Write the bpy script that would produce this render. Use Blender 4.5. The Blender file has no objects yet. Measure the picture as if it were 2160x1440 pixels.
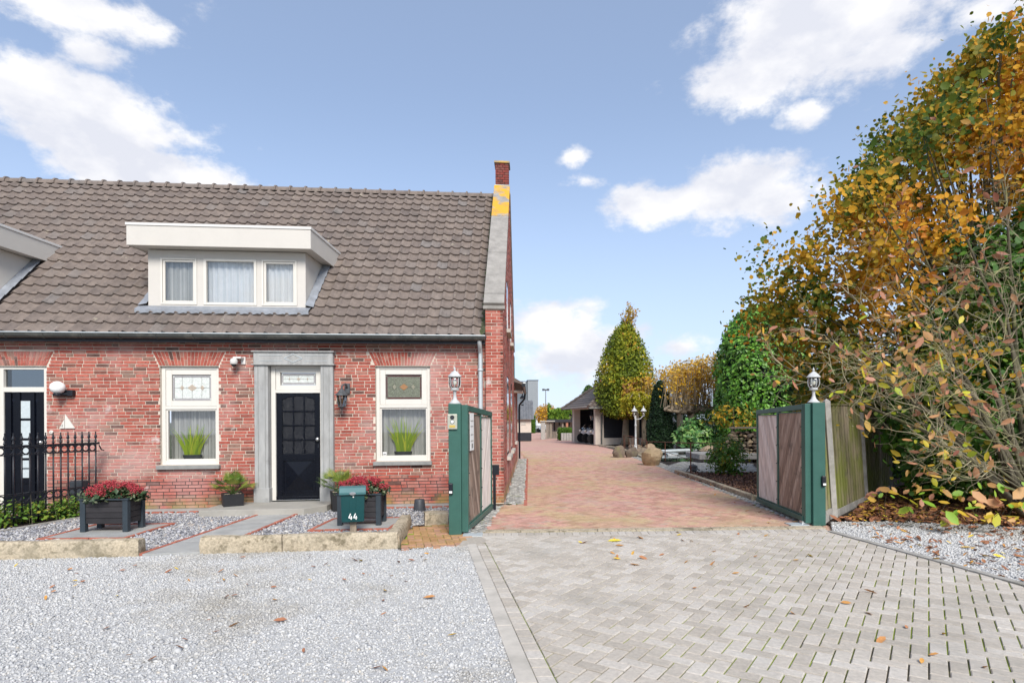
import bpy, bmesh, math, random
import numpy as np
from mathutils import Vector, Matrix

R = math.radians
random.seed(7)
RNG = np.random.default_rng(7)
SC = bpy.context.scene
COL = SC.collection

# ------------------------------------------------------------------ camera
EYE = 1.6                      # camera height above the paving, metres
FPX, CX, HY, ROLL = 1235.0, 1080.0, 885.0, 0.006   # survey constants of the photograph (2160 x 1440)
cam_data = bpy.data.cameras.new('camera')
cam = bpy.data.objects.new('camera', cam_data)
COL.objects.link(cam)
cam.location = (0, 0, EYE)
cam.rotation_euler = (Matrix.Rotation(R(90), 4, 'X') @ Matrix.Rotation(-ROLL, 4, 'Z')).to_euler()
cam_data.sensor_width = 36
cam_data.lens = 36 * FPX / 2160
cam_data.shift_y = (HY - 720) / 2160
cam_data.clip_end = 3000
SC.camera = cam

def ray(px, py):
    dx, dy = px - CX, py - HY
    return (dx - ROLL * dy) / FPX, -(dy + ROLL * dx) / FPX
def P(px, py, d):
    a, b = ray(px, py)
    return Vector((a * d, d, EYE + b * d))
def G(px, py, z=0.0):
    a, b = ray(px, py)
    d = (z - EYE) / b
    return Vector((a * d, d, z))

# ------------------------------------------------------------------ sky and sun
SUN_EL, SUN_AZ = 40.0, 165.0      # elevation; azimuth clockwise from +Y (photo depth): sun behind the camera, to the right
world = bpy.data.worlds.new('World')
SC.world = world
world.use_nodes = True
def build_world():
    nt = world.node_tree
    nt.nodes.clear()
    N, L = nt.nodes.new, nt.links.new
    out = N('ShaderNodeOutputWorld'); bg = N('ShaderNodeBackground')
    bg.inputs['Strength'].default_value = 0.085
    L(bg.outputs[0], out.inputs[0])
    sky = N('ShaderNodeTexSky'); sky.sky_type = 'NISHITA'; sky.sun_disc = False
    sky.sun_elevation = R(SUN_EL); sky.sun_rotation = R(SUN_AZ)
    sky.air_density = 1.0; sky.dust_density = 0.2; sky.ozone_density = 2.2
    tc = N('ShaderNodeTexCoord')
    def math_(op, a, b=None, c=None, clamp=False):
        n = N('ShaderNodeMath'); n.operation = op; n.use_clamp = clamp
        for i, x in enumerate((a, b, c)):
            if x is None: continue
            if isinstance(x, (int, float)): n.inputs[i].default_value = x
            else: L(x, n.inputs[i])
        return n.outputs[0]
    def noise(scale, detail, rough, off=0.0):
        mp = N('ShaderNodeMapping'); mp.inputs['Scale'].default_value = (scale, scale, scale * 1.7)
        mp.inputs['Location'].default_value = (off, off * .7, off * .3)
        L(tc.outputs['Generated'], mp.inputs[0])
        n = N('ShaderNodeTexNoise'); n.inputs['Scale'].default_value = 1.0
        n.inputs['Detail'].default_value = detail; n.inputs['Roughness'].default_value = rough
        L(mp.outputs[0], n.inputs['Vector'])
        return n.outputs['Fac']
    # cumulus puffs: centre (survey pixel), half width, half height, weight
    clouds = [(120, 10, 250, 55, .9), (190, 110, 110, 60, .75), (165, 240, 240, 95, 1.3), (60, 235, 150, 70, 1.0), (330, 290, 110, 40, .9), (330, 375, 200, 60, 1.5),
              (420, 20, 90, 70, .45), (1730, 60, 260, 130, 1.2), (1600, 160, 190, 80, 1.0), (1850, 110, 150, 70, .9), (1700, 240, 70, 40, .85), (1560, 400, 150, 90, 1.1),
              (1400, 425, 150, 50, 1.0), (1620, 430, 90, 60, .9), (1210, 330, 45, 30, .95), (1240, 382, 60, 24, .6), (1170, 690, 130, 70, 1.0),
              (1230, 740, 160, 70, 1.05), (1190, 655, 80, 24, .7), (2100, 15, 110, 45, .9), (2150, 190, 70, 130, .8), (1430, 730, 120, 30, .45)]
    tot = None
    for (cx, cy, rx, ry, w) in clouds:
        a, b = ray(cx, cy)
        c = Vector((a, 1, b)).normalized()
        k = 1 / math.sqrt(1 + a * a + b * b)
        s = N('ShaderNodeVectorMath'); s.operation = 'SUBTRACT'; s.inputs[1].default_value = c
        L(tc.outputs['Generated'], s.inputs[0])
        m = N('ShaderNodeVectorMath'); m.operation = 'MULTIPLY'
        m.inputs[1].default_value = (FPX / rx / k, FPX / max(rx, ry) / k, FPX / ry / k)
        L(s.outputs[0], m.inputs[0])
        ln = N('ShaderNodeVectorMath'); ln.operation = 'LENGTH'; L(m.outputs[0], ln.inputs[0])
        v = math_('MULTIPLY', math_('SUBTRACT', 1.35, ln.outputs['Value'], clamp=False), w)
        v = math_('MAXIMUM', v, 0.0)
        tot = v if tot is None else math_('MAXIMUM', tot, v)
    big = noise(5.0, 2, .5, 3.1)
    fine = noise(13.0, 8, .62, 1.7)
    # the rest of the sky: the same sort of broken cumulus all round
    sep = N('ShaderNodeSeparateXYZ'); L(tc.outputs['Generated'], sep.inputs[0])
    front = N('ShaderNodeMapRange'); front.interpolation_type = 'SMOOTHSTEP'
    front.inputs['From Min'].default_value = .45; front.inputs['From Max'].default_value = .6
    L(sep.outputs['Y'], front.inputs['Value'])
    rest = math_('MULTIPLY', math_('MULTIPLY', math_('SUBTRACT', big, .47), 6.0), math_('SUBTRACT', 1.0, front.outputs[0]))
    dens = math_('MAXIMUM', tot, rest)
    dens = math_('ADD', dens, math_('MULTIPLY', math_('SUBTRACT', fine, .50), 2.0))
    mr = N('ShaderNodeMapRange'); mr.interpolation_type = 'SMOOTHSTEP'
    mr.inputs['From Min'].default_value = .36; mr.inputs['From Max'].default_value = .92
    L(dens, mr.inputs['Value'])
    shade = N('ShaderNodeMix'); shade.data_type = 'RGBA'
    sh = noise(9.0, 5, .55, 6.3)
    mr2 = N('ShaderNodeMapRange'); mr2.inputs['From Min'].default_value = .38; mr2.inputs['From Max'].default_value = .62
    L(sh, mr2.inputs['Value'])
    shade.inputs['A'].default_value = (4.9, 5.05, 5.6, 1); shade.inputs['B'].default_value = (6.6, 6.55, 6.6, 1)
    L(mr2.outputs[0], shade.inputs['Factor'])
    # thin high haze whitens the blue
    hz = N('ShaderNodeMapRange'); hz.interpolation_type = 'SMOOTHSTEP'
    for k_, q_ in (('From Min', -.05), ('From Max', .5), ('To Min', .85), ('To Max', .30)): hz.inputs[k_].default_value = q_
    L(sep.outputs['Z'], hz.inputs['Value'])
    veil = N('ShaderNodeMix'); veil.data_type = 'RGBA'; L(hz.outputs[0], veil.inputs['Factor'])
    L(sky.outputs[0], veil.inputs['A']); veil.inputs['B'].default_value = (4.3, 5.15, 6.9, 1)
    mix = N('ShaderNodeMix'); mix.data_type = 'RGBA'
    L(mr.outputs[0], mix.inputs['Factor']); L(veil.outputs['Result'], mix.inputs['A']); L(shade.outputs['Result'], mix.inputs['B'])
    L(mix.outputs['Result'], bg.inputs['Color'])
build_world()
sun_data = bpy.data.lights.new('sun', 'SUN')
sun_data.energy = 2.4; sun_data.angle = R(24); sun_data.color = (1, .965, .91)
sun = bpy.data.objects.new('sun', sun_data); COL.objects.link(sun)
_az, _el = R(SUN_AZ), R(SUN_EL)
sun_dir = Vector((math.sin(_az) * math.cos(_el), math.cos(_az) * math.cos(_el), math.sin(_el)))
sun.rotation_euler = sun_dir.to_track_quat('Z', 'Y').to_euler()
sun.location = (0, 0, 30)
SC.view_settings.view_transform = 'Standard'
SC.view_settings.look = 'None'
SC.view_settings.gamma = 1
SC.view_settings.exposure = 0.95
SC.view_settings.use_curve_mapping = False

# ------------------------------------------------------------------ helpers
def wloc(o):
    v = Vector((0, 0, 0))
    while o is not None:
        v = v + o.location; o = o.parent
    return v
def tag(o, label=None, cat=None, group=None, kind=None):
    if label: o['label'] = label
    if cat: o['category'] = cat
    if group: o['group'] = group
    if kind: o['kind'] = kind
    return o
def empty(name, loc, label=None, cat=None, group=None):
    o = bpy.data.objects.new(name, None); COL.objects.link(o)
    o.location = Vector(loc); o.empty_display_size = .2
    return tag(o, label, cat, group)
def link_mesh(name, me, parent=None, loc=None):
    o = bpy.data.objects.new(name, me); COL.objects.link(o)
    if parent is not None: o.parent = parent
    if loc is not None: o.location = Vector(loc) - (wloc(parent) if parent is not None else Vector())
    return o
def piece(name, me, parent, loc, rot=(0, 0, 0), scale=(1, 1, 1), tone=0.0):
    """one more copy of a shared piece (brick, tile, board)"""
    o = link_mesh(name, me, parent, loc)
    o.rotation_euler = rot; o.scale = scale; o.color = (1 - tone, 1, 1, 1)
    return o

class MB:
    def __init__(s): s.v = []; s.f = []; s.t = []
    def add(s, verts, faces, tone=0.0):
        k = len(s.v)
        s.v.extend([tuple(p) for p in verts]); s.f.extend([tuple(i + k for i in f) for f in faces]); s.t.extend([tone] * len(faces))
        return s
    BF = ((0, 3, 2, 1), (4, 5, 6, 7), (0, 1, 5, 4), (1, 2, 6, 5), (2, 3, 7, 6), (3, 0, 4, 7))
    def box(s, x0, x1, y0, y1, z0, z1, tone=0.0):
        return s.add([(x0, y0, z0), (x1, y0, z0), (x1, y1, z0), (x0, y1, z0), (x0, y0, z1), (x1, y0, z1), (x1, y1, z1), (x0, y1, z1)], MB.BF, tone)
    def obox(s, c, a, b, d, tone=0.0):
        c, a, b, d = Vector(c), Vector(a), Vector(b), Vector(d)
        return s.add([c - a - b - d, c + a - b - d, c + a + b - d, c - a + b - d, c - a - b + d, c + a - b + d, c + a + b + d, c - a + b + d], MB.BF, tone)
    def bar(s, p, q, w, h, up=(0, 0, 1), tone=0.0):
        p, q = Vector(p), Vector(q); a = (q - p) / 2; d = a.normalized(); side = d.cross(Vector(up))
        if side.length < 1e-4: side = d.cross(Vector((1, 0, 0)))
        side.normalize(); u2 = side.cross(d).normalized()
        return s.obox((p + q) / 2, a, side * w / 2, u2 * h / 2, tone)
    def tube(s, pts, rs, n=6, tone=0.0, cap=True):
        pts = [Vector(p) for p in pts]
        if not hasattr(rs, '__len__'): rs = [rs] * len(pts)
        k = len(s.v); prev = None
        for i, p in enumerate(pts):
            d = (pts[min(i + 1, len(pts) - 1)] - pts[max(i - 1, 0)])
            d = d.normalized() if d.length > 1e-9 else Vector((0, 0, 1))
            ref = prev if prev is not None else (Vector((0, 0, 1)) if abs(d.z) < .9 else Vector((1, 0, 0)))
            a = (ref - d * ref.dot(d))
            a = a.normalized() if a.length > 1e-6 else d.orthogonal().normalized()
            prev = a; b = d.cross(a)
            for j in range(n):
                t = 2 * math.pi * j / n
                s.v.append(tuple(p + (a * math.cos(t) + b * math.sin(t)) * rs[i]))
        for i in range(len(pts) - 1):
            for j in range(n):
                s.f.append((k + i * n + j, k + i * n + (j + 1) % n, k + (i + 1) * n + (j + 1) % n, k + (i + 1) * n + j)); s.t.append(tone)
        if cap:
            s.f.append(tuple(k + j for j in reversed(range(n)))); s.f.append(tuple(k + (len(pts) - 1) * n + j for j in range(n))); s.t += [tone, tone]
        return s
    def lathe(s, prof, c=(0, 0, 0), n=16, tone=0.0, sx=1, sy=1):
        k = len(s.v)
        for (r, z) in prof:
            for j in range(n):
                t = 2 * math.pi * (j + .5) / n
                s.v.append((c[0] + r * sx * math.cos(t), c[1] + r * sy * math.sin(t), c[2] + z))
        m = len(prof)
        for i in range(m - 1):
            for j in range(n):
                s.f.append((k + i * n + j, k + i * n + (j + 1) % n, k + (i + 1) * n + (j + 1) % n, k + (i + 1) * n + j)); s.t.append(tone)
        s.f.append(tuple(k + j for j in reversed(range(n)))); s.f.append(tuple(k + (m - 1) * n + j for j in range(n))); s.t += [tone, tone]
        return s
    def prism(s, lo, hi, tone=0.0):
        n = len(lo)
        return s.add(list(lo) + list(hi), [tuple(reversed(range(n))), tuple(range(n, 2 * n))] + [(i, (i + 1) % n, n + (i + 1) % n, n + i) for i in range(n)], tone)
    def ball(s, c, r, nu=10, nv=7, sx=1, sy=1, sz=1, tone=0.0, rough=0.0, seed=0):
        rr = random.Random(seed); prof = []
        k = len(s.v)
        for i in range(nv + 1):
            t = math.pi * i / nv
            for j in range(nu):
                a = 2 * math.pi * j / nu
                q = r * (1 + rr.uniform(-rough, rough))
                s.v.append((c[0] + sx * q * math.sin(t) * math.cos(a), c[1] + sy * q * math.sin(t) * math.sin(a), c[2] - sz * q * math.cos(t)))
        for i in range(nv):
            for j in range(nu):
                s.f.append((k + i * nu + j, k + i * nu + (j + 1) % nu, k + (i + 1) * nu + (j + 1) % nu, k + (i + 1) * nu + j)); s.t.append(tone)
        return s
    def mesh(s, name, mat, smooth=False, off=Vector(), xf=None, fix=True):
        me = bpy.data.meshes.new(name)
        vs = s.v if xf is None else [tuple(xf(*p)) for p in s.v]
        me.from_pydata([(p[0] - off[0], p[1] - off[1], p[2] - off[2]) for p in vs], [], s.f)
        at = me.attributes.new('tone', 'FLOAT', 'FACE'); at.data.foreach_set('value', s.t)
        if fix:
            bm = bmesh.new(); bm.from_mesh(me); bmesh.ops.remove_doubles(bm, verts=bm.verts, dist=1e-6)
            bmesh.ops.recalc_face_normals(bm, faces=bm.faces); bm.to_mesh(me); bm.free()
        if smooth: me.shade_smooth() if hasattr(me, 'shade_smooth') else me.polygons.foreach_set('use_smooth', [True] * len(me.polygons))
        if mat is not None: me.materials.append(mat)
        return me
    def build(s, name, mat, parent=None, loc=None, smooth=False, bevel=0.0, xf=None, fix=True, kind=None, label=None, angle=None):
        """one mesh object, vertices given in world coordinates (or through xf)"""
        base = Vector(loc) if loc is not None else Vector((0, 0, 0))
        off = (wloc(parent) if parent is not None else Vector((0, 0, 0))) + base
        me = s.mesh(name, mat, smooth, off, xf, fix)
        o = bpy.data.objects.new(name, me); COL.objects.link(o)
        if parent is not None: o.parent = parent
        o.location = base
        if smooth and angle: me.set_sharp_from_angle(angle=R(angle))
        if bevel:
            m = o.modifiers.new('bevel', 'BEVEL'); m.width = bevel; m.segments = 2; m.limit_method = 'ANGLE'; m.angle_limit = R(40)
        return tag(o, kind=kind, label=label)

def cloud_mesh(name, tv, tf, pos, ax, ay, az, tones, mat, parent=None, smooth=False, kind=None, loc=None):
    """N copies of a small template joined into ONE mesh (gravel, leaves); axes are N x 3 arrays"""
    tv = np.asarray(tv, float); n = len(pos); k = len(tv)
    V = pos[:, None, :] + tv[None, :, 0:1] * ax[:, None, :] + tv[None, :, 1:2] * ay[:, None, :] + tv[None, :, 2:3] * az[:, None, :]
    off = np.array((wloc(parent) if parent is not None else Vector((0, 0, 0))) + (Vector(loc) if loc is not None else Vector((0, 0, 0))))
    V = (V - off).reshape(-1, 3)
    lens = np.array([len(f) for f in tf]); flat = np.concatenate([np.array(f) for f in tf])
    loops = (flat[None, :] + (np.arange(n) * k)[:, None]).ravel()
    sizes = np.tile(lens, n); starts = np.concatenate([[0], np.cumsum(sizes)[:-1]])
    me = bpy.data.meshes.new(name)
    me.vertices.add(len(V)); me.vertices.foreach_set('co', V.ravel().astype(np.float32))
    me.loops.add(len(loops)); me.loops.foreach_set('vertex_index', loops.astype(np.int32))
    me.polygons.add(len(sizes)); me.polygons.foreach_set('loop_start', starts.astype(np.int32)); me.polygons.foreach_set('loop_total', sizes.astype(np.int32))
    at = me.attributes.new('tone', 'FLOAT', 'FACE'); at.data.foreach_set('value', np.repeat(tones, len(tf)).astype(np.float32))
    me.update(calc_edges=True)
    if smooth: me.polygons.foreach_set('use_smooth', np.ones(len(sizes), bool))
    me.materials.append(mat)
    o = bpy.data.objects.new(name, me); COL.objects.link(o)
    if parent is not None: o.parent = parent
    if loc is not None: o.location = Vector(loc)
    return tag(o, kind=kind)

def unit(v): return v / np.maximum(np.linalg.norm(v, axis=1, keepdims=True), 1e-9)
def frames(n, nrm=None, spread=1.0):
    """random orthonormal frames; with nrm the third axis leans to it"""
    z = RNG.normal(size=(n, 3))
    if nrm is not None: z = nrm + unit(z) * spread
    z = unit(z); x = RNG.normal(size=(n, 3)); x = unit(x - z * (x * z).sum(1, keepdims=True)); y = np.cross(z, x)
    return x, y, z
def inside(poly, x, y):
    """vectorised point in polygon"""
    x = np.asarray(x); y = np.asarray(y); r = np.zeros(x.shape, bool); n = len(poly)
    for i in range(n):
        x0, y0 = poly[i][0], poly[i][1]; x1, y1 = poly[(i + 1) % n][0], poly[(i + 1) % n][1]
        if y0 == y1: continue
        c = ((y0 > y) != (y1 > y)) & (x < (x1 - x0) * (y - y0) / (y1 - y0) + x0)
        r ^= c
    return r
def sample_poly(poly, n):
    xs = [p[0] for p in poly]; ys = [p[1] for p in poly]; out = np.zeros((0, 2))
    while len(out) < n:
        q = np.column_stack([RNG.uniform(min(xs), max(xs), n), RNG.uniform(min(ys), max(ys), n)])
        out = np.vstack([out, q[inside(poly, q[:, 0], q[:, 1])]])
    return out[:n]
def area(poly): return abs(sum(poly[i][0] * poly[(i + 1) % len(poly)][1] - poly[(i + 1) % len(poly)][0] * poly[i][1] for i in range(len(poly)))) / 2

# ------------------------------------------------------------------ materials
MATS = {}
def mat(name, col, rough=.75, noise=None, bump=None, blotch=(), metal=0.0, spec=.4, stretch=None, transl=0.0, coat=0.0, streak=None):
    """col: one colour or a ramp [(pos, colour), ..] read by the piece's own tone. noise=(scale, amount). bump=(scale, strength).
    blotch: stains (colour, scale, lo, hi, amount[, (zlo, zhi)])."""
    m = bpy.data.materials.new(name); m.use_nodes = True; MATS[name] = m
    nt = m.node_tree; N, L = nt.nodes.new, nt.links.new
    b = nt.nodes['Principled BSDF']; out = nt.nodes['Material Output']
    b.inputs['Roughness'].default_value = rough; b.inputs['Metallic'].default_value = metal; b.inputs['Specular IOR Level'].default_value = spec
    if coat: b.inputs['Coat Weight'].default_value = coat
    geo = N('ShaderNodeNewGeometry'); vec = geo.outputs['Position']
    def mapped(sc):
        if sc is None: return vec
        mp = N('ShaderNodeMapping'); mp.inputs['Scale'].default_value = sc[:3]
        if len(sc) > 3: mp.inputs['Rotation'].default_value = sc[3]
        L(vec, mp.inputs[0]); return mp.outputs[0]
    def nz(scale, detail=4, rough_=.6, v=None):
        n = N('ShaderNodeTexNoise'); n.inputs['Scale'].default_value = scale; n.inputs['Detail'].default_value = detail; n.inputs['Roughness'].default_value = rough_
        L(v if v is not None else vec, n.inputs['Vector']); return n.outputs['Fac']
    def rng_(x, lo, hi, a=0.0, c=1.0):
        r = N('ShaderNodeMapRange'); L(x, r.inputs['Value'])
        for k, q in (('From Min', lo), ('From Max', hi), ('To Min', a), ('To Max', c)): r.inputs[k].default_value = q
        return r.outputs[0]
    def mixc(f, a, c, mode='MIX'):
        x = N('ShaderNodeMix'); x.data_type = 'RGBA'; x.blend_type = mode
        for sock, q in (('Factor', f), ('A', a), ('B', c)):
            if isinstance(q, (int, float)): x.inputs[sock].default_value = q
            elif isinstance(q, tuple): x.inputs[sock].default_value = (*q[:3], 1)
            else: L(q, x.inputs[sock])
        return x.outputs['Result']
    if isinstance(col, list):
        at = N('ShaderNodeAttribute'); at.attribute_name = 'tone'
        oi = N('ShaderNodeObjectInfo'); sp = N('ShaderNodeSeparateColor'); L(oi.outputs['Color'], sp.inputs[0])
        inv = N('ShaderNodeMath'); inv.operation = 'SUBTRACT'; inv.inputs[0].default_value = 1; L(sp.outputs[0], inv.inputs[1])
        ad = N('ShaderNodeMath'); ad.operation = 'ADD'; L(at.outputs['Fac'], ad.inputs[0]); L(inv.outputs[0], ad.inputs[1])
        cr = N('ShaderNodeValToRGB'); L(ad.outputs[0], cr.inputs[0])
        e = cr.color_ramp.elements
        e[0].position, e[0].color = col[0][0], (*col[0][1], 1); e[1].position, e[1].color = col[-1][0], (*col[-1][1], 1)
        for p, c in col[1:-1]:
            x = e.new(p); x.color = (*c, 1)
        c = cr.outputs[0]
    else:
        rgb = N('ShaderNodeRGB'); rgb.outputs[0].default_value = (*col, 1); c = rgb.outputs[0]
    sv = mapped(stretch)
    if noise:
        f = rng_(nz(noise[0], 5, .65, sv), .3, .7, 1 - noise[1], 1 + noise[1])
        g = N('ShaderNodeCombineColor')
        for i in range(3): L(f, g.inputs[i])
        c = mixc(1.0, c, g.outputs[0], 'MULTIPLY')
    for bl in blotch:
        f = rng_(nz(bl[1], 5, .62, mapped(bl[6]) if len(bl) > 6 else None), bl[2], bl[3], 0, bl[4])
        if len(bl) > 5 and bl[5]:
            sx = N('ShaderNodeSeparateXYZ'); L(vec, sx.inputs[0])
            z = rng_(sx.outputs['Z'], bl[5][0], bl[5][1], 1, 0)
            mm = N('ShaderNodeMath'); mm.operation = 'MULTIPLY'; L(f, mm.inputs[0]); L(z, mm.inputs[1]); f = mm.outputs[0]
        c = mixc(f, c, bl[0])
    L(c, b.inputs['Base Color'])
    if bump:
        bp = N('ShaderNodeBump'); bp.inputs['Strength'].default_value = bump[1]; bp.inputs['Distance'].default_value = bump[2] if len(bump) > 2 else .01
        L(nz(bump[0], 6, .65, sv), bp.inputs['Height']); L(bp.outputs[0], b.inputs['Normal'])
    if transl:
        t = N('ShaderNodeBsdfTranslucent'); L(c, t.inputs['Color']); mx = N('ShaderNodeMixShader'); mx.inputs[0].default_value = transl
        L(b.outputs[0], mx.inputs[1]); L(t.outputs[0], mx.inputs[2]); L(mx.outputs[0], out.inputs['Surface'])
    return m
def glass(name, tint=(1, 1, 1), gloss=.12, rough=.02, bump=None):
    m = bpy.data.materials.new(name); m.use_nodes = True; MATS[name] = m
    nt = m.node_tree; N, L = nt.nodes.new, nt.links.new
    nt.nodes.remove(nt.nodes['Principled BSDF']); out = nt.nodes['Material Output']
    tr = N('ShaderNodeBsdfTransparent'); tr.inputs[0].default_value = (*tint, 1)
    gl = N('ShaderNodeBsdfGlossy'); gl.inputs['Roughness'].default_value = rough
    lw = N('ShaderNodeFresnel'); lw.inputs['IOR'].default_value = 1.5
    ad = N('ShaderNodeMath'); ad.operation = 'ADD'; ad.inputs[1].default_value = gloss; L(lw.outputs[0], ad.inputs[0])
    if bump:
        tx = N('ShaderNodeTexVoronoi'); tx.inputs['Scale'].default_value = bump[0]; g = N('ShaderNodeNewGeometry'); L(g.outputs['Position'], tx.inputs['Vector'])
        bp = N('ShaderNodeBump'); bp.inputs['Strength'].default_value = bump[1]; L(tx.outputs['Distance'], bp.inputs['Height']); L(bp.outputs[0], gl.inputs['Normal'])
    mx = N('ShaderNodeMixShader'); L(ad.outputs[0], mx.inputs[0]); L(tr.outputs[0], mx.inputs[1]); L(gl.outputs[0], mx.inputs[2]); L(mx.outputs[0], out.inputs['Surface'])
    return m

mat('brick', [(0, (.10, .055, .045)), (.12, (.17, .075, .055)), (.3, (.30, .072, .05)), (.5, (.36, .085, .058)), (.7, (.42, .12, .085)), (.85, (.36, .155, .115)), (1, (.22, .13, .095))],
    .9, (14, .22), (70, .35), [((.56, .36, .33), .75, .50, .68, .55), ((.62, .58, .55), 1.9, .66, .74, .75), ((.30, .25, .08), 2.5, .35, .6, .75, (.06, .28)), ((.05, .035, .03), 9, .62, .75, .5)])
mat('brick_dark', [(0, (.10, .04, .035)), (.5, (.22, .045, .035)), (1, (.16, .07, .055))], .9, (14, .25), (70, .35))
mat('mortar', (.61, .52, .43), .95, (8, .15), (90, .3), [((.30, .25, .1), 2.5, .35, .6, .6, (.06, .28))])
mat('mortar_dark', (.07, .055, .05), .95, (8, .3), (90, .3), [((.28, .24, .08), 2.5, .35, .6, .7, (.06, .28))])
mat('tile', [(0, (.135, .108, .094)), (.4, (.165, .130, .110)), (.7, (.19, .150, .125)), (1, (.175, .152, .138))], .8, (7, .22), (55, .25), [((.42, .38, .28), 5.5, .66, .74, .8), ((.05, .05, .045), 1.3, .6, .75, .45), ((.10, .13, .03), 3.1, .73, .78, .8), ((.06, .05, .05), 6, .56, .72, .5, None, (4, .6, .6))])
mat('zinc', (.30, .31, .31), .45, (4, .12), None, [((.22, .21, .18), 3, .5, .7, .5)], .55)
mat('zinc_light', (.50, .54, .55), .5, (5, .1), None, (), .3)
mat('gutter', (.085, .088, .082), .5, (5, .15), None, [((.28, .26, .22), 4, .5, .7, .5)], .35)
mat('lead', (.27, .285, .31), .55, (6, .2), (18, .3), [((.2, .2, .21), 5, .55, .7, .5)], .2)
mat('coping', (.29, .27, .245), .9, (5, .2), (60, .3), [((.62, .36, .03), 2.1, .50, .58, .95, (9.0, 6.2)), ((.16, .15, .14), 3, .55, .7, .5)])
mat('coping_lichen', (.29, .27, .245), .9, (5, .2), (60, .3), [((.62, .33, .02), 2.6, .40, .52, .95), ((.16, .15, .14), 3, .55, .7, .5)])
mat('cream', (.66, .625, .56), .45, (3, .03), None, [((.6, .55, .45), 2, .6, .8, .25)])
mat('cream_panel', (.58, .54, .485), .5, (3, .03), None, [((.55, .5, .42), 1.5, .58, .8, .25)])
mat('white', (.66, .635, .60), .4, (3, .03))
mat('bluestone', (.34, .335, .32), .8, (5, .22), (80, .2), [((.36, .36, .355), 2.2, .45, .7, .6), ((.12, .12, .12), 3.5, .58, .72, .5)], stretch=(2, 2, .5))
mat('sill_stone', (.25, .25, .235), .8, (8, .15), (80, .2))
mat('black_paint', (.004, .005, .009), .25, (6, .2), (30, .02), spec=.22)
mat('black_iron', (.010, .012, .017), .38, (10, .2), None, spec=.4)
mat('curtain', [(0, (.22, .225, .205)), (1, (.60, .60, .56))], .9, (3, .08))
mat('net_curtain', [(0, (.62, .66, .68)), (1, (.86, .88, .88))], .9, (3, .05))
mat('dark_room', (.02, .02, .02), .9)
mat('brass', (.45, .40, .28), .3, None, None, (), .9)
mat('steel', (.55, .55, .54), .3, (8, .1), None, (), .9)
mat('lead_came', (.20, .19, .18), .5, None, None, (), .4)
mat('amber_glass', (.34, .17, .07), .25)
mat('pale_amber', (.46, .38, .30), .25)
mat('red_glass', (.07, .018, .012), .15, (40, .5))
mat('clear_texture_glass', (.15, .16, .115), .2, (55, .5), (60, .8))
mat('pale_glass', (.62, .64, .60), .2, (45, .25), (60, .6))
mat('grey_glass', (.38, .36, .36), .2, (45, .2), (60, .5))
mat('door_glass', (.006, .007, .011), .18, None, (55, .9, .02), spec=.35)
mat('frosted', (.50, .55, .56), .35, (20, .1))
glass('pane', (1, 1, 1), .04)
glass('pane_dark', (.35, .38, .40), .10)
mat('green_paint', (.036, .105, .082), .42, (4, .12), (60, .05), [((.05, .13, .11), 3, .55, .75, .4)])
mat('teal_paint', (.010, .060, .062), .35, (4, .1))
mat('teal_lid', (.055, .145, .150), .4, (4, .1))
mat('board_light', [(0, (.56, .48, .43)), (.5, (.70, .62, .56)), (1, (.76, .71, .66))], .85, (5, .22), (30, .3), [((.18, .13, .09), 3, .55, .75, .6, (.1, .55))], stretch=(3, 3, .6))
mat('board_dark', [(0, (.17, .115, .085)), (.5, (.29, .205, .155)), (1, (.42, .32, .255))], .85, (5, .3), (30, .4), [((.06, .045, .035), 4, .55, .7, .6)], stretch=(3, 3, .6))
mat('fence_board', [(0, (.20, .165, .10)), (.5, (.29, .235, .155)), (1, (.37, .30, .215))], .9, (6, .25), (30, .3), [((.17, .195, .025), 1.1, .38, .58, .85), ((.1, .09, .05), 5, .55, .7, .6)], stretch=(3, 3, .4))
mat('concrete', (.36, .34, .31), .9, (8, .2), (60, .3), [((.2, .19, .15), 3, .5, .7, .5)])
mat('concrete_light', (.48, .44, .385), .9, (5, .14), (70, .25), [((.30, .28, .24), 2, .5, .7, .5)])
mat('paver', [(0, (.39, .345, .29)), (.5, (.46, .41, .35)), (1, (.52, .475, .42))], .92, (30, .16), (160, .4), [((.27, .25, .215), 1.1, .52, .68, .45), ((.40, .30, .20), 3, .64, .74, .5), ((.50, .47, .43), 1.6, .55, .7, .5)])
mat('joint_moss', (.075, .065, .045), .97, (30, .4), (90, .6), [((.26, .34, .03), 1.0, .40, .53, .95), ((.03, .026, .02), 2.5, .58, .66, .8)])
mat('clinker', [(0, (.36, .20, .145)), (.35, (.47, .255, .20)), (.65, (.54, .30, .24)), (.85, (.50, .35, .22)), (1, (.42, .29, .24))], .9, (20, .2), (120, .3), [((.44, .36, .17), .6, .46, .64, .6), ((.48, .31, .28), .5, .5, .7, .5), ((.16, .1, .06), 2.5, .6, .75, .5)])
mat('clinker_yellow', [(0, (.34, .19, .08)), (.5, (.42, .25, .11)), (1, (.40, .22, .15))], .9, (20, .2), (120, .3), [((.2, .14, .06), 2.5, .55, .7, .5)])
mat('edge_brick', [(0, (.33, .10, .065)), (1, (.42, .15, .10))], .9, (20, .2), (120, .3))
mat('drive_far', (.50, .29, .235), .9, (2.5, .15), (60, .3), [((.48, .34, .23), .35, .45, .65, .6), ((.38, .19, .14), 8, .5, .65, .5, None, (.6, 3, 1))])
mat('slab', (.33, .33, .315), .85, (4, .15), (70, .2), [((.44, .43, .40), 1.5, .48, .66, .6), ((.24, .23, .21), 5, .6, .72, .4)])
mat('step_stone', (.36, .34, .30), .85, (5, .12), (70, .2), [((.26, .24, .2), 2.5, .5, .7, .5)])
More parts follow.
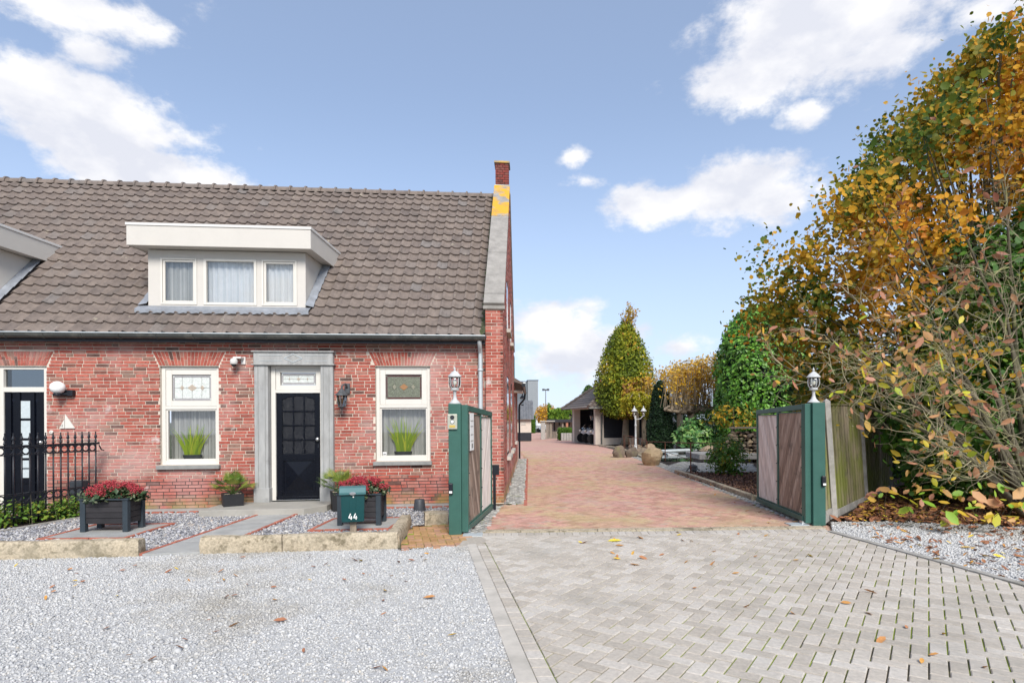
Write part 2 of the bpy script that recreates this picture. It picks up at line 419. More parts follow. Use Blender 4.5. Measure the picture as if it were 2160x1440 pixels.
mat('granite', (.42, .35, .25), .92, (40, .35), (60, .6), [((.13, .105, .06), 12, .52, .64, .8), ((.10, .085, .045), 2.2, .54, .66, .75), ((.55, .49, .38), 1.5, .5, .7, .4)])
mat('gravel', [(0, (.30, .295, .29)), (.2, (.42, .415, .41)), (.5, (.50, .495, .485)), (.85, (.60, .59, .57)), (1, (.50, .44, .36))], .9, (60, .1), None, [((.30, .26, .19), .5, .52, .68, .6)])
mat('gravel_bed', (.45, .445, .435), .95, (45, .3), (80, .6, .015), [((.26, .225, .165), .5, .52, .68, .7)])
mat('slate', [(0, (.10, .10, .12)), (.3, (.24, .24, .26)), (.6, (.40, .40, .42)), (.85, (.58, .56, .53)), (1, (.45, .36, .28))], .85, (40, .15))
mat('cobble', [(0, (.20, .195, .18)), (.5, (.31, .30, .275)), (1, (.41, .395, .36))], .9, (25, .2), (80, .4), [((.16, .2, .05), 2, .58, .7, .6), ((.2, .18, .14), 4, .55, .7, .5)])
mat('soil', (.035, .024, .017), .97, (12, .4), (40, 1.0, .03))
mat('earth', (.06, .07, .03), .97, (2, .4), (20, .8, .03), [((.05, .035, .02), .8, .5, .7, .7)])
mat('mulch', [(0, (.08, .045, .035)), (.5, (.20, .105, .075)), (.85, (.30, .17, .12)), (1, (.42, .22, .09))], .95, (30, .2))
mat('litter', [(0, (.09, .045, .028)), (.4, (.22, .095, .05)), (.7, (.36, .155, .08)), (.85, (.48, .23, .07)), (.95, (.60, .36, .04)), (1, (.62, .50, .05))], .9, (25, .2))
mat('bark', (.19, .155, .11), .95, (9, .35), (26, .8, .02), [((.17, .19, .06), 3, .48, .66, .6), ((.05, .045, .03), 6, .55, .7, .6)], stretch=(2, 2, .5))
mat('bark_dark', (.10, .085, .055), .95, (9, .35), (26, .8, .02), [((.17, .18, .06), 3, .48, .66, .5)], stretch=(2, 2, .5))
mat('twig', (.34, .295, .19), .9, (12, .25), None, [((.36, .38, .10), 3, .5, .65, .6)])
mat('plane_bark', (.27, .215, .15), .95, (6, .25), (20, .5, .02), [((.14, .12, .09), 5, .55, .7, .6)])
mat('leaf_lime', [(0, (.035, .075, .012)), (.22, (.08, .14, .015)), (.42, (.24, .22, .02)), (.62, (.56, .32, .025)), (.86, (.72, .36, .025)), (1, (.58, .22, .03))], .6, None, None, (), spec=.3, transl=.38)
mat('leaf_magnolia', [(0, (.26, .09, .06)), (.4, (.50, .23, .14)), (.62, (.60, .32, .14)), (.8, (.64, .42, .04)), (.92, (.52, .54, .05)), (1, (.24, .42, .04))], .5, None, None, (), spec=.35, transl=.3)
mat('leaf_hazel', [(0, (.025, .065, .012)), (.45, (.06, .16, .022)), (.8, (.12, .26, .035)), (.93, (.22, .26, .03)), (1, (.48, .38, .04))], .55, None, None, (), spec=.35, transl=.32)
mat('leaf_laurel', [(0, (.04, .11, .013)), (.5, (.11, .29, .025)), (.85, (.20, .42, .045)), (1, (.30, .52, .09))], .45, None, None, (), spec=.5, transl=.2)
mat('leaf_hornbeam', [(0, (.09, .13, .014)), (.35, (.21, .26, .02)), (.6, (.32, .32, .022)), (.8, (.52, .38, .03)), (.95, (.48, .23, .04)), (1, (.32, .16, .06))], .6, None, None, (), spec=.3, transl=.3)
mat('leaf_plane', [(0, (.34, .21, .09)), (.4, (.58, .38, .08)), (.75, (.78, .50, .03)), (1, (.68, .30, .04))], .65, None, None, (), spec=.3, transl=.35)
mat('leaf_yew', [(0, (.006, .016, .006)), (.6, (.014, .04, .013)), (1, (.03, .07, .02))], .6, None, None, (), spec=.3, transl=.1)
mat('leaf_hedge', [(0, (.05, .11, .012)), (.6, (.13, .24, .022)), (1, (.24, .34, .035))], .6, None, None, (), spec=.3, transl=.25)
mat('leaf_rhodo', [(0, (.03, .10, .025)), (.5, (.10, .26, .06)), (1, (.28, .42, .12))], .4, None, None, (), spec=.5, transl=.2)
mat('leaf_ground', [(0, (.06, .14, .018)), (.7, (.15, .28, .035)), (1, (.40, .38, .05))], .6, None, None, (), spec=.3, transl=.25)
mat('leaf_palm', [(0, (.05, .09, .015)), (.5, (.13, .22, .03)), (1, (.30, .33, .06))], .5, None, None, (), spec=.4, transl=.2)
mat('leaf_blade', [(0, (.22, .38, .02)), (.5, (.42, .58, .02)), (1, (.66, .70, .05))], .5, None, None, (), spec=.3, transl=.25)
mat('skimmia_flower', [(0, (.30, .02, .035)), (.5, (.50, .045, .065)), (1, (.62, .12, .13))], .8)
mat('skimmia_leaf', [(0, (.012, .03, .01)), (.7, (.045, .085, .03)), (1, (.20, .22, .12))], .45, spec=.4, transl=.15)
mat('planter_board', [(0, (.022, .020, .022)), (1, (.034, .031, .033))], .7, (8, .2), (40, .2))
mat('planter_leg', (.030, .042, .052), .6, (8, .15), (40, .1))
mat('pot_black', (.016, .016, .018), .6, (10, .2))
mat('pot_grey', (.045, .05, .06), .55, (8, .15))
mat('plastic_grey', (.055, .06, .068), .5, (8, .15))
mat('wood_post', (.27, .215, .16), .9, (6, .3), (30, .4), (), stretch=(3, 3, .4))
mat('lamp_white', (.50, .50, .49), .5, (10, .18), None, [((.35, .36, .35), 8, .55, .7, .5)])
glass('lamp_glass', (.93, .95, .94), .12, .08)
mat('opal', (.85, .85, .83), .25)
mat('lantern_grey', (.075, .08, .085), .55, (12, .2), None, [((.22, .23, .23), 9, .55, .7, .5)])
mat('bulb', (.85, .80, .68), .3)
mat('plaster', (.58, .50, .42), .9, (4, .08), (40, .1))
mat('dark_cladding', (.02, .021, .026), .6, (5, .2))
mat('rust', (.13, .05, .028), .9, (20, .3))
mat('pond', (.010, .013, .010), .06, spec=.6)
mat('rock', [(0, (.11, .085, .065)), (.5, (.25, .19, .14)), (1, (.40, .29, .17))], .95, (6, .3), (14, .9, .03), [((.16, .17, .06), 3, .55, .7, .5)])
mat('industrial', (.36, .38, .40), .6, (1, .03))
mat('industrial_dark', (.13, .145, .16), .6, (1, .03))
mat('camper_white', (.78, .78, .77), .35)
mat('tyre', (.012, .012, .013), .85)
mat('dark_glass', (.02, .022, .025), .08, spec=.6)
mat('shed_wood', [(0, (.20, .165, .125)), (1, (.36, .31, .25))], .9, (5, .25), None, (), stretch=(3, 3, .5))
mat('shed_brick', (.34, .15, .09), .9, (5, .15))
mat('paper', (.78, .77, .74), .6)
mat('ink', (.05, .05, .055), .6)
mat('intercom', (.50, .49, .40), .35, (10, .08), None, (), .4)
mat('amber_label', (.55, .38, .08), .4)
mat('red_light', (.35, .02, .02), .4)
M = MATS
# ================================================================== THE GROUND
def zfar(y):                                   # the yard falls away gently behind the carport
    return 0.0 if y < 40 else (-.8 * (y - 40) / 70 if y < 110 else -.8)
gm = MB()
ys = [-60, 0, 40, 75, 110, 400, 1500]
for i in range(len(ys) - 1):
    gm.add([(-1500, ys[i], zfar(ys[i]) - .06), (1500, ys[i], zfar(ys[i]) - .06), (1500, ys[i + 1], zfar(ys[i + 1]) - .06), (-1500, ys[i + 1], zfar(ys[i + 1]) - .06)], [(0, 1, 2, 3)])
tag(gm.build('ground', M['earth']), kind='structure')
def sheet(name, pts, z, m):
    return tag(MB().add([(p[0], p[1], z) for p in pts], [tuple(range(len(pts)))]).build(name, M[m]), kind='structure')

# ---- outlines on the ground (measured)
def along(a, b, t): return a + (b - a) * t
kA, kB = G(985, 1148), G(1091, 1440); kerb_l0, kerb_l1 = kA, along(kA, kB, 1.75)        # gravel / flat kerb
rA, rB = G(1004, 1146), G(1135, 1440); row_l0, row_l1 = rA, along(rA, rB, 1.75)
pA, pB = G(1024, 1145), G(1177, 1440); pav_l0, pav_l1 = pA, along(pA, pB, 1.75)
eA, eB = G(1750, 1122), G(2160, 1236); pav_r0, pav_r1 = eA, along(eA, eB, 2.6)          # right edge of the paving
pav_poly = [pav_l1, Vector((pav_r1.x, pav_l1.y, 0)), pav_r1, pav_r0, pav_l0] if pav_r1.y > pav_l1.y else [pav_l1, pav_r1, pav_r0, pav_l0]

# ---- gravel yard in front of the house
yard = [Vector((-14, .5, 0)), Vector((kerb_l1.x + .02, .5, 0)), kerb_l1, kerb_l0 + Vector((.0, .05, 0)), G(835, 1156), G(430, 1164), G(285, 1171), G(0, 1175), Vector((-14, 7.2, 0))]
sheet('gravel_yard', yard, -.008, 'gravel_bed')
def gravel(name, poly, n, size, m, z0=-.008, flat=.55, label=None):
    q = sample_poly(poly, n)
    x, y, z = frames(n, np.tile([0, 0, 1.0], (n, 1)), .9)
    s = size * np.exp(RNG.normal(0, .33, n)); a = RNG.uniform(.65, 1.15, n); c = RNG.uniform(flat * .7, flat * 1.3, n)
    pos = np.column_stack([q, z0 + s * c * .1 + RNG.uniform(0, .004, n)])
    tv = [(1, .1, 0), (.35, .85, .2), (-.6, .7, -.1), (-1, -.15, .1), (-.3, -.9, -.1), (.7, -.65, .1), (.1, .05, .95), (0, 0, -.9)]
    tf = [(i, (i + 1) % 6, 6) for i in range(6)] + [((i + 1) % 6, i, 7) for i in range(6)]
    o = cloud_mesh(name, tv, tf, pos, x * s[:, None], y * (s * a)[:, None], z * (s * c)[:, None], RNG.beta(2.2, 2, n), M[m], kind='stuff')
    if label: tag(o, label, 'gravel')
    return o
front = [Vector((-6.6, 3.1, 0)), Vector((kerb_l1.x, 2.6, 0)), kerb_l1, kerb_l0, G(840, 1157), G(430, 1166), G(285, 1172), G(0, 1176), Vector((-7.3, 6.9, 0))]
gravel('gravel', front, 85000, .0098, 'gravel', label='pale grey gravel covering the yard in front of the kerb stones')

# ---- flat kerb beside the paving, a paver row next to it
def strip_blocks(name, a0, a1, b0, b1, n, m, parent, z=0.0, gap=.006, proto='paver'):
    for i in range(n):
        t0, t1 = i / n, (i + 1) / n
        q = [along(a0, a1, t0), along(b0, b1, t0), along(b0, b1, t1), along(a0, a1, t1)]
        c = sum(q, Vector()) / 4
        q = [p + (c - p).normalized() * gap for p in q]
        zz = z + random.uniform(-.0015, .0015)
        MB().prism([Vector((p.x, p.y, -.05)) for p in q], [Vector((p.x, p.y, zz)) for p in q]).build(proto, M[m], parent, bevel=.004).color = (1 - random.random(), 1, 1, 1)
paving = tag(MB().add([(p.x, p.y, -.012) for p in [kerb_l1 + Vector((-.02, 0, 0)), Vector((9, kerb_l1.y, 0)), Vector((9, eA.y - 2, 0)), eA + Vector((.3, .12, 0)), G(1000, 1124), kerb_l0 + Vector((-.03, 0, 0))]],
                      [(0, 1, 2, 3, 4, 5)]).build('paving', M['joint_moss']), kind='structure')
strip_blocks('kerb', kerb_l0, kerb_l1, row_l0, row_l1, 7, 'concrete_light', paving, .004, .003, 'kerb_block')
strip_blocks('row', row_l0, row_l1, pav_l0, pav_l1, 52, 'paver', paving)
# ---- herringbone pavers
def clip_half(poly, p, n):
    out = []
    for i in range(len(poly)):
        a, b = poly[i], poly[(i + 1) % len(poly)]
        da, db = (a - p).dot(n), (b - p).dot(n)
        if da >= 0: out.append(a)
        if (da >= 0) != (db >= 0): out.append(a + (b - a) * (da / (da - db)))
    return out
def herringbone(w, ang, org, ext):
    """yields (centre, along-direction, full length, full width) on a 2:1 herringbone of unit w"""
    d1 = Vector((math.cos(ang), math.sin(ang), 0)); d2 = Vector((-math.sin(ang), math.cos(ang), 0))
    for i in range(-ext, ext):
        for j in range(-ext, ext):
            # unit cell of the 4-cell diagonal pattern
            k = (i + j) % 4
            if k == 0: yield org + d1 * ((i + 1) * w) + d2 * ((j + .5) * w), d1, d2, i - 0, j
    for i in range(-ext, ext):
        for j in range(-ext, ext):
            k = (i + j) % 4
            if k == 2: yield org + d1 * ((i + .5) * w) + d2 * ((j + 1) * w), d2, d1, i, j
def check_herring():
    cover = {}
    for i in range(-6, 6):
        for j in range(-6, 6):
            if (i + j) % 4 == 0:
                for c in ((i, j), (i + 1, j)): cover[c] = cover.get(c, 0) + 1
            if (i + j) % 4 == 2:
                for c in ((i, j), (i, j + 1)): cover[c] = cover.get(c, 0) + 1
    return all(cover.get((i, j), 0) == 1 for i in range(-3, 3) for j in range(-3, 3))
assert check_herring()
W = .1052; ANG = R(90 - 35.4)
hn = []
edges = [(pav_l0, (pav_l1 - pav_l0)), (G(1024, 1128.5), (G(1745, 1120.5) - G(1024, 1128.5))), (pav_r0, (pav_r1 - pav_r0))]
ctr = Vector((2.2, 5.0, 0)); halves = []
for p, d in edges:
    n = Vector((-d.y, d.x, 0)).normalized()
    if (ctr - p).dot(n) < 0: n = -n
    halves.append((p, n))
unit_paver = MB()
def paver_geo(mb, q, z, tone, ch=.006, dp=.03):
    c = sum(q, Vector()) / len(q)
    inn = [p + (c - p).normalized() * ch * 1.3 for p in q]
    n = len(q)
    vs = [Vector((p.x, p.y, z - dp)) for p in q] + [Vector((p.x, p.y, z - ch)) for p in q] + [Vector((p.x, p.y, z)) for p in inn]
    fs = [tuple(range(2 * n, 3 * n))]
    for r in (0, n):
        fs += [(r + i, r + (i + 1) % n, r + n + (i + 1) % n, r + n + i) for i in range(n)]
    mb.add(vs, fs, tone)
hl_, hw_ = W - .0046, W / 2 - .0046
paver_geo(unit_paver, [Vector((-hl_, -hw_, 0)), Vector((hl_, -hw_, 0)), Vector((hl_, hw_, 0)), Vector((-hl_, hw_, 0))], 0, 0)
paver_me = unit_paver.mesh('paver', M['paver'])
full, cut = [], MB()
for c, da, db, i, j in herringbone(W, ANG, Vector((2.0, 5.0, 0)), 95):
    if c.y < 1.6 or c.x > 8.5 or c.x > 1.1 * c.y + 2.6 or c.y > 9.2: continue
    ds = [(c - p).dot(n) for p, n in halves]
    if min(ds) < -.12: continue
    q = [c - da * hl_ - db * hw_, c + da * hl_ - db * hw_, c + da * hl_ + db * hw_, c - da * hl_ + db * hw_]
    if min(min((v - p).dot(n) for v in q) for p, n in halves) < 0:
        for p, n in halves: q = clip_half(q, p + n * .004, n) if len(q) > 2 else []
        if len(q) > 2: paver_geo(cut, q, random.uniform(-.002, .002), random.random())
    else: full.append((c, da, db))
full.sort(key=lambda t: (t[0].y < 3.35, t[0].length))       # the nearest ones in view first
for k, (c, da, db) in enumerate(full):
    tone = random.random()
    if k < 300:
        piece('paver', paver_me, paving, (c.x, c.y, random.uniform(-.002, .002)), (random.uniform(-.006, .006), random.uniform(-.006, .006), math.atan2(da.y, da.x)), tone=tone)
    else:
        paver_geo(cut, [c - da * hl_ - db * hw_, c + da * hl_ - db * hw_, c + da * hl_ + db * hw_, c - da * hl_ + db * hw_], random.uniform(-.0025, .0025), tone)
cut.build('herringbone_pavers', M['paver'], paving, kind='stuff', fix=False)
# bands across the gateway: grey paver row and a yellowish kerb row
for (ya, yb, m, n) in ((1129.5, 1121.5, 'paver', 46), (1136, 1129.8, 'paver', 0)):
    if n: strip_blocks('row', G(1012, ya + 3), G(1752, ya - 8), G(1014, yb + 2), G(1740, yb - 7), n, m, paving)
band = tag(MB().add([(p.x, p.y, -.015) for p in [G(1016, 1124), G(1745, 1115), G(1735, 1108), G(1018, 1116)]], [(0, 1, 2, 3)]).build('kerb_band', M['joint_moss']), kind='structure')
strip_blocks('row', G(1016, 1122.5), G(1742, 1113.5), G(1018, 1117), G(1732, 1108.5), 9, 'granite', band, .006, .003, 'kerb_block')
# narrow edging along the right side of the paving
edging = empty('edging', eA); tag(edging, kind='structure')
edir = (eB - eA).normalized(); en = Vector((-edir.y, edir.x, 0)); en = en if en.x > 0 else -en
ep = eA - edir * .05
strip_blocks('edging', ep + en * .002, pav_r1 + en * .002, ep + en * .09, pav_r1 + en * .09, 13, 'concrete', edging, .015, .003, 'kerb_block')

# ---- red clinker driveway
drive = [G(1014, 1117), G(1725, 1108), G(1690, 1103), G(1565, 1052), G(1470, 1015), G(1395, 985), G(1330, 962), G(1300, 948), G(1262, 940), G(1215, 930), Vector((4.2, 60, 0)), Vector((-.2, 60, 0)), Vector((.15, 40, 0)), G(1111, 967), G(1105, 1064), G(1058, 1064), G(1024, 1108)]
fm = MB()
for (y0, y1) in ((8.2, 40), (40, 75), (75, 110)):
    fm.add([(-2.2, y0, zfar(y0) - .035), (9 if y0 < 40 else 12, y0, zfar(y0) - .035), (9 if y0 < 40 else 12, y1, zfar(y1) - .035), (-2.2, y1, zfar(y1) - .035)], [(0, 1, 2, 3)])
driveway = tag(fm.build('driveway', M['drive_far']), kind='structure')
WB = .0975; blist = []
hb = MB(); lb, wb = WB - .0022, WB / 2 - .0022
paver_geo(hb, [Vector((-lb, -wb, 0)), Vector((lb, -wb, 0)), Vector((lb, wb, 0)), Vector((-lb, wb, 0))], 0, 0, .003, .03)
clinker_me = hb.mesh('clinker', M['clinker'])
cand = [(c, da, db) for c, da, db, i, j in herringbone(WB, R(45), Vector((2.0, 16.0, 0)), 125) if 8 < c.y < 30]
ins = inside(drive, [c.x for c, _, _ in cand], [c.y for c, _, _ in cand])
cand = [t for t, k in zip(cand, ins) if k]; cand.sort(key=lambda t: t[0].y)
far = MB()
for k, (c, da, db) in enumerate(cand):
    tone = random.random()
    zz = random.uniform(-.0025, .0025)
    if k < 300: piece('clinker', clinker_me, driveway, (c.x, c.y, zz - .002), (0, 0, math.atan2(da.y, da.x)), tone=tone)
    else: paver_geo(far, [c - da * lb - db * wb, c + da * lb - db * wb, c + da * lb + db * wb, c - da * lb + db * wb], zz - .002, tone, .003)
far.build('clinker_paving', M['clinker'], driveway, kind='stuff', fix=False)

def cobbles(name, poly, step, m, z=.0, hgt=.03, kind='structure'):
    """rounded setts on a jittered grid over a bed"""
    bed = tag(MB().add([(p[0], p[1], z - .012) for p in poly], [tuple(range(len(poly)))]).build(name, M['joint_moss']), kind=kind)
    xs = np.arange(min(p[0] for p in poly), max(p[0] for p in poly), step); ysr = np.arange(min(p[1] for p in poly), max(p[1] for p in poly), step * .9)
    gx, gy = np.meshgrid(xs, ysr); gx = gx + (np.arange(len(ysr)) % 2)[:, None] * step * .5
    q = np.column_stack([gx.ravel(), gy.ravel()]) + RNG.uniform(-.008, .008, (gx.size, 2))
    q = q[inside(poly, q[:, 0], q[:, 1])]; n = len(q)
    if n == 0: return bed
    ang = RNG.normal(0, .12, n); s = step * .46
    ax = np.column_stack([np.cos(ang), np.sin(ang), np.zeros(n)]) * (s * RNG.uniform(.85, 1.02, n))[:, None]
    ay = np.column_stack([-np.sin(ang), np.cos(ang), np.zeros(n)]) * (s * .9 * RNG.uniform(.85, 1.02, n))[:, None]
    az = np.tile([0, 0, 1.0], (n, 1)) * hgt
    pos = np.column_stack([q, np.full(n, z - hgt * .75) + RNG.uniform(-.004, .004, n)])
    tv = [(-1, -1, 0), (1, -1, 0), (1, 1, 0), (-1, 1, 0), (-.95, -.95, .6), (.95, -.95, .6), (.95, .95, .6), (-.95, .95, .6), (-.6, -.6, 1), (.6, -.6, 1), (.6, .6, 1), (-.6, .6, 1)]
    tf = [(8, 9, 10, 11)] + [(i, (i + 1) % 4, 4 + (i + 1) % 4, 4 + i) for i in range(4)] + [(4 + i, 4 + (i + 1) % 4, 8 + (i + 1) % 4, 8 + i) for i in range(4)]
    cloud_mesh('cobbles', tv, tf, pos, ax, ay, az, RNG.random(n), M[m], parent=bed, kind='stuff')
    return bed
cobbles('cobble_border', [G(1066, 1061), G(1104, 1063), G(1110.5, 967), G(1095, 968)], .105, 'cobble', .004)
cobbles('cobble_threshold', [G(985, 1131), G(1014, 1131), G(1058, 1066), G(1040, 1064)], .105, 'cobble', .004)
cobbles('cobble_gutter', [G(1715, 1108), G(1690, 1104), G(1565, 1053), G(1470, 1016), G(1395, 986), G(1330, 963), G(1345, 960), G(1420, 985), G(1500, 1020), G(1585, 1050), G(1718, 1100)], .11, 'cobble', .004)
strip_blocks('row', G(1104.5, 1066), G(1111, 967), G(1112, 1066), G(1114.2, 967), 60, 'edge_brick', driveway, .004, .003, 'edge_brick')
# ochre brick patch left of the gate post
ochre = [G(838, 1160), G(985, 1148), G(1000, 1132), G(940, 1104), G(870, 1112)]
patch = sheet('brick_patch', ochre, -.003, 'joint_moss')
op = MB(); tt = 0
for c, da, db, i, j in herringbone(WB, R(12), Vector((-1.0, 7.8, 0)), 22):
    if inside(ochre, [c.x], [c.y])[0]:
        paver_geo(op, [c - da * lb - db * wb, c + da * lb - db * wb, c + da * lb + db * wb, c - da * lb + db * wb], random.uniform(.0, .012), random.random(), .006)
op.build('ochre_bricks', M['clinker_yellow'], patch, kind='stuff', fix=False)

# ---- gravel and leaf litter on the right
right_gravel = [ep + en * .09, pav_r1 + en * .09, Vector((11, pav_r1.y, 0)), Vector((11, 7.9, 0)), G(2160, 1125), G(1990, 1112), G(1850, 1108), G(1752, 1106)]
sheet('gravel_verge', right_gravel, -.008, 'gravel_bed')
gravel('verge_gravel', [ep + en * .09, along(ep, pav_r1, .62) + en * .09, G(2200, 1240), G(2200, 1105), G(1990, 1100), G(1850, 1098), G(1752, 1100)], 16000, .0125, 'gravel', label='pale gravel strip between the paving edge and the leaf litter')
bed_poly = [G(1752, 1106), G(1850, 1108), G(1990, 1112), G(2160, 1125), Vector((14, 7.9, 0)), Vector((16, 22, 0)), Vector((4.9, 22, 0)), Vector((4.9, 9.5, 0))]
sheet('leaf_bed', bed_poly, -.006, 'soil')
LEAF6 = ([(-1, 0, 0), (-.45, .36, .06), (.35, .34, .05), (1, 0, .02), (.35, -.34, .05), (-.45, -.36, .06), (-.05, 0, -.05)], [(0, 6, 1), (1, 6, 2), (2, 6, 3), (3, 6, 4), (4, 6, 5), (5, 6, 0)])
LEAFR = ([(-1, 0, 0), (-.55, .72, .12), (.25, .78, .14), (1, .0, .0), (.25, -.78, .14), (-.55, -.72, .12), (-.1, 0, -.08)], [(0, 6, 1), (1, 6, 2), (2, 6, 3), (3, 6, 4), (4, 6, 5), (5, 6, 0)])
LEAF4 = ([(-1, 0, 0), (.1, .55, .10), (1, 0, 0), (.1, -.55, .10)], [(0, 3, 2, 1)])
LEAF4F = ([(-1, 0, 0), (.1, .55, .16), (1, 0, 0), (.1, -.55, .16)], [(0, 2, 1), (0, 3, 2)])
def litter(name, poly, n, size, m, label, z=.005, tilt=.55, lift=.02, tone=None):
    q = sample_poly(poly, n); x, y, zz = frames(n, np.tile([0, 0, 1.0], (n, 1)), tilt); s = size * np.exp(RNG.normal(0, .25, n))
    pos = np.column_stack([q, z + RNG.uniform(0, lift, n)])
    o = cloud_mesh(name, *LEAF6, pos, x * s[:, None], y * s[:, None], zz * s[:, None] * 1.6, RNG.random(n) if tone is None else tone(n), M[m], kind='stuff')
    return tag(o, label, 'leaves')
litter('leaf_litter', [G(1752, 1098), G(1850, 1100), G(1990, 1104), G(2200, 1112), Vector((13.5, 8.6, 0)), Vector((13.5, 13.5, 0)), Vector((6.5, 13), ) if False else Vector((8.2, 13.2, 0)), Vector((5.4, 9.4, 0))], 15000, .055, 'litter', 'brown autumn leaf litter under the magnolia beside the board fence', lift=.03)
litter('scattered_leaves', [G(1752, 1106), G(1990, 1108), G(2200, 1118), G(2200, 1245), G(1960, 1180)], 210, .045, 'litter', 'fallen leaves strewn over the pale gravel verge', z=.014, lift=.006, tone=lambda n: .3 + .7 * RNG.random(n))
litter('driveway_leaves', [G(1200, 1140), G(1690, 1100), G(1500, 1040), G(2160, 1430), G(1900, 1430)], 46, .042, 'litter', 'few orange and yellow leaves lying on the paving', z=.008, lift=.004, tone=lambda n: .7 + .3 * RNG.random(n))
litter('yard_leaves', [G(0, 1190), G(900, 1165), G(1010, 1430), G(200, 1435)], 60, .035, 'litter', 'few yellow and brown leaves on the grey gravel yard', z=.012, lift=.004, tone=lambda n: .5 + .5 * RNG.random(n))

# ================================================================== THE HOUSE
A_F = math.atan(.1)                                   # the facade turns a little from the picture plane
HU = Vector((math.cos(A_F), math.sin(A_F), 0)); HV = Vector((.0316, 1, 0)).normalized()
_c = G(1063, 1062)
HO = _c + HV * .1                                     # house origin: right end of the facade line
def hl(u, v, z): return HO + HU * u + HV * v + Vector((0, 0, z))
def fac(px, py, v=0.0):
    """facade coordinates (u, z) of a surveyed point on the plane v"""
    a, b = ray(px, py); n = Vector((-HU.y, HU.x, 0)); p0 = HO + HV * v
    d = p0.dot(n) / (Vector((a, 1, 0)).dot(n))
    q = Vector((a * d, d, 0)) - p0
    return q.dot(HU), EYE + b * d
def fu(px, v=0.0): return fac(px, 900, v)[0]
def fz(px, py, v=0.0): return fac(px, py, v)[1]
house = empty('brick_house', hl(-5, 0, 0), 'low red brick house with dark tiled roof, cream dormers and black front doors', 'house')
UL = -16.0                                            # left end, beyond the frame
CH, BL = .0612, .225
EAVE = 3.30
PIL0 = fu(1026)                                       # corner pier
# openings (u0, u1, z0, z1)
WL = (fu(337), fu(462), fz(400, 980), fz(400, 772))
WR = (fu(792), fu(908), fz(850, 972), fz(850, 772))
DR = (fu(541), fu(706), 0.0, fz(625, 742))            # stone surround outline
DL = (fu(-6), fu(99), 0.0, fz(60, 772))
opens = [WL, WR, DR, DL]
ARCH = .275
def arch_cut(o, ext):                                 # flat fanned arch over an opening
    return lambda z: (o[0] - ext * (z - o[3]) / ARCH - .02, o[1] + ext * (z - o[3]) / ARCH + .02) if o[3] <= z < o[3] + ARCH else None
cuts = [(lambda z, o=o: (o[0], o[1]) if o[2] - .06 <= z < o[3] else None) for o in opens] + [arch_cut(WL, .12), arch_cut(WR, .12), arch_cut(DL, .12)]
# backing wall with the openings left free
wall = MB()
def wall_backing(mb, u0, u1, z0, z1, holes, v0, v1):
    us = sorted({u0, u1} | {h[0] for h in holes} | {h[1] for h in holes}); zs = sorted({z0, z1} | {h[2] for h in holes if h[2] > z0} | {h[3] for h in holes})
    for a, b in zip(us, us[1:]):
        for c, d in zip(zs, zs[1:]):
            m, n = (a + b) / 2, (c + d) / 2
            if any(h[0] < m < h[1] and h[2] < n < h[3] for h in holes): continue
            mb.box(a, b, v0, v1, c, d)
wall_backing(wall, UL, -.02, .0, EAVE, opens, .004, .30)
wall_o = wall.build('wall', M['mortar'], house, xf=hl)
MB().box(UL, PIL0, -.001, .0035, 0, .545).build('plinth_joints', M['mortar_dark'], wall_o, xf=hl) if False else None
brick_u = MB().box(-.5, .5, -.5, .5, -.5, .5); brick_me = brick_u.mesh('brick', M['brick'])
bricks = []                                           # (u, z, length, height, proud)
rb = random.Random(3)
def tone_brick():
    r = rb.random()
    return rb.uniform(0, .2) if r < .08 else (rb.uniform(.85, 1.0) if r < .20 else rb.uniform(.25, .85))
def course(z, u0, u1, blocked, proud=.0):
    ivs = [(u0, u1)]
    for b in blocked:
        nx = []
        for a, c in ivs:
            if b[1] <= a or b[0] >= c: nx.append((a, c)); continue
            if b[0] > a: nx.append((a, b[0]))
            if b[1] < c: nx.append((b[1], c))
        ivs = nx
    u = u0 - rb.choice((0, .25, .5, .75)) * BL - rb.random() * .03
    while u < u1:
        L = BL if rb.random() > .16 else BL / 2
        for a, c in ivs:
            lo, hi = max(a, u + .0068), min(c, u + L - .0068)
            if hi - lo > .03: bricks.append(((lo + hi) / 2, z, hi - lo, .0472, proud))
        u += L
NC = int((EAVE - .13) / CH)
for i in range(NC):
    z = .02 + (i + .5) * CH
    course(z, UL, PIL0 - .004, [c for c in (f(z) for f in cuts) if c])
ztop = .02 + NC * CH
u = UL
while u < PIL0 - .1:                                  # dentil course under the gutter
    bricks.append((u + .05, ztop + .03, .098, .052, .022 if int(round(u / .112)) % 2 else .004)); u += .112
u = UL
while u < PIL0 - .2:
    bricks.append((u + .1, ztop + .03 + CH, .215, .0505, .02)); u += .225
arches = MB()
fan = []
for o in (WL, WR, DL):
    n = 19
    for k in range(n):
        t = (k + .5) / n
        lo = o[0] + (o[1] - o[0]) * t; hi = o[0] - .12 + (o[1] - o[0] + .24) * t
        wl, wh = (o[1] - o[0]) / n * .42, (o[1] - o[0] + .24) / n * .42
        sp = (.62 if k % 2 else .38)
        for (za, zb) in ((0, sp), (sp, 1)):
            zl, zh = o[3] + .012 + (ARCH - .02) * za + (.004 if za else 0), o[3] + .012 + (ARCH - .02) * zb - .004
            fan.append(([(lo + (hi - lo) * za - (wl + (wh - wl) * za), zl), (lo + (hi - lo) * za + (wl + (wh - wl) * za), zl), (lo + (hi - lo) * zb + (wl + (wh - wl) * zb), zh), (lo + (hi - lo) * zb - (wl + (wh - wl) * zb), zh)], tone_brick()))
for q, t in fan:
    arches.prism([(a, -.003, b) for a, b in q], [(a, .02, b) for a, b in q], t)
vis = [k for k, b in enumerate(bricks) if b[2] > .2 and fu(6) < b[0] < fu(700)]
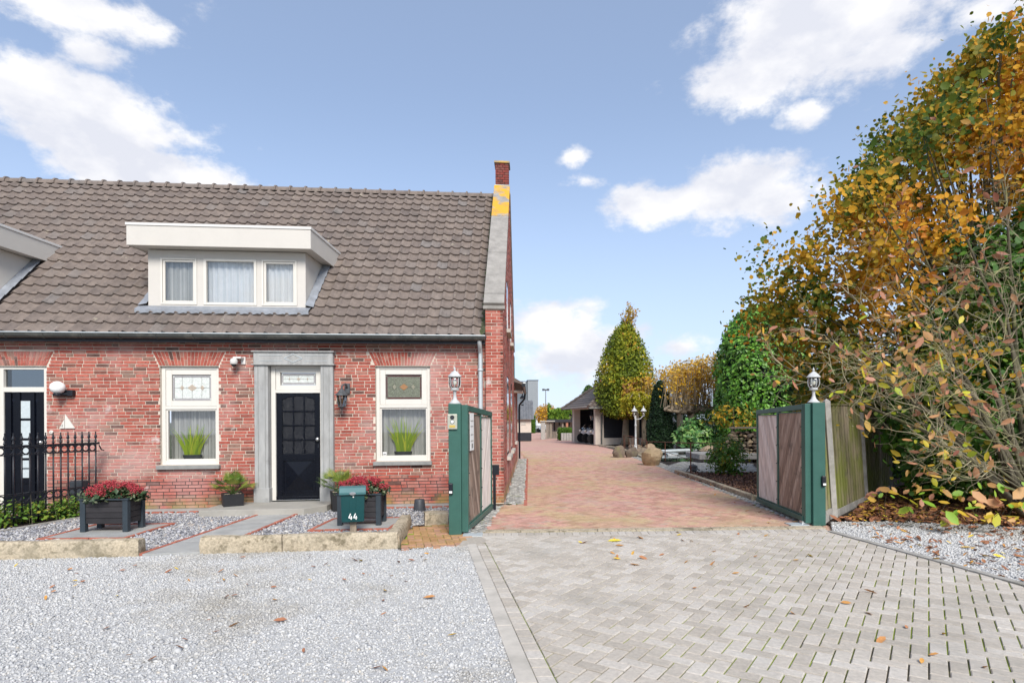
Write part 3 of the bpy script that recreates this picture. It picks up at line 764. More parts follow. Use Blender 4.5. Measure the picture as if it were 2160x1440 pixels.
vis.sort(key=lambda k: hl(bricks[k][0], 0, 0).y); single = set(vis[:300])
rest = MB()
for k, (u, z, L, h, pr) in enumerate(bricks):
    d = .005 + pr + rb.uniform(-.0015, .0015); t = tone_brick()
    if k in single:
        piece('brick', brick_me, wall_o, hl(u, .02 - d, z), (0, 0, A_F), (L, .04, h), t)
    else:
        rest.box(u - L / 2, u + L / 2, -d, .02, z - h / 2, z + h / 2, t)
rest.build('brickwork', M['brick'], wall_o, xf=hl, kind='stuff', fix=False)
arches.build('arch_bricks', M['brick'], wall_o, xf=hl, kind='stuff', fix=False)
# dark pointing of the plinth: a thin sheet in front of the pale mortar, behind the brick faces
pl = MB()
for a, b in ((UL, DL[0]), (DL[1], DR[0]), (DR[1], PIL0 - .004)): pl.box(a, b, .0, .003, 0, .02 + 9 * CH - .005)
pl.build('plinth_pointing', M['mortar_dark'], wall_o, xf=hl)

# ---- right end: pier, gable wall, coping, chimney stub
DEPTH, RV, RZ = 7.35, 3.72, 7.28                      # house depth, ridge position and height
PITCH = (RZ - 3.17) / (RV + .15)
def roof_z(v): return 3.17 + (v + .15) * PITCH
def gab(x, v, z): return hl(x, v, z)
gable = MB()
PT = 3.74                                             # pier top
gable.box(PIL0 + .004, -.004, -.096, .3, 0, PT)
gp = [(0.0, -.0), (DEPTH, 0), (DEPTH, 3.75), (RV + .12, RZ + .22), (RV - .12, RZ + .22), (.3, PT + .05), (0, PT)]
def skew(mb_pts, x0, x1): return [(x0, v, z) for v, z in mb_pts], [(x1, v, z) for v, z in mb_pts]
gable_o = gable.build('gable_wall', M['mortar'], house, xf=hl)
MB().prism(*skew([(v + .32 if v == 0 else v, z) for v, z in gp], -.30, -.012)).build('gable_backing', M['mortar'], gable_o, xf=hl)
gb = MB(); n = int(PT / CH)
for i in range(n):                                    # pier bricks, front and side
    z = .02 + (i + .5) * CH
    if z > PT - .04: continue
    sp = PIL0 + (.22 if i % 2 else .115)
    for a, b in ((PIL0, sp - .005), (sp + .005, 0)): gb.box(a, b, -.1, -.05, z - .026, z + .026, tone_brick())
    if i % 1 == 0: gb.box(PIL0 - .001, PIL0 + .06, -.049, .1, z - .026, z + .026, tone_brick())
gh = [(1.62, 2.92, .80, 2.62), (4.15, 5.45, .80, 2.62), (1.75, 2.65, 3.62, 4.75), (4.1, 5.0, 3.62, 4.75)]     # gable windows v0 v1 z0 z1
for i in range(int((RZ + .2) / CH)):
    z = .02 + (i + .5) * CH
    v0, v1 = -.1, DEPTH
    if z > PT - .05: v0 = .3 + (z - PT) * (RV - .42) / (RZ + .22 - PT)
    if z > 3.72: v1 = DEPTH - (z - 3.75) * (DEPTH - RV - .12) / (RZ + .22 - 3.75)
    if v1 - v0 < .3: break
    v = v0 - rb.choice((0, .25, .5, .75)) * BL
    while v < v1:
        L = BL if rb.random() > .16 else BL / 2; lo, hi = max(v0, v + .005), min(v1, v + L - .005); v += L
        if hi - lo < .03: continue
        m = (lo + hi) / 2
        if any(h[0] - .0 < m < h[1] and h[2] < z < h[3] for h in gh): continue
        gb.box(-.05, rb.uniform(-.002, .002), lo, hi, z - .026, z + .026, tone_brick())
gb.build('gable_bricks', M['brick'], gable_o, xf=hl, kind='stuff', fix=False)
for h in gh:                                          # slim windows seen edge on
    w = MB().box(-.03, -.006, h[0], h[1], h[2], h[3]).build('window', M['dark_cladding'], house, xf=hl)  # flush frame coloured dark in place of a shaded recess
    MB().box(-.006, -.004, h[0] + .07, h[1] - .07, h[2] + .07, h[3] - .07).build('pane', M['dark_glass'], w, xf=hl)
    MB().box(-.01, .085, h[0] - .06, h[1] + .06, h[2] - .085, h[2] - .004).build('sill', M['concrete_light'], w, xf=hl, bevel=.004)
# sloping coping in three stones, with lichen near the top
cop = MB(); a, b = Vector((0, -.13, PT + .02)), Vector((0, RV - .18, RZ + .17)); seg = [0, .06, .36, .68, 1.0]
for k in range(4):
    p, q = a + (b - a) * (seg[k] + (.002 if k else 0)), a + (b - a) * seg[k + 1]
    nn = Vector((0, -(b - a).z, (b - a).y)).normalized() * .075
    MB().prism([tuple(Vector((PIL0 - .03, 0, 0)) + p), tuple(Vector((PIL0 - .03, 0, 0)) + q), tuple(Vector((PIL0 - .03, 0, 0)) + q + nn), tuple(Vector((PIL0 - .03, 0, 0)) + p + nn)],
               [tuple(Vector((.03, 0, 0)) + p), tuple(Vector((.03, 0, 0)) + q), tuple(Vector((.03, 0, 0)) + q + nn), tuple(Vector((.03, 0, 0)) + p + nn)]).build('coping_stone', M['coping' if k < 3 else 'coping_lichen'], gable_o, xf=hl, bevel=.006)
MB().box(PIL0 - .04, .04, -.14, .02, PT - .035, PT + .03).build('coping_stone', M['coping'], gable_o, xf=hl, bevel=.005)
cb = Vector((0, DEPTH + .02, 3.74)); ct = Vector((0, RV + .2, RZ + .17)); nn = Vector((0, (ct - cb).z, -(ct - cb).y)).normalized() * .07
nn = nn if nn.z > 0 else -nn
MB().prism([tuple(Vector((PIL0, 0, 0)) + x) for x in (cb, ct, ct + nn, cb + nn)], [tuple(Vector((.03, 0, 0)) + x) for x in (cb, ct, ct + nn, cb + nn)]).build('coping_stone', M['coping'], gable_o, xf=hl)
ch = MB().box(PIL0 - .005, .005, RV - .2, RV + .2, RZ + .15, RZ + .22).build('chimney', M['mortar_dark'], house, xf=hl)
chm = MB().box(PIL0 + .02, -.02, RV - .18, RV + .18, RZ + .22, RZ + .79); chb = MB()
for i in range(9):
    z = RZ + .25 + (i + .5) * CH; o_ = .055 if i % 2 else .11
    x = PIL0
    for x0, x1 in ((PIL0, PIL0 + o_), (PIL0 + o_ + .01, PIL0 + o_ + .12), (PIL0 + o_ + .13, 0)): chb.box(x0, x1, RV - .2, RV - .16, z - .026, z + .026, tone_brick())
    chb.box(-.02, .0, RV - .159, RV + .2, z - .026, z + .026, tone_brick()); chb.box(PIL0, PIL0 + .02, RV - .159, RV + .2, z - .026, z + .026, tone_brick())
chm.build('core', M['mortar_dark'], ch, xf=hl); chb.build('chimney_bricks', M['brick_dark'], ch, xf=hl, kind='stuff', fix=False)
MB().box(PIL0 - .03, .03, RV - .23, RV + .23, RZ + .79, RZ + .84).build('cap', M['coping'], ch, xf=hl, bevel=.005)
MB().box(PIL0 - .02, .02, RV - .22, RV + .22, RZ + .14, RZ + .235).build('base_slab', M['zinc_light'], ch, xf=hl)

# ---- roof tiles
SL = Vector((0, RV + .15, RZ - 3.17)); SLEN = SL.length; SD = SL / SLEN; SN = Vector((0, -SD.z, SD.y))
TW, ROWS = .2215, 20
TE = SLEN / ROWS
def rf(u, t, h): return (u, -.15 + SD.y * t + SN.y * h, 3.17 + SD.z * t + SN.z * h)     # roof coordinates -> house coordinates
prof = [(0, .029), (.05, .037), (.12, .041), (.19, .037), (.26, .026), (.34, .013), (.45, .004), (.62, .0), (.80, .001), (.93, .005), (1.0, .012)]
def tile_geo(mb, u, t, tone, xf=None, jit=0.0):
    k = len(prof); vs = []
    for (tt, dh) in ((0, .038 + jit), (TE * 1.02, .002)):
        for s_, h in prof: vs.append(rf(u + s_ * TW * 1.0, t + tt, h + dh))
    for s_, h in prof: vs.append(rf(u + s_ * TW, t, h + .034 + jit - .032))
    fs = [(i, i + 1, k + i + 1, k + i) for i in range(k - 1)] + [(2 * k + i, 2 * k + i + 1, i + 1, i) for i in range(k - 1)]
    mb.add(vs, fs, tone)
roof = MB()
roof.add([rf(UL, -.02, -.02), rf(PIL0 + .02, -.02, -.02), rf(PIL0 + .02, SLEN, -.02), rf(UL, SLEN, -.02)], [(0, 1, 2, 3)])
roof.add([(UL, RV, RZ - .03), (PIL0, RV, RZ - .03), (PIL0, DEPTH + .2, 3.45), (UL, DEPTH + .2, 3.45)], [(0, 1, 2, 3)])
roof_o = roof.build('roof', M['dark_cladding'], house, xf=hl, fix=False)
proto = MB(); tile_geo(proto, 0, 0, 0.0)
tile_org = hl(*rf(0, 0, 0))
tile_me = proto.mesh('roof_tile', M['tile'], smooth=True, off=tile_org, xf=hl, fix=False); tile_me.set_sharp_from_angle(angle=R(50))
# dormer footprints in roof coordinates
def roof_hit(px, py, h=.05):
    a, b = ray(px, py); lo, hi = 9.0, 17.0
    for _ in range(50):
        d = (lo + hi) / 2; q = Vector((a * d, d, EYE + b * d)) - HO
        # skew coordinates
        det = HU.x * HV.y - HU.y * HV.x; u = (q.x * HV.y - q.y * HV.x) / det; v = (HU.x * q.y - HU.y * q.x) / det
        if q.z > roof_z(v) + h: lo = d
        else: hi = d
    return u, v, q.z
_, DV, DZ = roof_hit(480, 650)                        # foot line of the dormer front
DU0, DU1 = fac(313, 640, DV)[0], fac(645, 650, DV)[0]
DTOP = fac(480, 480, DV - .28)[1]                     # upper edge of the roof fascia
DBOT = fac(480, 521, DV - .28)[1]
DVT = (DBOT - 3.17) / PITCH - .15                     # where the flat dormer roof meets the tiles
L_U1 = fac(96, 545, 2.6)[0]
tiles = []
ncol = int((PIL0 - UL) / TW)
for r in range(ROWS):
    for c in range(ncol):
        u = PIL0 - .04 - (c + 1) * TW; t = r * TE; v = -.15 + SD.y * (t + TE * .5)
        if DU0 + .02 < u + TW * .5 < DU1 - .02 and DV < v < DVT + .1: continue
        tiles.append((u, t))
tiles.sort(key=lambda q: (not (fu(-30) < q[0]), q[1]))
tr = MB()
for k, (u, t) in enumerate(tiles):
    tone = rb.gauss(.5, .2); tone = min(1, max(0, tone)); j = rb.uniform(-.003, .003)
    if k < 300: piece('roof_tile', tile_me, roof_o, tile_org + HU * u + (hl(*rf(0, t, j)) - hl(*rf(0, 0, 0))), tone=tone)
    else: tile_geo(tr, u, t, tone, jit=j)
to = tr.build('roof_tiles', M['tile'], roof_o, xf=hl, kind='stuff', fix=False, smooth=True, angle=50)
# ridge caps
u = PIL0 - .02; k = 0
while u > UL:
    rc = MB(); pts = []
    for s_, rr in ((0, .105), (-.34, .100), (-.34, .13), (-.375, .135)):
        pts.append([(u + s_, RV + rr * math.sin(a_), RZ - .015 + rr * math.cos(a_)) for a_ in np.linspace(-1.75, 1.75, 9)])
    for a_, b_ in zip(pts, pts[1:]):
        rc.add(a_ + b_, [(i, i + 1, 9 + i + 1, 9 + i) for i in range(8)])
    ro = rc.build('ridge_tile', M['tile'], roof_o, xf=hl, smooth=True, fix=False, angle=40); ro.color = (1 - rb.uniform(.3, .95), 1, 1, 1)
    u -= .36; k += 1
# verge: mossy mortar fillet against the coping
vf = MB(); nv_ = 60
for i in range(nv_):
    t0 = SLEN * i / nv_; s0 = rb.uniform(.03, .07)
    vf.add([rf(PIL0 - .05 - s0, t0, .02), rf(PIL0 - .05 - s0, t0 + SLEN / nv_, .02), rf(PIL0 - .0, t0 + SLEN / nv_, .09), rf(PIL0 - .0, t0, .09)], [(0, 1, 2, 3)])
mat('verge_moss', (.07, .075, .04), .95, (14, .5), (40, .8, .02), [((.3, .3, .22), 8, .6, .7, .8), ((.07, .10, .02), 5, .5, .65, .7)])
vf.build('verge_mortar', M['verge_moss'], roof_o, xf=hl, fix=False)

# ---- gutter, soffit and downpipe
GV, GZ = -.27, 3.17
gut = MB(); pts0, pts1 = [], []
arc = [(GV + .075 * math.cos(a_), GZ - .01 + .085 * math.sin(a_)) for a_ in np.linspace(math.pi, 2 * math.pi, 9)]
for (v, z), (v2, z2) in zip(arc, arc[1:]):
    gut.add([(UL, v, z), (PIL0 + .0, v, z), (PIL0 + .0, v2, z2), (UL, v2, z2)], [(0, 1, 2, 3)])
gut.add([(PIL0, v, z) for v, z in arc], [tuple(range(9))])
gut_o = gut.build('gutter', M['gutter'], house, xf=hl, smooth=True, angle=35)
MB().tube([(UL, GV - .078, GZ - .004), (PIL0 + .012, GV - .078, GZ - .004)], .011, 8).build('rolled_edge', M['zinc_light'], gut_o, xf=hl)
u = PIL0 - .22
while u > UL:
    br = MB()
    for (v, z), (v2, z2) in zip(arc, arc[1:]):
        br.bar((u, v * 1.0 - .004, z - .004), (u, v2 - .002, z2 - .004), .022, .006, up=(1, 0, 0))
    br.build('bracket', M['gutter'], gut_o, xf=hl); u -= .62
MB().box(UL, PIL0 - .005, -.2, -.03, 3.08, 3.105).build('soffit', M['dark_cladding'], house, xf=hl)
MB().box(UL, PIL0 - .005, -.225, -.2, 3.02, 3.18).build('fascia_shade_board', M['dark_cladding'], house, xf=hl)  # fascia drawn low and dark, standing in for shadow below the gutter
dp_u = fu(1014, -.09); dpz = fz(1014, 720)
dp = MB().tube([(dp_u, GV + .02, GZ - .06), (dp_u, GV + .03, GZ - .13), (dp_u, -.16, GZ - .2), (dp_u, -.075, GZ - .29), (dp_u, -.07, GZ - .36), (dp_u, -.07, .02)], [.042] * 6, 12)
dp_o = dp.build('downpipe', M['zinc_light'], house, xf=hl, smooth=True, angle=40)
for z in (fz(1014, 781), 1.1): MB().lathe([(.052, -.018), (.056, -.01), (.056, .01), (.052, .018)], (0, 0, 0), 14).build('pipe_clip', M['zinc_light'], dp_o, xf=lambda x, y, q, z=z: hl(dp_u + x, -.07 + y, z + q))

# ---- windows
def ubox(mb, u0, u1, v0, v1, z0, z1, t=0.0): return mb.box(u0, u1, v0, v1, z0, z1, t)
def rect_frame(mb, u0, u1, z0, z1, w, v0, v1, wb=None, wt=None):
    wb = w if wb is None else wb; wt = w if wt is None else wt
    mb.box(u0, u0 + w, v0, v1, z0, z1); mb.box(u1 - w, u1, v0, v1, z0, z1)
    mb.box(u0 + w + .0005, u1 - w - .0005, v0, v1, z0, z0 + wb); mb.box(u0 + w + .0005, u1 - w - .0005, v0, v1, z1 - wt, z1)
def leaded(u0, u1, z0, z1, v, parent, dark):
    """leaded toplight: textured pane, coloured border, three lozenges, lead cames"""
    g = MB().box(u0, u1, v, v + .006, z0, z1).build('pane', M['clear_texture_glass' if dark else 'pale_glass'], parent, xf=hl)
    bm_ = .028; ed = MB()
    for (a, b, c, d) in ((u0 + .03, u1 - .03, z0 + .008, z0 + .008 + bm_), (u0 + .03, u1 - .03, z1 - .008 - bm_, z1 - .008), (u0 + .008, u0 + .03, z0 + .04, z1 - .04), (u1 - .03, u1 - .008, z0 + .04, z1 - .04)):
        ed.box(a, b, v - .003, v - .001, c, d)
    ed.build('border_glass', M['red_glass' if dark else 'grey_glass'], parent, xf=hl)
    cu, cz = (u0 + u1) / 2, (z0 + z1) / 2; h = (z1 - z0)
    for du, s_, m in ((0, .13, 'amber_glass' if dark else 'pale_amber'), (-.26, .10, 'brass' if dark else 'pale_amber'), (.26, .10, 'brass' if dark else 'pale_amber')):
        x = cu + du * (u1 - u0); a, b = s_ * h * (1.7 if du == 0 else 1.0) * .8, s_ * h
        MB().prism([(x - a, v - .006, cz), (x, v - .006, cz - b), (x + a, v - .006, cz), (x, v - .006, cz + b)], [(x - a, v - .003, cz), (x, v - .003, cz - b), (x + a, v - .003, cz), (x, v - .003, cz + b)]).build('lozenge', M[m], parent, xf=hl)
    lc = MB(); lc.bar((u0 + .03, v - .005, cz), (u1 - .03, v - .005, cz), .003, .003)
    for f_ in (.25, .5, .75): lc.bar((u0 + (u1 - u0) * f_, v - .0045, z0 + .03), (u0 + (u1 - u0) * f_, v - .0045, z1 - .03), .003, .003)
    rect_frame(lc, u0 + .03, u1 - .03, z0 + .036, z1 - .036, .005, v - .005, v - .001); rect_frame(lc, u0, u1, z0, z1, .008, v - .005, v - .001)
    lc.build('lead_came', M['lead_came'], parent, xf=hl)
def curtain(name, u0, u1, z0, z1, v, n, m, label, amp=.02, seed=0, droop=0.0):
    rr = random.Random(seed); k = n * 6; mb = MB(); base = hl((u0 + u1) / 2, v, z0)
    ph = [rr.uniform(-.5, .5) for _ in range(n + 1)]
    col = []
    for i in range(k + 1):
        t = i / k; w = math.sin(2 * math.pi * n * t + ph[int(t * n)] * 1.2)
        col.append((u0 + (u1 - u0) * t, v + amp * w, .5 + .5 * w))
    for i in range(k):
        a, b = col[i], col[i + 1]
        mb.add([(a[0], a[1], z0), (b[0], b[1], z0), (b[0], b[1], z1), (a[0], a[1], z1)], [(0, 1, 2, 3)], .35 + .65 * rr.random())
    o = mb.build(name, M[m], None, loc=base, xf=hl, smooth=True)
    return tag(o, label, 'curtain', )
def facade_window(o, dark, label_side):
    u0, u1, z0, z1 = o
    fr = MB(); v0, v1 = .055, .135
    rect_frame(fr, u0 + .004, u1 - .004, z0, z1 - .004, .065, v0, v1, .075, .05)
    zt = z0 + (z1 - z0) * .575
    fr.box(u0 + .07, u1 - .07, v0, v1, zt - .02, zt + .035)
    f = fr.build('window', M['cream'], house, xf=hl, bevel=.004)
    top = MB(); rect_frame(top, u0 + .072, u1 - .072, zt + .038, z1 - .057, .10, v0 + .012, v1 - .01, .10, .095)
    top.build('toplight_sash', M['cream'], f, xf=hl, bevel=.005)
    leaded(u0 + .175, u1 - .175, zt + .14, z1 - .155, v0 + .04, f, dark)
    bead = MB(); rect_frame(bead, u0 + .0705, u1 - .0705, z0 + .0755, zt - .0205, .028, v0 + .018, v1 - .01)
    bead.build('glazing_bead', M['cream'], f, xf=hl, bevel=.003)
    MB().box(u0 + .09, u1 - .09, v0 + .045, v0 + .051, z0 + .09, zt - .03).build('pane', M['pane'], f, xf=hl)
    MB().box(u0 - .03, u1 + .03, -.075, .16, z0 - .075, z0 - .004).build('sill', M['sill_stone'], f, xf=hl, bevel=.006)
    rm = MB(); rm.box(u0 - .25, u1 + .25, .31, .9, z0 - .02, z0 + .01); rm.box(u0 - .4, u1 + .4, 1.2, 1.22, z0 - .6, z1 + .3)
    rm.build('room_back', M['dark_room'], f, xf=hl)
facade_window(WL, False, 'left'); facade_window(WR, True, 'right')
curtain('curtain', WL[0] + .03, WL[1] - .03, WL[2] + .04, WL[2] + (WL[3] - WL[2]) * .6, .30, 11, 'curtain', 'grey pleated vertical curtain behind the window nearer the globe lamp', seed=1)
curtain('curtain', WR[0] + .03, WR[1] - .03, WR[2] + .04, WR[2] + (WR[3] - WR[2]) * .6, .30, 10, 'curtain', 'grey pleated vertical curtain behind the window nearer the gate', seed=2)
MB().box(WR[0] + .11, WR[0] + .18, .094, .099, WR[2] + .11, WR[2] + .17).build('sticker', M['paper'], house, xf=hl)
MB().box(WR[0] + .118, WR[0] + .172, .0925, .0935, WR[2] + .12, WR[2] + .135).build('sticker_print', M['ink'], house, xf=hl)

# ---- stone door surround, front door
u0, u1, _, z1 = DR
sur = MB(); pw = fu(570) - u0
zc = fz(625, 771)
base_z = .12
sur.box(u0, u0 + pw, -.085, .14, base_z, zc); sur.box(u1 - (u1 - fu(680)), u1, -.085, .14, base_z, zc)
sur_o = sur.build('door_surround', M['bluestone'], house, xf=hl, bevel=.008)
MB().box(u0 - .012, u0 + pw + .02, -.105, .12, base_z - .01, base_z + .255).build('plinth_block', M['bluestone'], sur_o, xf=hl, bevel=.008)
MB().box(fu(680) - .02, u1 + .012, -.105, .12, base_z - .01, base_z + .255).build('plinth_block', M['bluestone'], sur_o, xf=hl, bevel=.008)
MB().box(u0 - .004, u1 + .004, -.1, .14, zc + .024, z1 - .018).build('lintel', M['bluestone'], sur_o, xf=hl, bevel=.004)
MB().box(u0 - .035, u1 + .035, -.125, .13, zc + .001, zc + .023).build('moulding', M['bluestone'], sur_o, xf=hl, bevel=.005)
MB().box(u0 - .035, u1 + .035, -.13, .13, z1 - .017, z1 + .008).build('moulding', M['bluestone'], sur_o, xf=hl, bevel=.005)
for uu in (u0 + .07, u0 + pw - .05, fu(680) + .05, u1 - .07):
    MB().box(uu - .006, uu + .006, -.088, -.084, base_z + .26, zc - .002).build('fluting', M['sill_stone'], sur_o, xf=hl)
cu, cz = (u0 + u1) / 2, (zc + z1) / 2; lz = MB()
loz = [(cu - .16, cz), (cu, cz - .075), (cu + .16, cz), (cu, cz + .075)]
for a, b in zip(loz, loz[1:] + loz[:1]): lz.bar((a[0], -.104, a[1]), (b[0], -.104, b[1]), .01, .010)
for s_ in (-1, 1):
    lz.bar((cu + s_ * .16, -.104, cz), (cu + s_ * (u1 - u0) * .36, -.104, cz + .0), .008, .006) if False else None
    lz.bar((cu + s_ * .2, -.104, cz + .05), (cu + s_ * (u1 - u0) * .43, -.104, cz + .05), .006, .006); lz.bar((cu + s_ * .2, -.104, cz - .05), (cu + s_ * (u1 - u0) * .43, -.104, cz - .05), .006, .006)
lz.build('carved_lozenge', M['zinc_light'], sur_o, xf=hl)
fr = MB(); a, b = fu(571), fu(683); dz0, dz1 = .13, fz(630, 828)
rect_frame(fr, a, b, dz0, zc - .004, .075, .03, .13, .001, .04); fr.box(a + .076, b - .076, .03, .13, dz1, dz1 + .055)
door_frame = fr.build('door_frame', M['cream'], house, xf=hl, bevel=.004)
tl = MB(); rect_frame(tl, a + .08, b - .08, dz1 + .057, zc - .046, .075, .045, .12, .085, .08); tl.build('toplight_sash', M['cream'], door_frame, xf=hl, bevel=.004)
leaded(a + .165, b - .165, dz1 + .15, zc - .135, .075, door_frame, False)
def front_door():
    d0, d1 = a + .077, b - .077; zb, zt = dz0 + .015, dz1 - .004; H_ = zt - zb; Wd = d1 - d0
    leaf = MB().box(d0, d1, .085, .12, zb, zt)
    st = .105
    g0, g1 = zb + H_ * .425, zt - .05                  # glazed part
    leaf.box(d0, d0 + st, .062, .085, zb, zt); leaf.box(d1 - st, d1, .062, .085, zb, zt)
    leaf.box(d0 + st, d1 - st, .062, .085, zb, zb + .12); leaf.box(d0 + st, d1 - st, .062, .085, g0 - .1, g0)
    # arched head rail
    n = 12; top = [(d0 + st + (Wd - 2 * st) * i / n) for i in range(n + 1)]
    arch = [g1 - .075 * ((2 * i / n - 1) ** 2) for i in range(n + 1)]
    for i in range(n):
        leaf.prism([(top[i], .062, arch[i] - .0), (top[i + 1], .062, arch[i + 1]), (top[i + 1], .062, zt), (top[i], .062, zt)], [(top[i], .085, arch[i]), (top[i + 1], .085, arch[i + 1]), (top[i + 1], .085, zt), (top[i], .085, zt)])
    d = leaf.build('door', M['black_paint'], house, xf=hl, bevel=.004)
    iw = (Wd - 2 * st) / 3; ih = (g1 - .02 - g0) / 4
    for r in range(4):
        for c in range(3):
            x0, x1 = d0 + st + c * iw + .012, d0 + st + (c + 1) * iw - .012; z0_, z1_ = g0 + r * ih + .012, g0 + (r + 1) * ih - .012 + (.02 if r == 3 else 0)
            MB().box(x0 - .01, x1 + .01, .078, .084, z0_ - .01, z1_ + .005).build('pane', M['door_glass'], d, xf=hl)
    bars = MB()
    for c in (1, 2): bars.box(d0 + st + c * iw - .013, d0 + st + c * iw + .013, .06, .0775, g0, g1 - .008)
    for r in (1, 2, 3): bars.box(d0 + st, d1 - st, .0615, .0775, g0 + r * ih - .013, g0 + r * ih + .013)
    bars.build('glazing_bar', M['black_paint'], d, xf=hl, bevel=.004)
    mo = MB(); p0, p1, q0, q1 = d0 + st, d1 - st, zb + .12, g0 - .1
    rect_frame(mo, p0, p1, q0, q1, .022, .056, .0615); mo.build('panel_moulding', M['black_paint'], d, xf=hl, bevel=.004)
    x0, x1, z0_, z1_ = p0 + .05, p1 - .05, q0 + .05, q1 - .03
    py = MB().add([(x0, .082, z0_), (x1, .082, z0_), (x1, .082, z1_), (x0, .082, z1_), ((x0 + x1) / 2, .035, (z0_ + z1_) / 2 - .0)], [(0, 1, 4), (1, 2, 4), (2, 3, 4), (3, 0, 4)])
    py.build('raised_panel', M['black_paint'], d, xf=hl, fix=False)
    MB().box(d0, d1, .035, .0845, zb + .0, zb + .06).build('weather_bar', M['black_paint'], d, xf=hl, bevel=.01)
    kz = fz(675, 926); ku = d1 - .045
    MB().tube([(ku, .062, kz), (ku, .03, kz)], [.014, .014], 10).lathe([(.012, -.012), (.03, .0), (.036, .018), (.03, .034), (.012, .042)], (0, 0, 0), 14).build('knob', M['steel'], d, smooth=True, xf=lambda x, y, z: hl(x, y, z) if abs(x) > .2 else hl(ku + x, .03 - z, kz + y))
    MB().box(ku - .012, ku + .012, .058, .0625, kz - .16, kz - .09).build('lock_plate', M['black_iron'], d, xf=hl)
front_door()
# neighbouring black door at the left edge
def side_door():
    u0, u1, _, z1 = DL; fr = MB(); zt = fz(60, 826)
    rect_frame(fr, u0, u1, .02, z1 - .004, .075, .04, .13, .001, .05); fr.box(u0 + .076, u1 - .076, .04, .13, zt, zt + .085)
    f = fr.build('door_frame', M['cream'], house, xf=hl, bevel=.004)
    MB().box(u0 + .08, u1 - .08, .09, .096, zt + .09, z1 - .055).build('fanlight_pane', M['pane_dark'], f, xf=hl)
    d0, d1 = u0 + .078, u1 - .078; m = (d0 + d1) / 2
    lf = MB().box(d0, d1, .085, .12, .04, zt - .004)
    gw = .085; st = .06
    for (x0, x1) in ((d0, d0 + .1), (m - gw - .07, m - gw), (m + gw, m + gw + .07), (d1 - .1, d1)): lf.box(x0, x1, .062, .085, .04, zt - .004)
    d = lf.build('door', M['black_paint'], house, xf=hl, bevel=.004)
    zs = [zt - .16 - i * .355 for i in range(4)]
    for i in range(4): MB().box(m - gw + .004, m + gw - .004, .077, .0845, zs[i] - .31, zs[i]).build('pane', M['frosted'], d, xf=hl)
    for s_ in (-1, 1):
        x0, x1 = (d0 + .1, m - gw - .07) if s_ < 0 else (m + gw + .07, d1 - .1)
        MB().add([(x0, .083, .3), (x1, .083, .3), (x1, .083, zt - .12), (x0, .083, zt - .12), ((x0 + x1) / 2, .06, .4), ((x0 + x1) / 2, .06, zt - .2)], [(0, 1, 4), (1, 2, 5, 4), (2, 3, 5), (3, 0, 4, 5)]).build('raised_panel', M['black_paint'], d, xf=hl, fix=False)
    ru = MB()
    for z in (.52, .78, .28): ru.box(d0 + .11, d1 - .11, .058, .062, z, z + .012)
    ru.build('rail_moulding', M['black_paint'], d, xf=hl)
    kz = fz(90, 933); MB().ball((0, 0, 0), .036, 12, 8).build('knob', M['steel'], d, smooth=True, xf=lambda x, y, z: hl(d1 - .05 + x, .03 + y, kz + z))
    MB().box(u0 - .1, u1 + .1, -.35, .03, -.02, .035).build('threshold', M['step_stone'], d, xf=hl, bevel=.006)
side_door()

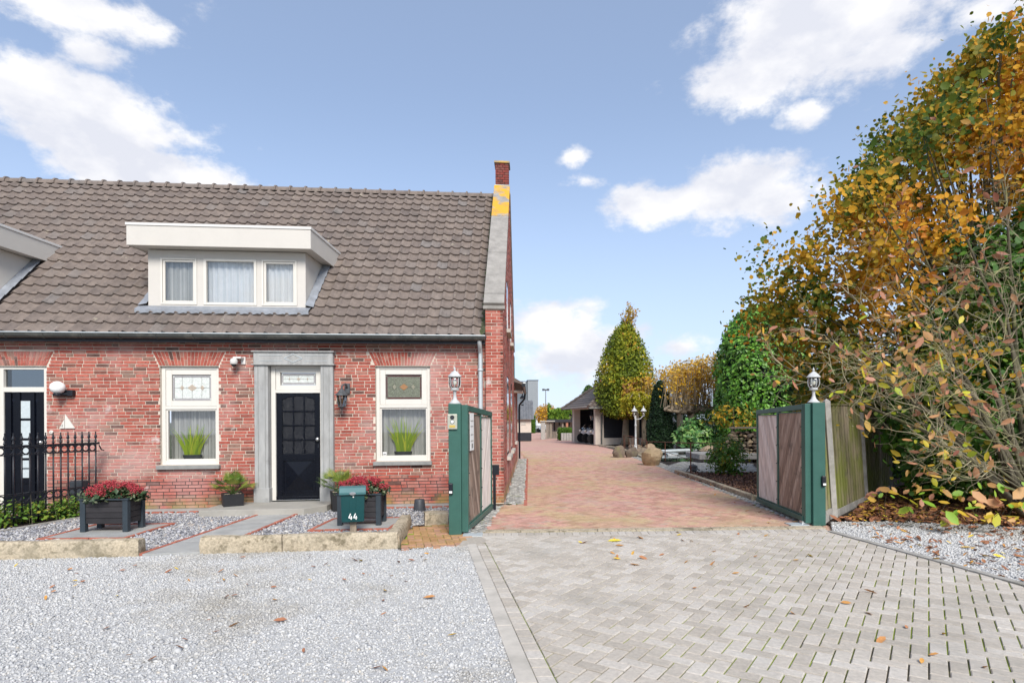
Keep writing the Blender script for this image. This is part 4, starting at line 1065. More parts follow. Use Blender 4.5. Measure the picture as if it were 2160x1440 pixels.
# ---- dormers
def dormer(u0, u1, v, zb, ztop, zbot, wins, curt, seed):
    """flat roofed dormer: front wall with three lights, raking cheeks, deep fascia"""
    vt = (zbot - 3.17) / PITCH - .15
    fr = MB(); zt = zbot - .002
    ws = [(u0 + (u1 - u0) * a_, u0 + (u1 - u0) * b_) for a_, b_ in wins]; wz0, wz1 = zb + .055, zt - .14
    holes = [(x, y, wz0, wz1) for x, y in ws]
    wall_backing(fr, u0, u1, zb - .02, zt, holes, v, v + .06)
    d = fr.build('dormer', M['cream_panel'], house, xf=hl)
    for uu, s_ in ((u0, 1), (u1, -1)):
        tri = [(v + .0605, zb - .05), (v + .0605, zt), (vt + .05, zt), ]
        MB().prism([(uu + s_ * .002, a_, b_) for a_, b_ in tri], [(uu + s_ * .05, a_, b_) for a_, b_ in tri]).build('cheek', M['cream_panel'], d, xf=hl)
    ov, sv = .28, .2
    vb = (ztop - 3.17) / PITCH - .15
    fa = MB()
    fa.prism([(u0 - sv, v - ov, zbot), (u1 + sv, v - ov, zbot), (u1 + sv, v - ov, ztop), (u0 - sv, v - ov, ztop)], [(u0 - sv, v - ov + .03, zbot), (u1 + sv, v - ov + .03, zbot), (u1 + sv, v - ov + .03, ztop), (u0 - sv, v - ov + .03, ztop)])
    for s_ in (0, 1):
        x0 = u0 - sv if s_ == 0 else u1 + sv - .03
        pl = [(v - ov + .031, zbot), (v - ov + .031, ztop), (vb + .05, ztop), (vt - .0, zbot)]
        fa.prism([(x0, a_, b_) for a_, b_ in pl], [(x0 + .03, a_, b_) for a_, b_ in pl])
    fa.build('fascia', M['cream_panel'], d, xf=hl, bevel=.003)
    MB().prism([(u0 - sv + .031, v - ov + .031, zbot + .012), (u1 + sv - .031, v - ov + .031, zbot + .012), (u1 + sv - .031, vt + .1, zbot + .012), (u0 - sv + .031, vt + .1, zbot + .012)],
               [(u0 - sv + .031, v - ov + .031, zbot + .03), (u1 + sv - .031, v - ov + .031, zbot + .03), (u1 + sv - .031, vt + .1, zbot + .03), (u0 - sv + .031, vt + .1, zbot + .03)]).build('soffit', M['cream_panel'], d, xf=hl)
    tr_ = MB(); tr_.box(u0 - sv - .015, u1 + sv + .015, v - ov - .015, v - ov + .03, ztop + .001, ztop + .05)
    for x0 in (u0 - sv - .015, u1 + sv - .03): tr_.box(x0, x0 + .045, v - ov + .0305, vb + .12, ztop + .001, ztop + .05)
    tr_.build('roof_trim', M['white'], d, xf=hl, bevel=.004)
    MB().box(u0 - sv + .03, u1 + sv - .03, v - ov + .04, vb + .2, ztop - .02, ztop + .012).build('flat_roof', M['lead'], d, xf=hl)
    lead = MB(); n = 40                               # dressed lead apron
    for i in range(n):
        a_, b_ = u0 - .16 + (u1 - u0 + .26) * i / n, u0 - .16 + (u1 - u0 + .26) * (i + 1) / n
        w0, w1 = [.10 + .012 * math.sin((PIL0 - .04 - x) / TW * 2 * math.pi) for x in (a_, b_)]
        v1 = v - .14
        lead.add([(a_, v - .006, zb + .03), (b_, v - .006, zb + .03), (b_, v1, roof_z(v1) + w1 + .04), (a_, v1, roof_z(v1) + w0 + .04)], [(0, 1, 2, 3)])
        lead.add([(a_, v1, roof_z(v1) + w0 + .04), (b_, v1, roof_z(v1) + w1 + .04), (b_, v1 - .0, roof_z(v1) + w1 - .03), (a_, v1, roof_z(v1) + w0 - .03)], [(0, 1, 2, 3)])
    lead.build('lead_apron', M['lead'], d, xf=hl, smooth=True, fix=False, angle=50)
    for uu, s_ in ((u1, 1), (u0, -1)):
        ls = MB(); n = 6
        for i in range(n):
            t0, t1 = i / n, (i + 1) / n - .01
            p, q = v + (vt - v) * t0 - .05, v + (vt - v) * t1
            ls.add([(uu + s_ * .004, p, roof_z(p) + .17), (uu + s_ * .16, p, roof_z(p) + .135), (uu + s_ * .14, q, roof_z(q) + .135), (uu + s_ * .004, q, roof_z(q) + .17)], [(0, 1, 2, 3)])
        ls.build('lead_soaker', M['lead'], d, xf=hl, fix=False)
    for i, (x, y) in enumerate(ws):
        s = MB(); rect_frame(s, x + .003, y - .003, wz0 + .003, wz1 - .003, .05 if i == 1 else .035, v - .012, v + .05)
        so = s.build('window', M['cream'], d, xf=hl, bevel=.004)
        if i != 1:
            s2 = MB(); rect_frame(s2, x + .042, y - .042, wz0 + .042, wz1 - .042, .035, v + .006, v + .045); s2.build('sash', M['cream'], d, xf=hl, bevel=.003)
        MB().box(x + .03, y - .03, v + .028, v + .033, wz0 + .03, wz1 - .03).build('pane', M['pane'], d, xf=hl)
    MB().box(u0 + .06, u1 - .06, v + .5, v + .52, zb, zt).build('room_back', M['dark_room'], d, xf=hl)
    names = ['sheer white curtain in the left light of the middle dormer', 'sheer white curtain in the wide centre light of the dormer', 'sheer white curtain in the right light of the dormer']
    if curt:
        for i, (x, y) in enumerate(ws):
            curtain('curtain', x + .02, y - .02, wz0 + .01, wz1 - .01, v + .14, (5, 8, 6)[i], 'net_curtain' if i else 'curtain', names[i], amp=.018, seed=seed + i)
    return d
WINS = [(.075, .305), (.345, .685), (.715, .945)]
dormer(DU0, DU1, DV, DZ - .0, DTOP, DBOT, WINS, True, 20)
w_ = DU1 - DU0
L_DU1 = fac(78, 540, DV + .45)[0] - .45
lu1 = L_DU1
dormer(lu1 - w_, lu1, DV, DZ, DTOP, DBOT, WINS, False, 30)

# ---- lower rear wing seen past the gable
rw = MB()
RW0, RW1 = DEPTH + .02, 12.9
rw_o = MB().box(-.5, -.03, RW0, RW1, 0, 2.75).build('rear_wing', M['mortar'], house, xf=hl)
rwb = MB()
for i in range(int(2.7 / CH)):
    z = .02 + (i + .5) * CH; v = RW0 - rb.random() * BL
    while v < RW1:
        lo, hi = max(RW0, v + .005), min(RW1, v + BL - .005); v += BL
        if hi - lo < .03 or (8.6 < (lo + hi) / 2 < 9.6 and .85 < z < 2.4): continue
        rwb.box(-.05, -.018, lo, hi, z - .026, z + .026, tone_brick())
rwb.build('rear_bricks', M['brick'], rw_o, xf=hl, kind='stuff', fix=False)
w = MB().box(-.045, -.03 + .006, 8.6, 9.6, .85, 2.4).build('window', M['cream'], rw_o, xf=hl)
MB().box(-.02, .06, 8.55, 9.65, .77, .846).build('sill', M['concrete_light'], rw_o, xf=hl)
MB().prism([(-.6, RW0, 3.0), (.28, RW0, 2.72), (.28, RW0, 2.78), (-.6, RW0, 3.3)], [(-.6, RW1, 3.0), (.28, RW1, 2.72), (.28, RW1, 2.78), (-.6, RW1, 3.3)]).build('rear_roof', M['tile'], rw_o, xf=hl)
MB().tube([(.3, RW0 - .05, 2.70), (.3, RW1, 2.70)], .06, 10).build('rear_gutter', M['black_iron'], rw_o, xf=hl)
MB().tube([(.3, RW1 - .3, 2.66), (.28, RW1 - .3, 2.45), (.07, RW1 - .3, 2.2), (.06, RW1 - .3, 2.0), (.06, RW1 - .3, .02)], .04, 8).build('rear_downpipe', M['black_iron'], rw_o, xf=hl)
MB().tube([(-.02, RW0 + .4, 2.52), (.28, RW0 + .4, 2.50)], .05, 10).build('beam_end', M['plaster'], rw_o, xf=hl)
rl = MB()
for v in (RW0 + .2, RW0 + 1.0, RW0 + 1.8): rl.bar((-.05, v, 3.05), (-.05, v, 3.75), .05, .05)
rl.bar((-.05, RW0 + .2, 3.75), (-.05, RW0 + 1.8, 3.75), .05, .05); rl.bar((-.05, RW0 + .2, 3.4), (-.05, RW0 + 1.8, 3.4), .03, .03)
rl.build('balcony_rail', M['green_paint'], rw_o, xf=hl)
# ================================================================== FRONT GARDEN
# ---- slate chip bed
bedp = [G(0, 1168), G(290, 1160), G(425, 1158), G(840, 1148), G(868, 1108), G(945, 1100), hl(-.9, -.45, 0), hl(-9.5, -.45, 0), Vector((-9.5, 6.9, 0))]
sheet('garden_bed', bedp, -.006, 'gravel_bed')
def off_path(p):                                       # keep chips off slabs
    return p
# path slabs, bordered by red bricks
path_l0, path_r0 = G(300, 1171), G(428, 1166)
path_l1, path_r1 = G(548, 1087), G(622, 1086)
path = tag(MB().add([(p.x, p.y, .004) for p in (path_l0, path_r0, path_r1, path_l1)], [(0, 1, 2, 3)]).build('garden_path', M['joint_moss']), kind='structure')
n = 4
for i in range(n):
    t0, t1 = i / n, (i + 1) / n - .003
    q = [along(path_l0, path_l1, t0), along(path_r0, path_r1, t0), along(path_r0, path_r1, t1), along(path_l0, path_l1, t1)]
    MB().prism([Vector((p.x, p.y, -.03)) for p in q], [Vector((p.x, p.y, .018)) for p in q]).build('path_slab', M['slab'], path, bevel=.003)
def brick_edge(a, b, w, parent, n=None, z=.026):
    d = (b - a); L = d.length; n = n or max(2, int(L / .205)); s = Vector((-d.y, d.x, 0)).normalized() * w
    for i in range(n):
        p, q = along(a, b, i / n), along(a, b, (i + 1) / n - .012)
        zz = z + random.uniform(-.004, .004)
        MB().prism([Vector((x.x, x.y, -.03)) for x in (p, q, q + s, p + s)], [Vector((x.x, x.y, zz)) for x in (p, q, q + s, p + s)], random.random()).build('edge_brick', M['edge_brick'], parent, bevel=.004)
brick_edge(path_l0, path_l1, .055, path); brick_edge(path_r1, path_r0, .055, path)
# narrow paving strip at the foot of the facade
strip = empty('foot_strip', hl(-5, -.25, 0)); tag(strip, kind='structure')
for a_, b_ in ((-9.5, DR[0] - .55), (DR[1] + .12, PIL0 - .1)):
    u = a_
    while u < b_ - .05:
        w_ = min(.6, b_ - u)
        MB().box(u + .003, u + w_ - .003, -.36, -.008, -.03, .022).build('foot_slab', M['slab'], strip, xf=hl, bevel=.003); u += w_
    brick_edge(hl(a_, -.42, 0), hl(b_, -.42, 0), .055, strip)
# doorstep with a chamfered right corner
st_z = .115
s0, s1 = fac(472, 1088, -1.0)[0] , fac(716, 1075, -.9)[0]
stp = [hl(DR[0] - .52, -.02, 0), hl(DR[0] - .50, -.98, 0), hl(DR[1] - .2, -.98, 0), hl(DR[1] + .06, -.62, 0), hl(DR[1] + .06, -.02, 0)]
tag(MB().prism([Vector((p.x, p.y, -.02)) for p in stp], [Vector((p.x, p.y, st_z)) for p in stp]).build('doorstep', M['step_stone'], None, bevel=.008), 'wide grey stone doorstep in front of the black panelled door', 'step')
# ---- two tiled stands for the planters
def stand(pts, label):
    o = empty('planter_stand', pts[0]); tag(o, label, 'paving')
    c = sum(pts, Vector()) / len(pts)
    q = [p + (c - p).normalized() * .06 for p in pts]
    MB().prism([Vector((p.x, p.y, -.03)) for p in q], [Vector((p.x, p.y, .016)) for p in q]).build('stand_slab', M['slab'], o, bevel=.003)
    for a_, b_ in zip(pts, pts[1:] + pts[:1]):
        d = b_ - a_; s = Vector((-d.y, d.x, 0)).normalized()
        if (c - a_).dot(s) < 0: brick_edge(b_, a_, .055, o)
        else: brick_edge(a_, b_, .055, o)
    return o
ST1 = [G(76, 1139), G(262, 1138), G(372, 1105), G(200, 1108)]
ST2 = [G(648, 1121), G(822, 1118), G(862, 1092), G(702, 1095)]
stand(ST1, 'low slab edged with red brick under the planter beside the iron fence')
stand(ST2, 'low slab edged with red brick under the planter behind the mailbox')
# chips (kept clear of slabs)
def bed_chips():
    n = 26000; q = sample_poly(bedp, n)
    keep = np.ones(n, bool)
    for poly in (ST1, ST2, [path_l0, path_r0, path_r1, path_l1], stp): keep &= ~inside(poly, q[:, 0], q[:, 1])
    w = np.array([(p[0] - HO.x) * -HU.y + (p[1] - HO.y) * HU.x for p in q]); keep &= (w < -.43)
    keep &= q[:, 0] > -8.6
    fd = (q[:, 0] + 7.74) - (q[:, 1] - 8.85) * .348
    keep &= ~((fd < .16) & (q[:, 1] > 8.0))
    q = q[keep]; n = len(q)
    x, y, z = frames(n, np.tile([0, 0, 1.0], (n, 1)), .8); s = .019 * np.exp(RNG.normal(0, .35, n))
    tv = [(1, .1, 0), (.35, .85, .2), (-.6, .7, -.1), (-1, -.15, .1), (-.3, -.9, -.1), (.7, -.65, .1), (.1, .05, .95), (0, 0, -.9)]
    tf = [(i, (i + 1) % 6, 6) for i in range(6)] + [((i + 1) % 6, i, 7) for i in range(6)]
    a = RNG.uniform(.55, 1.0, n)
    tag(cloud_mesh('slate_chips', tv, tf, np.column_stack([q, RNG.uniform(-.002, .01, n)]), x * s[:, None], y * (s * a)[:, None], z * (s * .4)[:, None], RNG.beta(1.8, 1.6, n), M['slate'], kind='stuff'),
        'grey and white slate chips filling the front garden bed', 'chips')
bed_chips()
# ---- rough granite kerb stones
def stone_block(name, a, b, w, h, label, rough=.012, seed=0, cutend=None):
    rr = random.Random(seed); d = b - a; L = d.length; d.normalize(); s = Vector((-d.y, d.x, 0))
    n = max(3, int(L / .1)); mb = MB(); rows = []
    sec = [(0, -.02), (0, h * .5), (0.008, h - .02), (.03, h), (w * .5, h), (w - .03, h), (w, h - .03), (w, -.02)]
    for i in range(n + 1):
        t = i / n; e = .015 if i in (0, n) else 0
        rows.append([a + d * (L * t + rr.uniform(-rough, rough) * .5) + s * (x + rr.uniform(-rough, rough) * .6) + Vector((0, 0, z + (rr.uniform(-rough, rough) * .6 if z > 0 else 0))) for x, z in sec])
    k = len(sec)
    vs = [p for r_ in rows for p in r_]; fs = []
    for i in range(n): fs += [(i * k + j, i * k + j + 1, (i + 1) * k + j + 1, (i + 1) * k + j) for j in range(k - 1)]
    fs += [tuple(range(k)), tuple(n * k + j for j in reversed(range(k)))]
    o = mb.add(vs, fs).build(name, M['granite'], None, loc=(a + b) / 2, smooth=True, angle=40)
    return tag(o, label, 'kerb stone', 'rough granite kerb stones along the gravel yard')
kz = .19
stone_block('kerb_stone', G(-190, 1184), G(291, 1172), .17, kz, 'long mossy granite kerb stone left of the garden path', seed=1)
stone_block('kerb_stone', G(421, 1167), G(594, 1162), .17, kz, 'granite kerb stone next to the right side of the garden path', seed=2)
stone_block('kerb_stone', G(596.5, 1162), G(838, 1155), .17, kz, 'granite kerb stone with dark streak below the green mailbox', seed=3)
stone_block('kerb_stone', G(842, 1152), G(868, 1109.5), .17, kz * .95, 'granite kerb stone turning back beside the ochre bricks', seed=4)
stone_block('kerb_stone', G(896, 1106), G(946, 1104), .3, .17, 'short granite kerb stone next to the green gate post', seed=5)

# ---- planters and shrubs
def planter(x0, y0, w, dpt, h, label):
    c = Vector((x0 + w / 2, y0 + dpt / 2, .016)); t = empty('planter_box', c, label, 'planter', 'dark slatted planter boxes in the front garden')
    lw = .075
    for (x, y) in ((x0, y0), (x0 + w - lw, y0), (x0, y0 + dpt - lw), (x0 + w - lw, y0 + dpt - lw)):
        MB().box(x, x + lw, y, y + lw, .016, h).build('leg', M['planter_leg'], t, bevel=.006)
    z0, z1 = .13, h - .015; n = 4; bh = (z1 - z0) / n
    for i in range(n):
        a_, b_ = z0 + i * bh + .002, z0 + (i + 1) * bh - .003
        for (xa, xb, ya, yb) in ((x0 + lw, x0 + w - lw, y0 + .018, y0 + .04), (x0 + lw, x0 + w - lw, y0 + dpt - .04, y0 + dpt - .018), (x0 + .018, x0 + .04, y0 + lw, y0 + dpt - lw), (x0 + w - .04, x0 + w - .018, y0 + lw, y0 + dpt - lw)):
            MB().box(xa, xb, ya, yb, a_, b_, random.random()).build('board', M['planter_board'], t, bevel=.004)
    rim = MB(); rim.box(x0 - .012, x0 + w + .012, y0 - .012, y0 + .06, h + .001, h + .022); rim.box(x0 - .012, x0 + w + .012, y0 + dpt - .06, y0 + dpt + .012, h + .001, h + .022)
    rim.box(x0 - .012, x0 + .06, y0 + .061, y0 + dpt - .061, h + .001, h + .022); rim.box(x0 + w - .06, x0 + w + .012, y0 + .061, y0 + dpt - .061, h + .001, h + .022)
    rim.build('rim', M['planter_leg'], t, bevel=.003)
    MB().box(x0 + .04, x0 + w - .04, y0 + .04, y0 + dpt - .04, h - .1, h - .03).build('soil', M['soil'], t)
    return c
f1, f2 = G(168, 1124.5), G(711, 1110.5)
P1 = planter(f1.x, f1.y, .69, .42, .475, 'dark slatted planter of red skimmia beside the iron fence')
P2 = planter(f2.x, f2.y, .66, .42, .475, 'dark slatted planter of red skimmia behind the mailbox')
def ell_points(n, c, r, shell=.5, zmin=-1.0):
    d = unit(RNG.normal(size=(n * 3, 3))); d = d[d[:, 2] > zmin][:n]; n = len(d)
    k = RNG.uniform(shell, 1.0, n) ** .6
    return np.array(c) + d * np.array(r) * k[:, None], d
def leaves(name, pos, size, m, parent=None, nrm=None, spread=1.0, tpl=LEAF4, tones=None, var=.25, aspect=1.0, kind=None):
    n = len(pos); x, y, z = frames(n, nrm, spread); s = size * np.exp(RNG.normal(0, var, n))
    return cloud_mesh(name, *tpl, pos, x * s[:, None], y * s[:, None] * aspect, z * s[:, None], RNG.random(n) if tones is None else np.clip(tones, 0, 1), M[m], parent=parent, kind=kind)
def skimmia(c, h, rx, ry, rz, label, seed):
    t = empty('skimmia_shrub', (c.x, c.y, h), label, 'shrub', 'red skimmia shrubs in the planters')
    rr = random.Random(seed); st = MB(); heads = []
    for k in range(58):
        a, q = rr.uniform(0, 2 * math.pi), math.sqrt(rr.random())
        x, y = c.x + rx * q * math.cos(a), c.y + ry * q * math.sin(a); z = h + rz * (1.0 - .55 * q * q) * rr.uniform(.72, 1.05)
        heads.append((x, y, z)); st.tube([(c.x + (x - c.x) * .3, c.y + (y - c.y) * .3, h - .04), (x, y, z)], [.006, .003], 4)
    st.build('stems', M['bark'], t, kind='stuff')
    hp = np.array(heads); n = 70
    pts = (hp[:, None, :] + RNG.normal(0, 1, (len(hp), n, 3)) * np.array([.022, .022, .024])).reshape(-1, 3)
    leaves('flower_heads', pts, .0085, 'skimmia_flower', t, tpl=([(1, 0, 0), (-.5, .87, 0), (-.5, -.87, 0), (0, 0, 1.2)], [(0, 1, 3), (1, 2, 3), (2, 0, 3), (0, 2, 1)]))
    lp = (hp[:, None, :] + np.column_stack([RNG.normal(0, .05, (len(hp) * 22)), RNG.normal(0, .05, len(hp) * 22), RNG.uniform(-.12, -.02, len(hp) * 22)]).reshape(len(hp), 22, 3)).reshape(-1, 3)
    leaves('foliage', lp, .034, 'skimmia_leaf', t, nrm=np.tile([0, -.3, 1.0], (len(lp), 1)), spread=.8, tpl=LEAF4F)
skimmia(P1, .475, .40, .25, .25, 'red flowering skimmia shrub beside the iron fence', 5)
skimmia(P2, .475, .40, .25, .24, 'red flowering skimmia shrub behind the mailbox', 6)

# ---- fan palms in black tubs
def palm(base, rz, label, nf=15, size=.42):
    t = empty('potted_palm', base, label, 'palm', 'fan palms in black tubs by the front door')
    c, s = math.cos(rz), math.sin(rz); w = .17
    xf = lambda x, y, z: Vector((base.x + x * c - y * s, base.y + x * s + y * c, base.z + z))
    pot = MB(); pot.add([(-w * .9, -w * .9, 0), (w * .9, -w * .9, 0), (w * .9, w * .9, 0), (-w * .9, w * .9, 0), (-w, -w, .33), (w, -w, .33), (w, w, .33), (-w, w, .33), (-w + .02, -w + .02, .33), (w - .02, -w + .02, .33), (w - .02, w - .02, .33), (-w + .02, w - .02, .33), (-w + .02, -w + .02, .28), (w - .02, -w + .02, .28), (w - .02, w - .02, .28), (-w + .02, w - .02, .28)],
        [(0, 3, 2, 1)] + [(i, (i + 1) % 4, 4 + (i + 1) % 4, 4 + i) for i in range(4)] + [(4 + i, 4 + (i + 1) % 4, 8 + (i + 1) % 4, 8 + i) for i in range(4)] + [(8 + i, 8 + (i + 1) % 4, 12 + (i + 1) % 4, 12 + i) for i in range(4)])
    pot.build('tub', M['pot_black'], t, xf=xf, fix=False)
    pb = MB()
    for k in range(60): pb.ball((random.uniform(-w + .03, w - .03), random.uniform(-w + .03, w - .03), .29 + random.uniform(0, .02)), .018, 5, 3, sz=.6)
    pb.add([(-w + .02, -w + .02, .285), (w - .02, -w + .02, .285), (w - .02, w - .02, .285), (-w + .02, w - .02, .285)], [(0, 1, 2, 3)])
    pb.build('pebbles', M['granite'], t, xf=xf, fix=False)
    rr = random.Random(int(base.x * 100))
    for k in range(nf):
        a = 2 * math.pi * k / nf + rr.uniform(-.3, .3); el = rr.uniform(.25, 1.3)
        d = Vector((math.cos(a) * math.cos(el), math.sin(a) * math.cos(el), math.sin(el))); L = size * rr.uniform(.45, .75)
        o = Vector((0, 0, .3)); tip = o + d * L
        fr = MB().tube([o, o + d * L * .5 + Vector((0, 0, .02)), tip], [.006, .005, .004], 4)
        side = d.cross(Vector((0, 0, 1))).normalized(); nb = 17; tone = rr.random()
        for j in range(nb):
            f = (j / (nb - 1) - .5) * 2.5; bl = size * .55 * (1 - .25 * abs(f) / 1.25)
            e = (d * math.cos(f) + side * math.sin(f)).normalized(); up = side.cross(d).normalized()
            q = tip + e * bl + Vector((0, 0, -.08 * bl - .03 * abs(f))); w_ = e.cross(up).normalized() * .0085
            m_ = tip + e * bl * .55
            fr.add([tip, m_ + w_ + up * .004, q, m_ - w_ + up * .004], [(0, 1, 2, 3)], min(1, max(0, tone + rr.uniform(-.25, .25))))
        fr.build('frond', M['leaf_palm'], t, xf=xf, fix=False)
palm(G(478, 1083) + Vector((0, .22, .0)), .55, 'fan palm in a black tub left of the front door')
pp = hl(DR[1] + .28, -.55, 0); palm(Vector((pp.x, pp.y, .02)), .4, 'fan palm half hidden behind the skimmia right of the door', size=.46)

# ---- mailbox
def mailbox():
    b = G(745, 1124); t = empty('mailbox', b, 'dark green mailbox numbered 44 on a short wooden post', 'mailbox')
    ang = .22; c, s = math.cos(ang), math.sin(ang)
    xf = lambda x, y, z: Vector((b.x + x * c - y * s, b.y + x * s + y * c, z))
    MB().box(-.045, .045, .0, .08, 0, .33).build('post', M['wood_post'], t, xf=xf, bevel=.004)
    w = .165; z0, z1 = .17, .575; v0, v1 = -.10, .03
    bo = MB(); bo.prism([(-w * .93, v0 + .02, z0), (w * .93, v0 + .02, z0), (w, v0, z1), (-w, v0, z1)], [(-w * .93, v1 - .031, z0), (w * .93, v1 - .031, z0), (w, v1 - .031, z1), (-w, v1 - .031, z1)])
    body = bo.build('body', M['teal_paint'], t, xf=xf, bevel=.012)
    rb_ = MB()
    rb_.prism([(-.05, v0 - .004, z1 - .01), (.05, v0 - .004, z1 - .01), (.035, v0 + .013, z0 + .02), (-.035, v0 + .013, z0 + .02)], [(-.05, v0 + .01, z1 - .01), (.05, v0 + .01, z1 - .01), (.035, v0 + .02, z0 + .02), (-.035, v0 + .02, z0 + .02)])
    rb_.build('front_ridge', M['teal_paint'], t, xf=xf, bevel=.003)
    ld = MB(); pr = [(v0 - .03, z1 - .015), (v0 - .03, z1 + .02), (v0 + .015, z1 + .085), (v1 - .03, z1 + .105), (v1 - .02, z1 + .0)]
    ld.prism([(-w - .018, a_, b_) for a_, b_ in pr], [(w + .018, a_, b_) for a_, b_ in pr]); ld.build('lid', M['teal_lid'], t, xf=xf, bevel=.008)
    MB().lathe([(.04, 0), (.045, .004), (.036, .008)], (0, 0, 0), 18, sy=.5).build('badge', M['steel'], t, xf=lambda x, y, z: xf(x, v0 - .031 - z, z1 + .004 + y))
    MB().lathe([(.011, 0), (.011, .006)], (0, 0, 0), 12).build('lock', M['white'], t, xf=lambda x, y, z: xf(x + .01, v0 - .004 - z, z1 - .045 + y))
    # the house number
    dg = []
    def four(x0, z0, h):
        yv = v0 + .004
        wv = h * .17
        m = MB(); q = lambda a_, c_: (x0 + a_ * h, yv, z0 + c_ * h)
        for (p, r_) in ((((.30, 1.0)), (.0, .30)), (((.0, .30)), (.56, .30)), (((.42, .62)), (.40, .0))):
            m.bar(q(*p), q(*r_), .004, wv, up=(r_[0] - p[0] == 0 and (1, 0, 0) or (0, 0, 1)))
        return m
    for x0 in (-.055, .012):
        four(x0, z0 + .04, .085).build('digit', M['paper'], t, xf=xf)
mailbox()
# upturned bucket
bk = G(885, 1076.5)
tag(MB().lathe([(.115, 0), (.118, .012), (.108, .02), (.088, .195), (.08, .205), (.02, .206)], bk, 22).build('bucket', M['plastic_grey'], None, loc=bk, smooth=True, angle=40), 'small dark bucket standing upside down by the house wall', 'bucket')

# ---- iron fence on the left
def iron_fence():
    a = Vector((-7.27, 10.22, 0)); b = Vector((-7.78, 8.75, 0)); d = (b - a).normalized(); n = 19; step = .1155
    t = empty('iron_fence', (a + b) / 2, 'black iron fence with spear finials and ring friezes', 'fence')
    pt = lambda k, z: a + d * (step * k) + Vector((0, 0, z))
    z_b, z_l, z_lr, z_ur, z_t = .14, .36, .50, 1.10, 1.235
    s = Vector((-d.y, d.x, 0))
    for z, w, h in ((z_b, .022, .045), (z_l, .028, .012), (z_lr, .028, .012), (z_ur, .028, .012), (z_t, .03, .035)):
        MB().bar(a - d * .06 + Vector((0, 0, z)), a + d * (step * (n - 1) + .3) + Vector((0, 0, z)), w, h).build('rail', M['black_iron'], t)
    fin = [(.008, 0), (.02, .012), (.021, .03), (.011, .04), (.017, .05), (.012, .06), (.009, .068), (.024, .085), (.022, .10), (.011, .14), (.007, .165), (.012, .175), (.006, .185)]
    fme = MB().lathe(fin, (0, 0, 0), 10).mesh('finial', M['black_iron'], smooth=True)
    pme = MB().tube([(0, 0, .02), (0, 0, z_t + .02)], .0125, 8).mesh('picket', M['black_iron'], smooth=True)
    rg = MB(); k = 18; r0 = .054
    ring = [[(s * 0 + d * (r0 + q * .008) * math.cos(2 * math.pi * i / k) + Vector((0, 0, (r0 + q * .008) * math.sin(2 * math.pi * i / k))) + s * o_) for q, o_ in ((-1, -.01), (1, -.01), (1, .01), (-1, .01))] for i in range(k)]
    vs = [p for r_ in ring for p in r_]; rg.add(vs, [(i * 4 + j, i * 4 + (j + 1) % 4, ((i + 1) % k) * 4 + (j + 1) % 4, ((i + 1) % k) * 4 + j) for i in range(k) for j in range(4)])
    rme = rg.mesh('ring', M['black_iron'])
    for i in range(n):
        p = link_mesh('picket', pme, t, pt(i, 0)); f = link_mesh('finial', fme, p); f.location = (0, 0, z_t + .02)
        if i < n - 1:
            for z in ((z_l + z_lr) / 2, (z_ur + z_t) / 2 - .004): link_mesh('ring', rme, t, pt(i + .5, z))
    sc = a - d * .06
    MB().tube([sc + Vector((0, 0, 1.2)), sc - d * .04 + Vector((0, 0, 1.12)), sc - d * .09 + Vector((0, 0, 1.105))], [.012, .012, .008], 6).build('scroll', M['black_iron'], t)
    e0, e1 = a + Vector((.16, .1, 0)), b + Vector((.16, -.6, 0))
    tag(MB().bar(e0 + Vector((0, 0, .0)), e1 + Vector((0, 0, .0)), .06, .05).build('kerb_edging', M['concrete'], None), kind='structure')
    pts = np.array([list(a + d * (step * random.uniform(-1, n + 2)) + s * random.uniform(-.45, .12) * 1.0) for _ in range(150)])
    cl = empty('ground_cover', (a + b) / 2, 'leafy green ground cover growing at the foot of the iron fence', 'plants')
    lp = (pts[:, None, :] + RNG.normal(0, 1, (150, 26, 3)) * np.array([.06, .06, .09]) + np.array([0, 0, .14])).reshape(-1, 3); lp = lp[lp[:, 2] > .01]
    leaves('foliage', lp, .03, 'leaf_ground', cl, nrm=np.tile([0, -.4, 1.0], (len(lp), 1)), spread=.9, tpl=LEAF4F, kind='stuff')
    stm = MB()
    for _ in range(40):
        p = pts[random.randrange(150)]; h = random.uniform(.12, .5); stm.tube([(p[0], p[1], 0), (p[0] + random.uniform(-.1, .1), p[1], h)], [.004, .002], 4)
    stm.build('stems', M['bark'], cl, kind='stuff')
    so = sheet('fence_bed', [a + Vector((.14, .2, 0)), b + Vector((.14, -.9, 0)), b + Vector((-1.6, -.9, 0)), a + Vector((-1.4, .1, 0))], .006, 'soil')
iron_fence()
mbx = hl(fu(160), -.2, 0)
tag(MB().box(fu(150, -.1), fu(178, -.1), -.16, -.008, fz(160, 1063), fz(160, 1012)).build('meter_box', M['plastic_grey'], None, xf=hl, bevel=.02), 'dark grey meter box on the wall behind the fence', 'box')

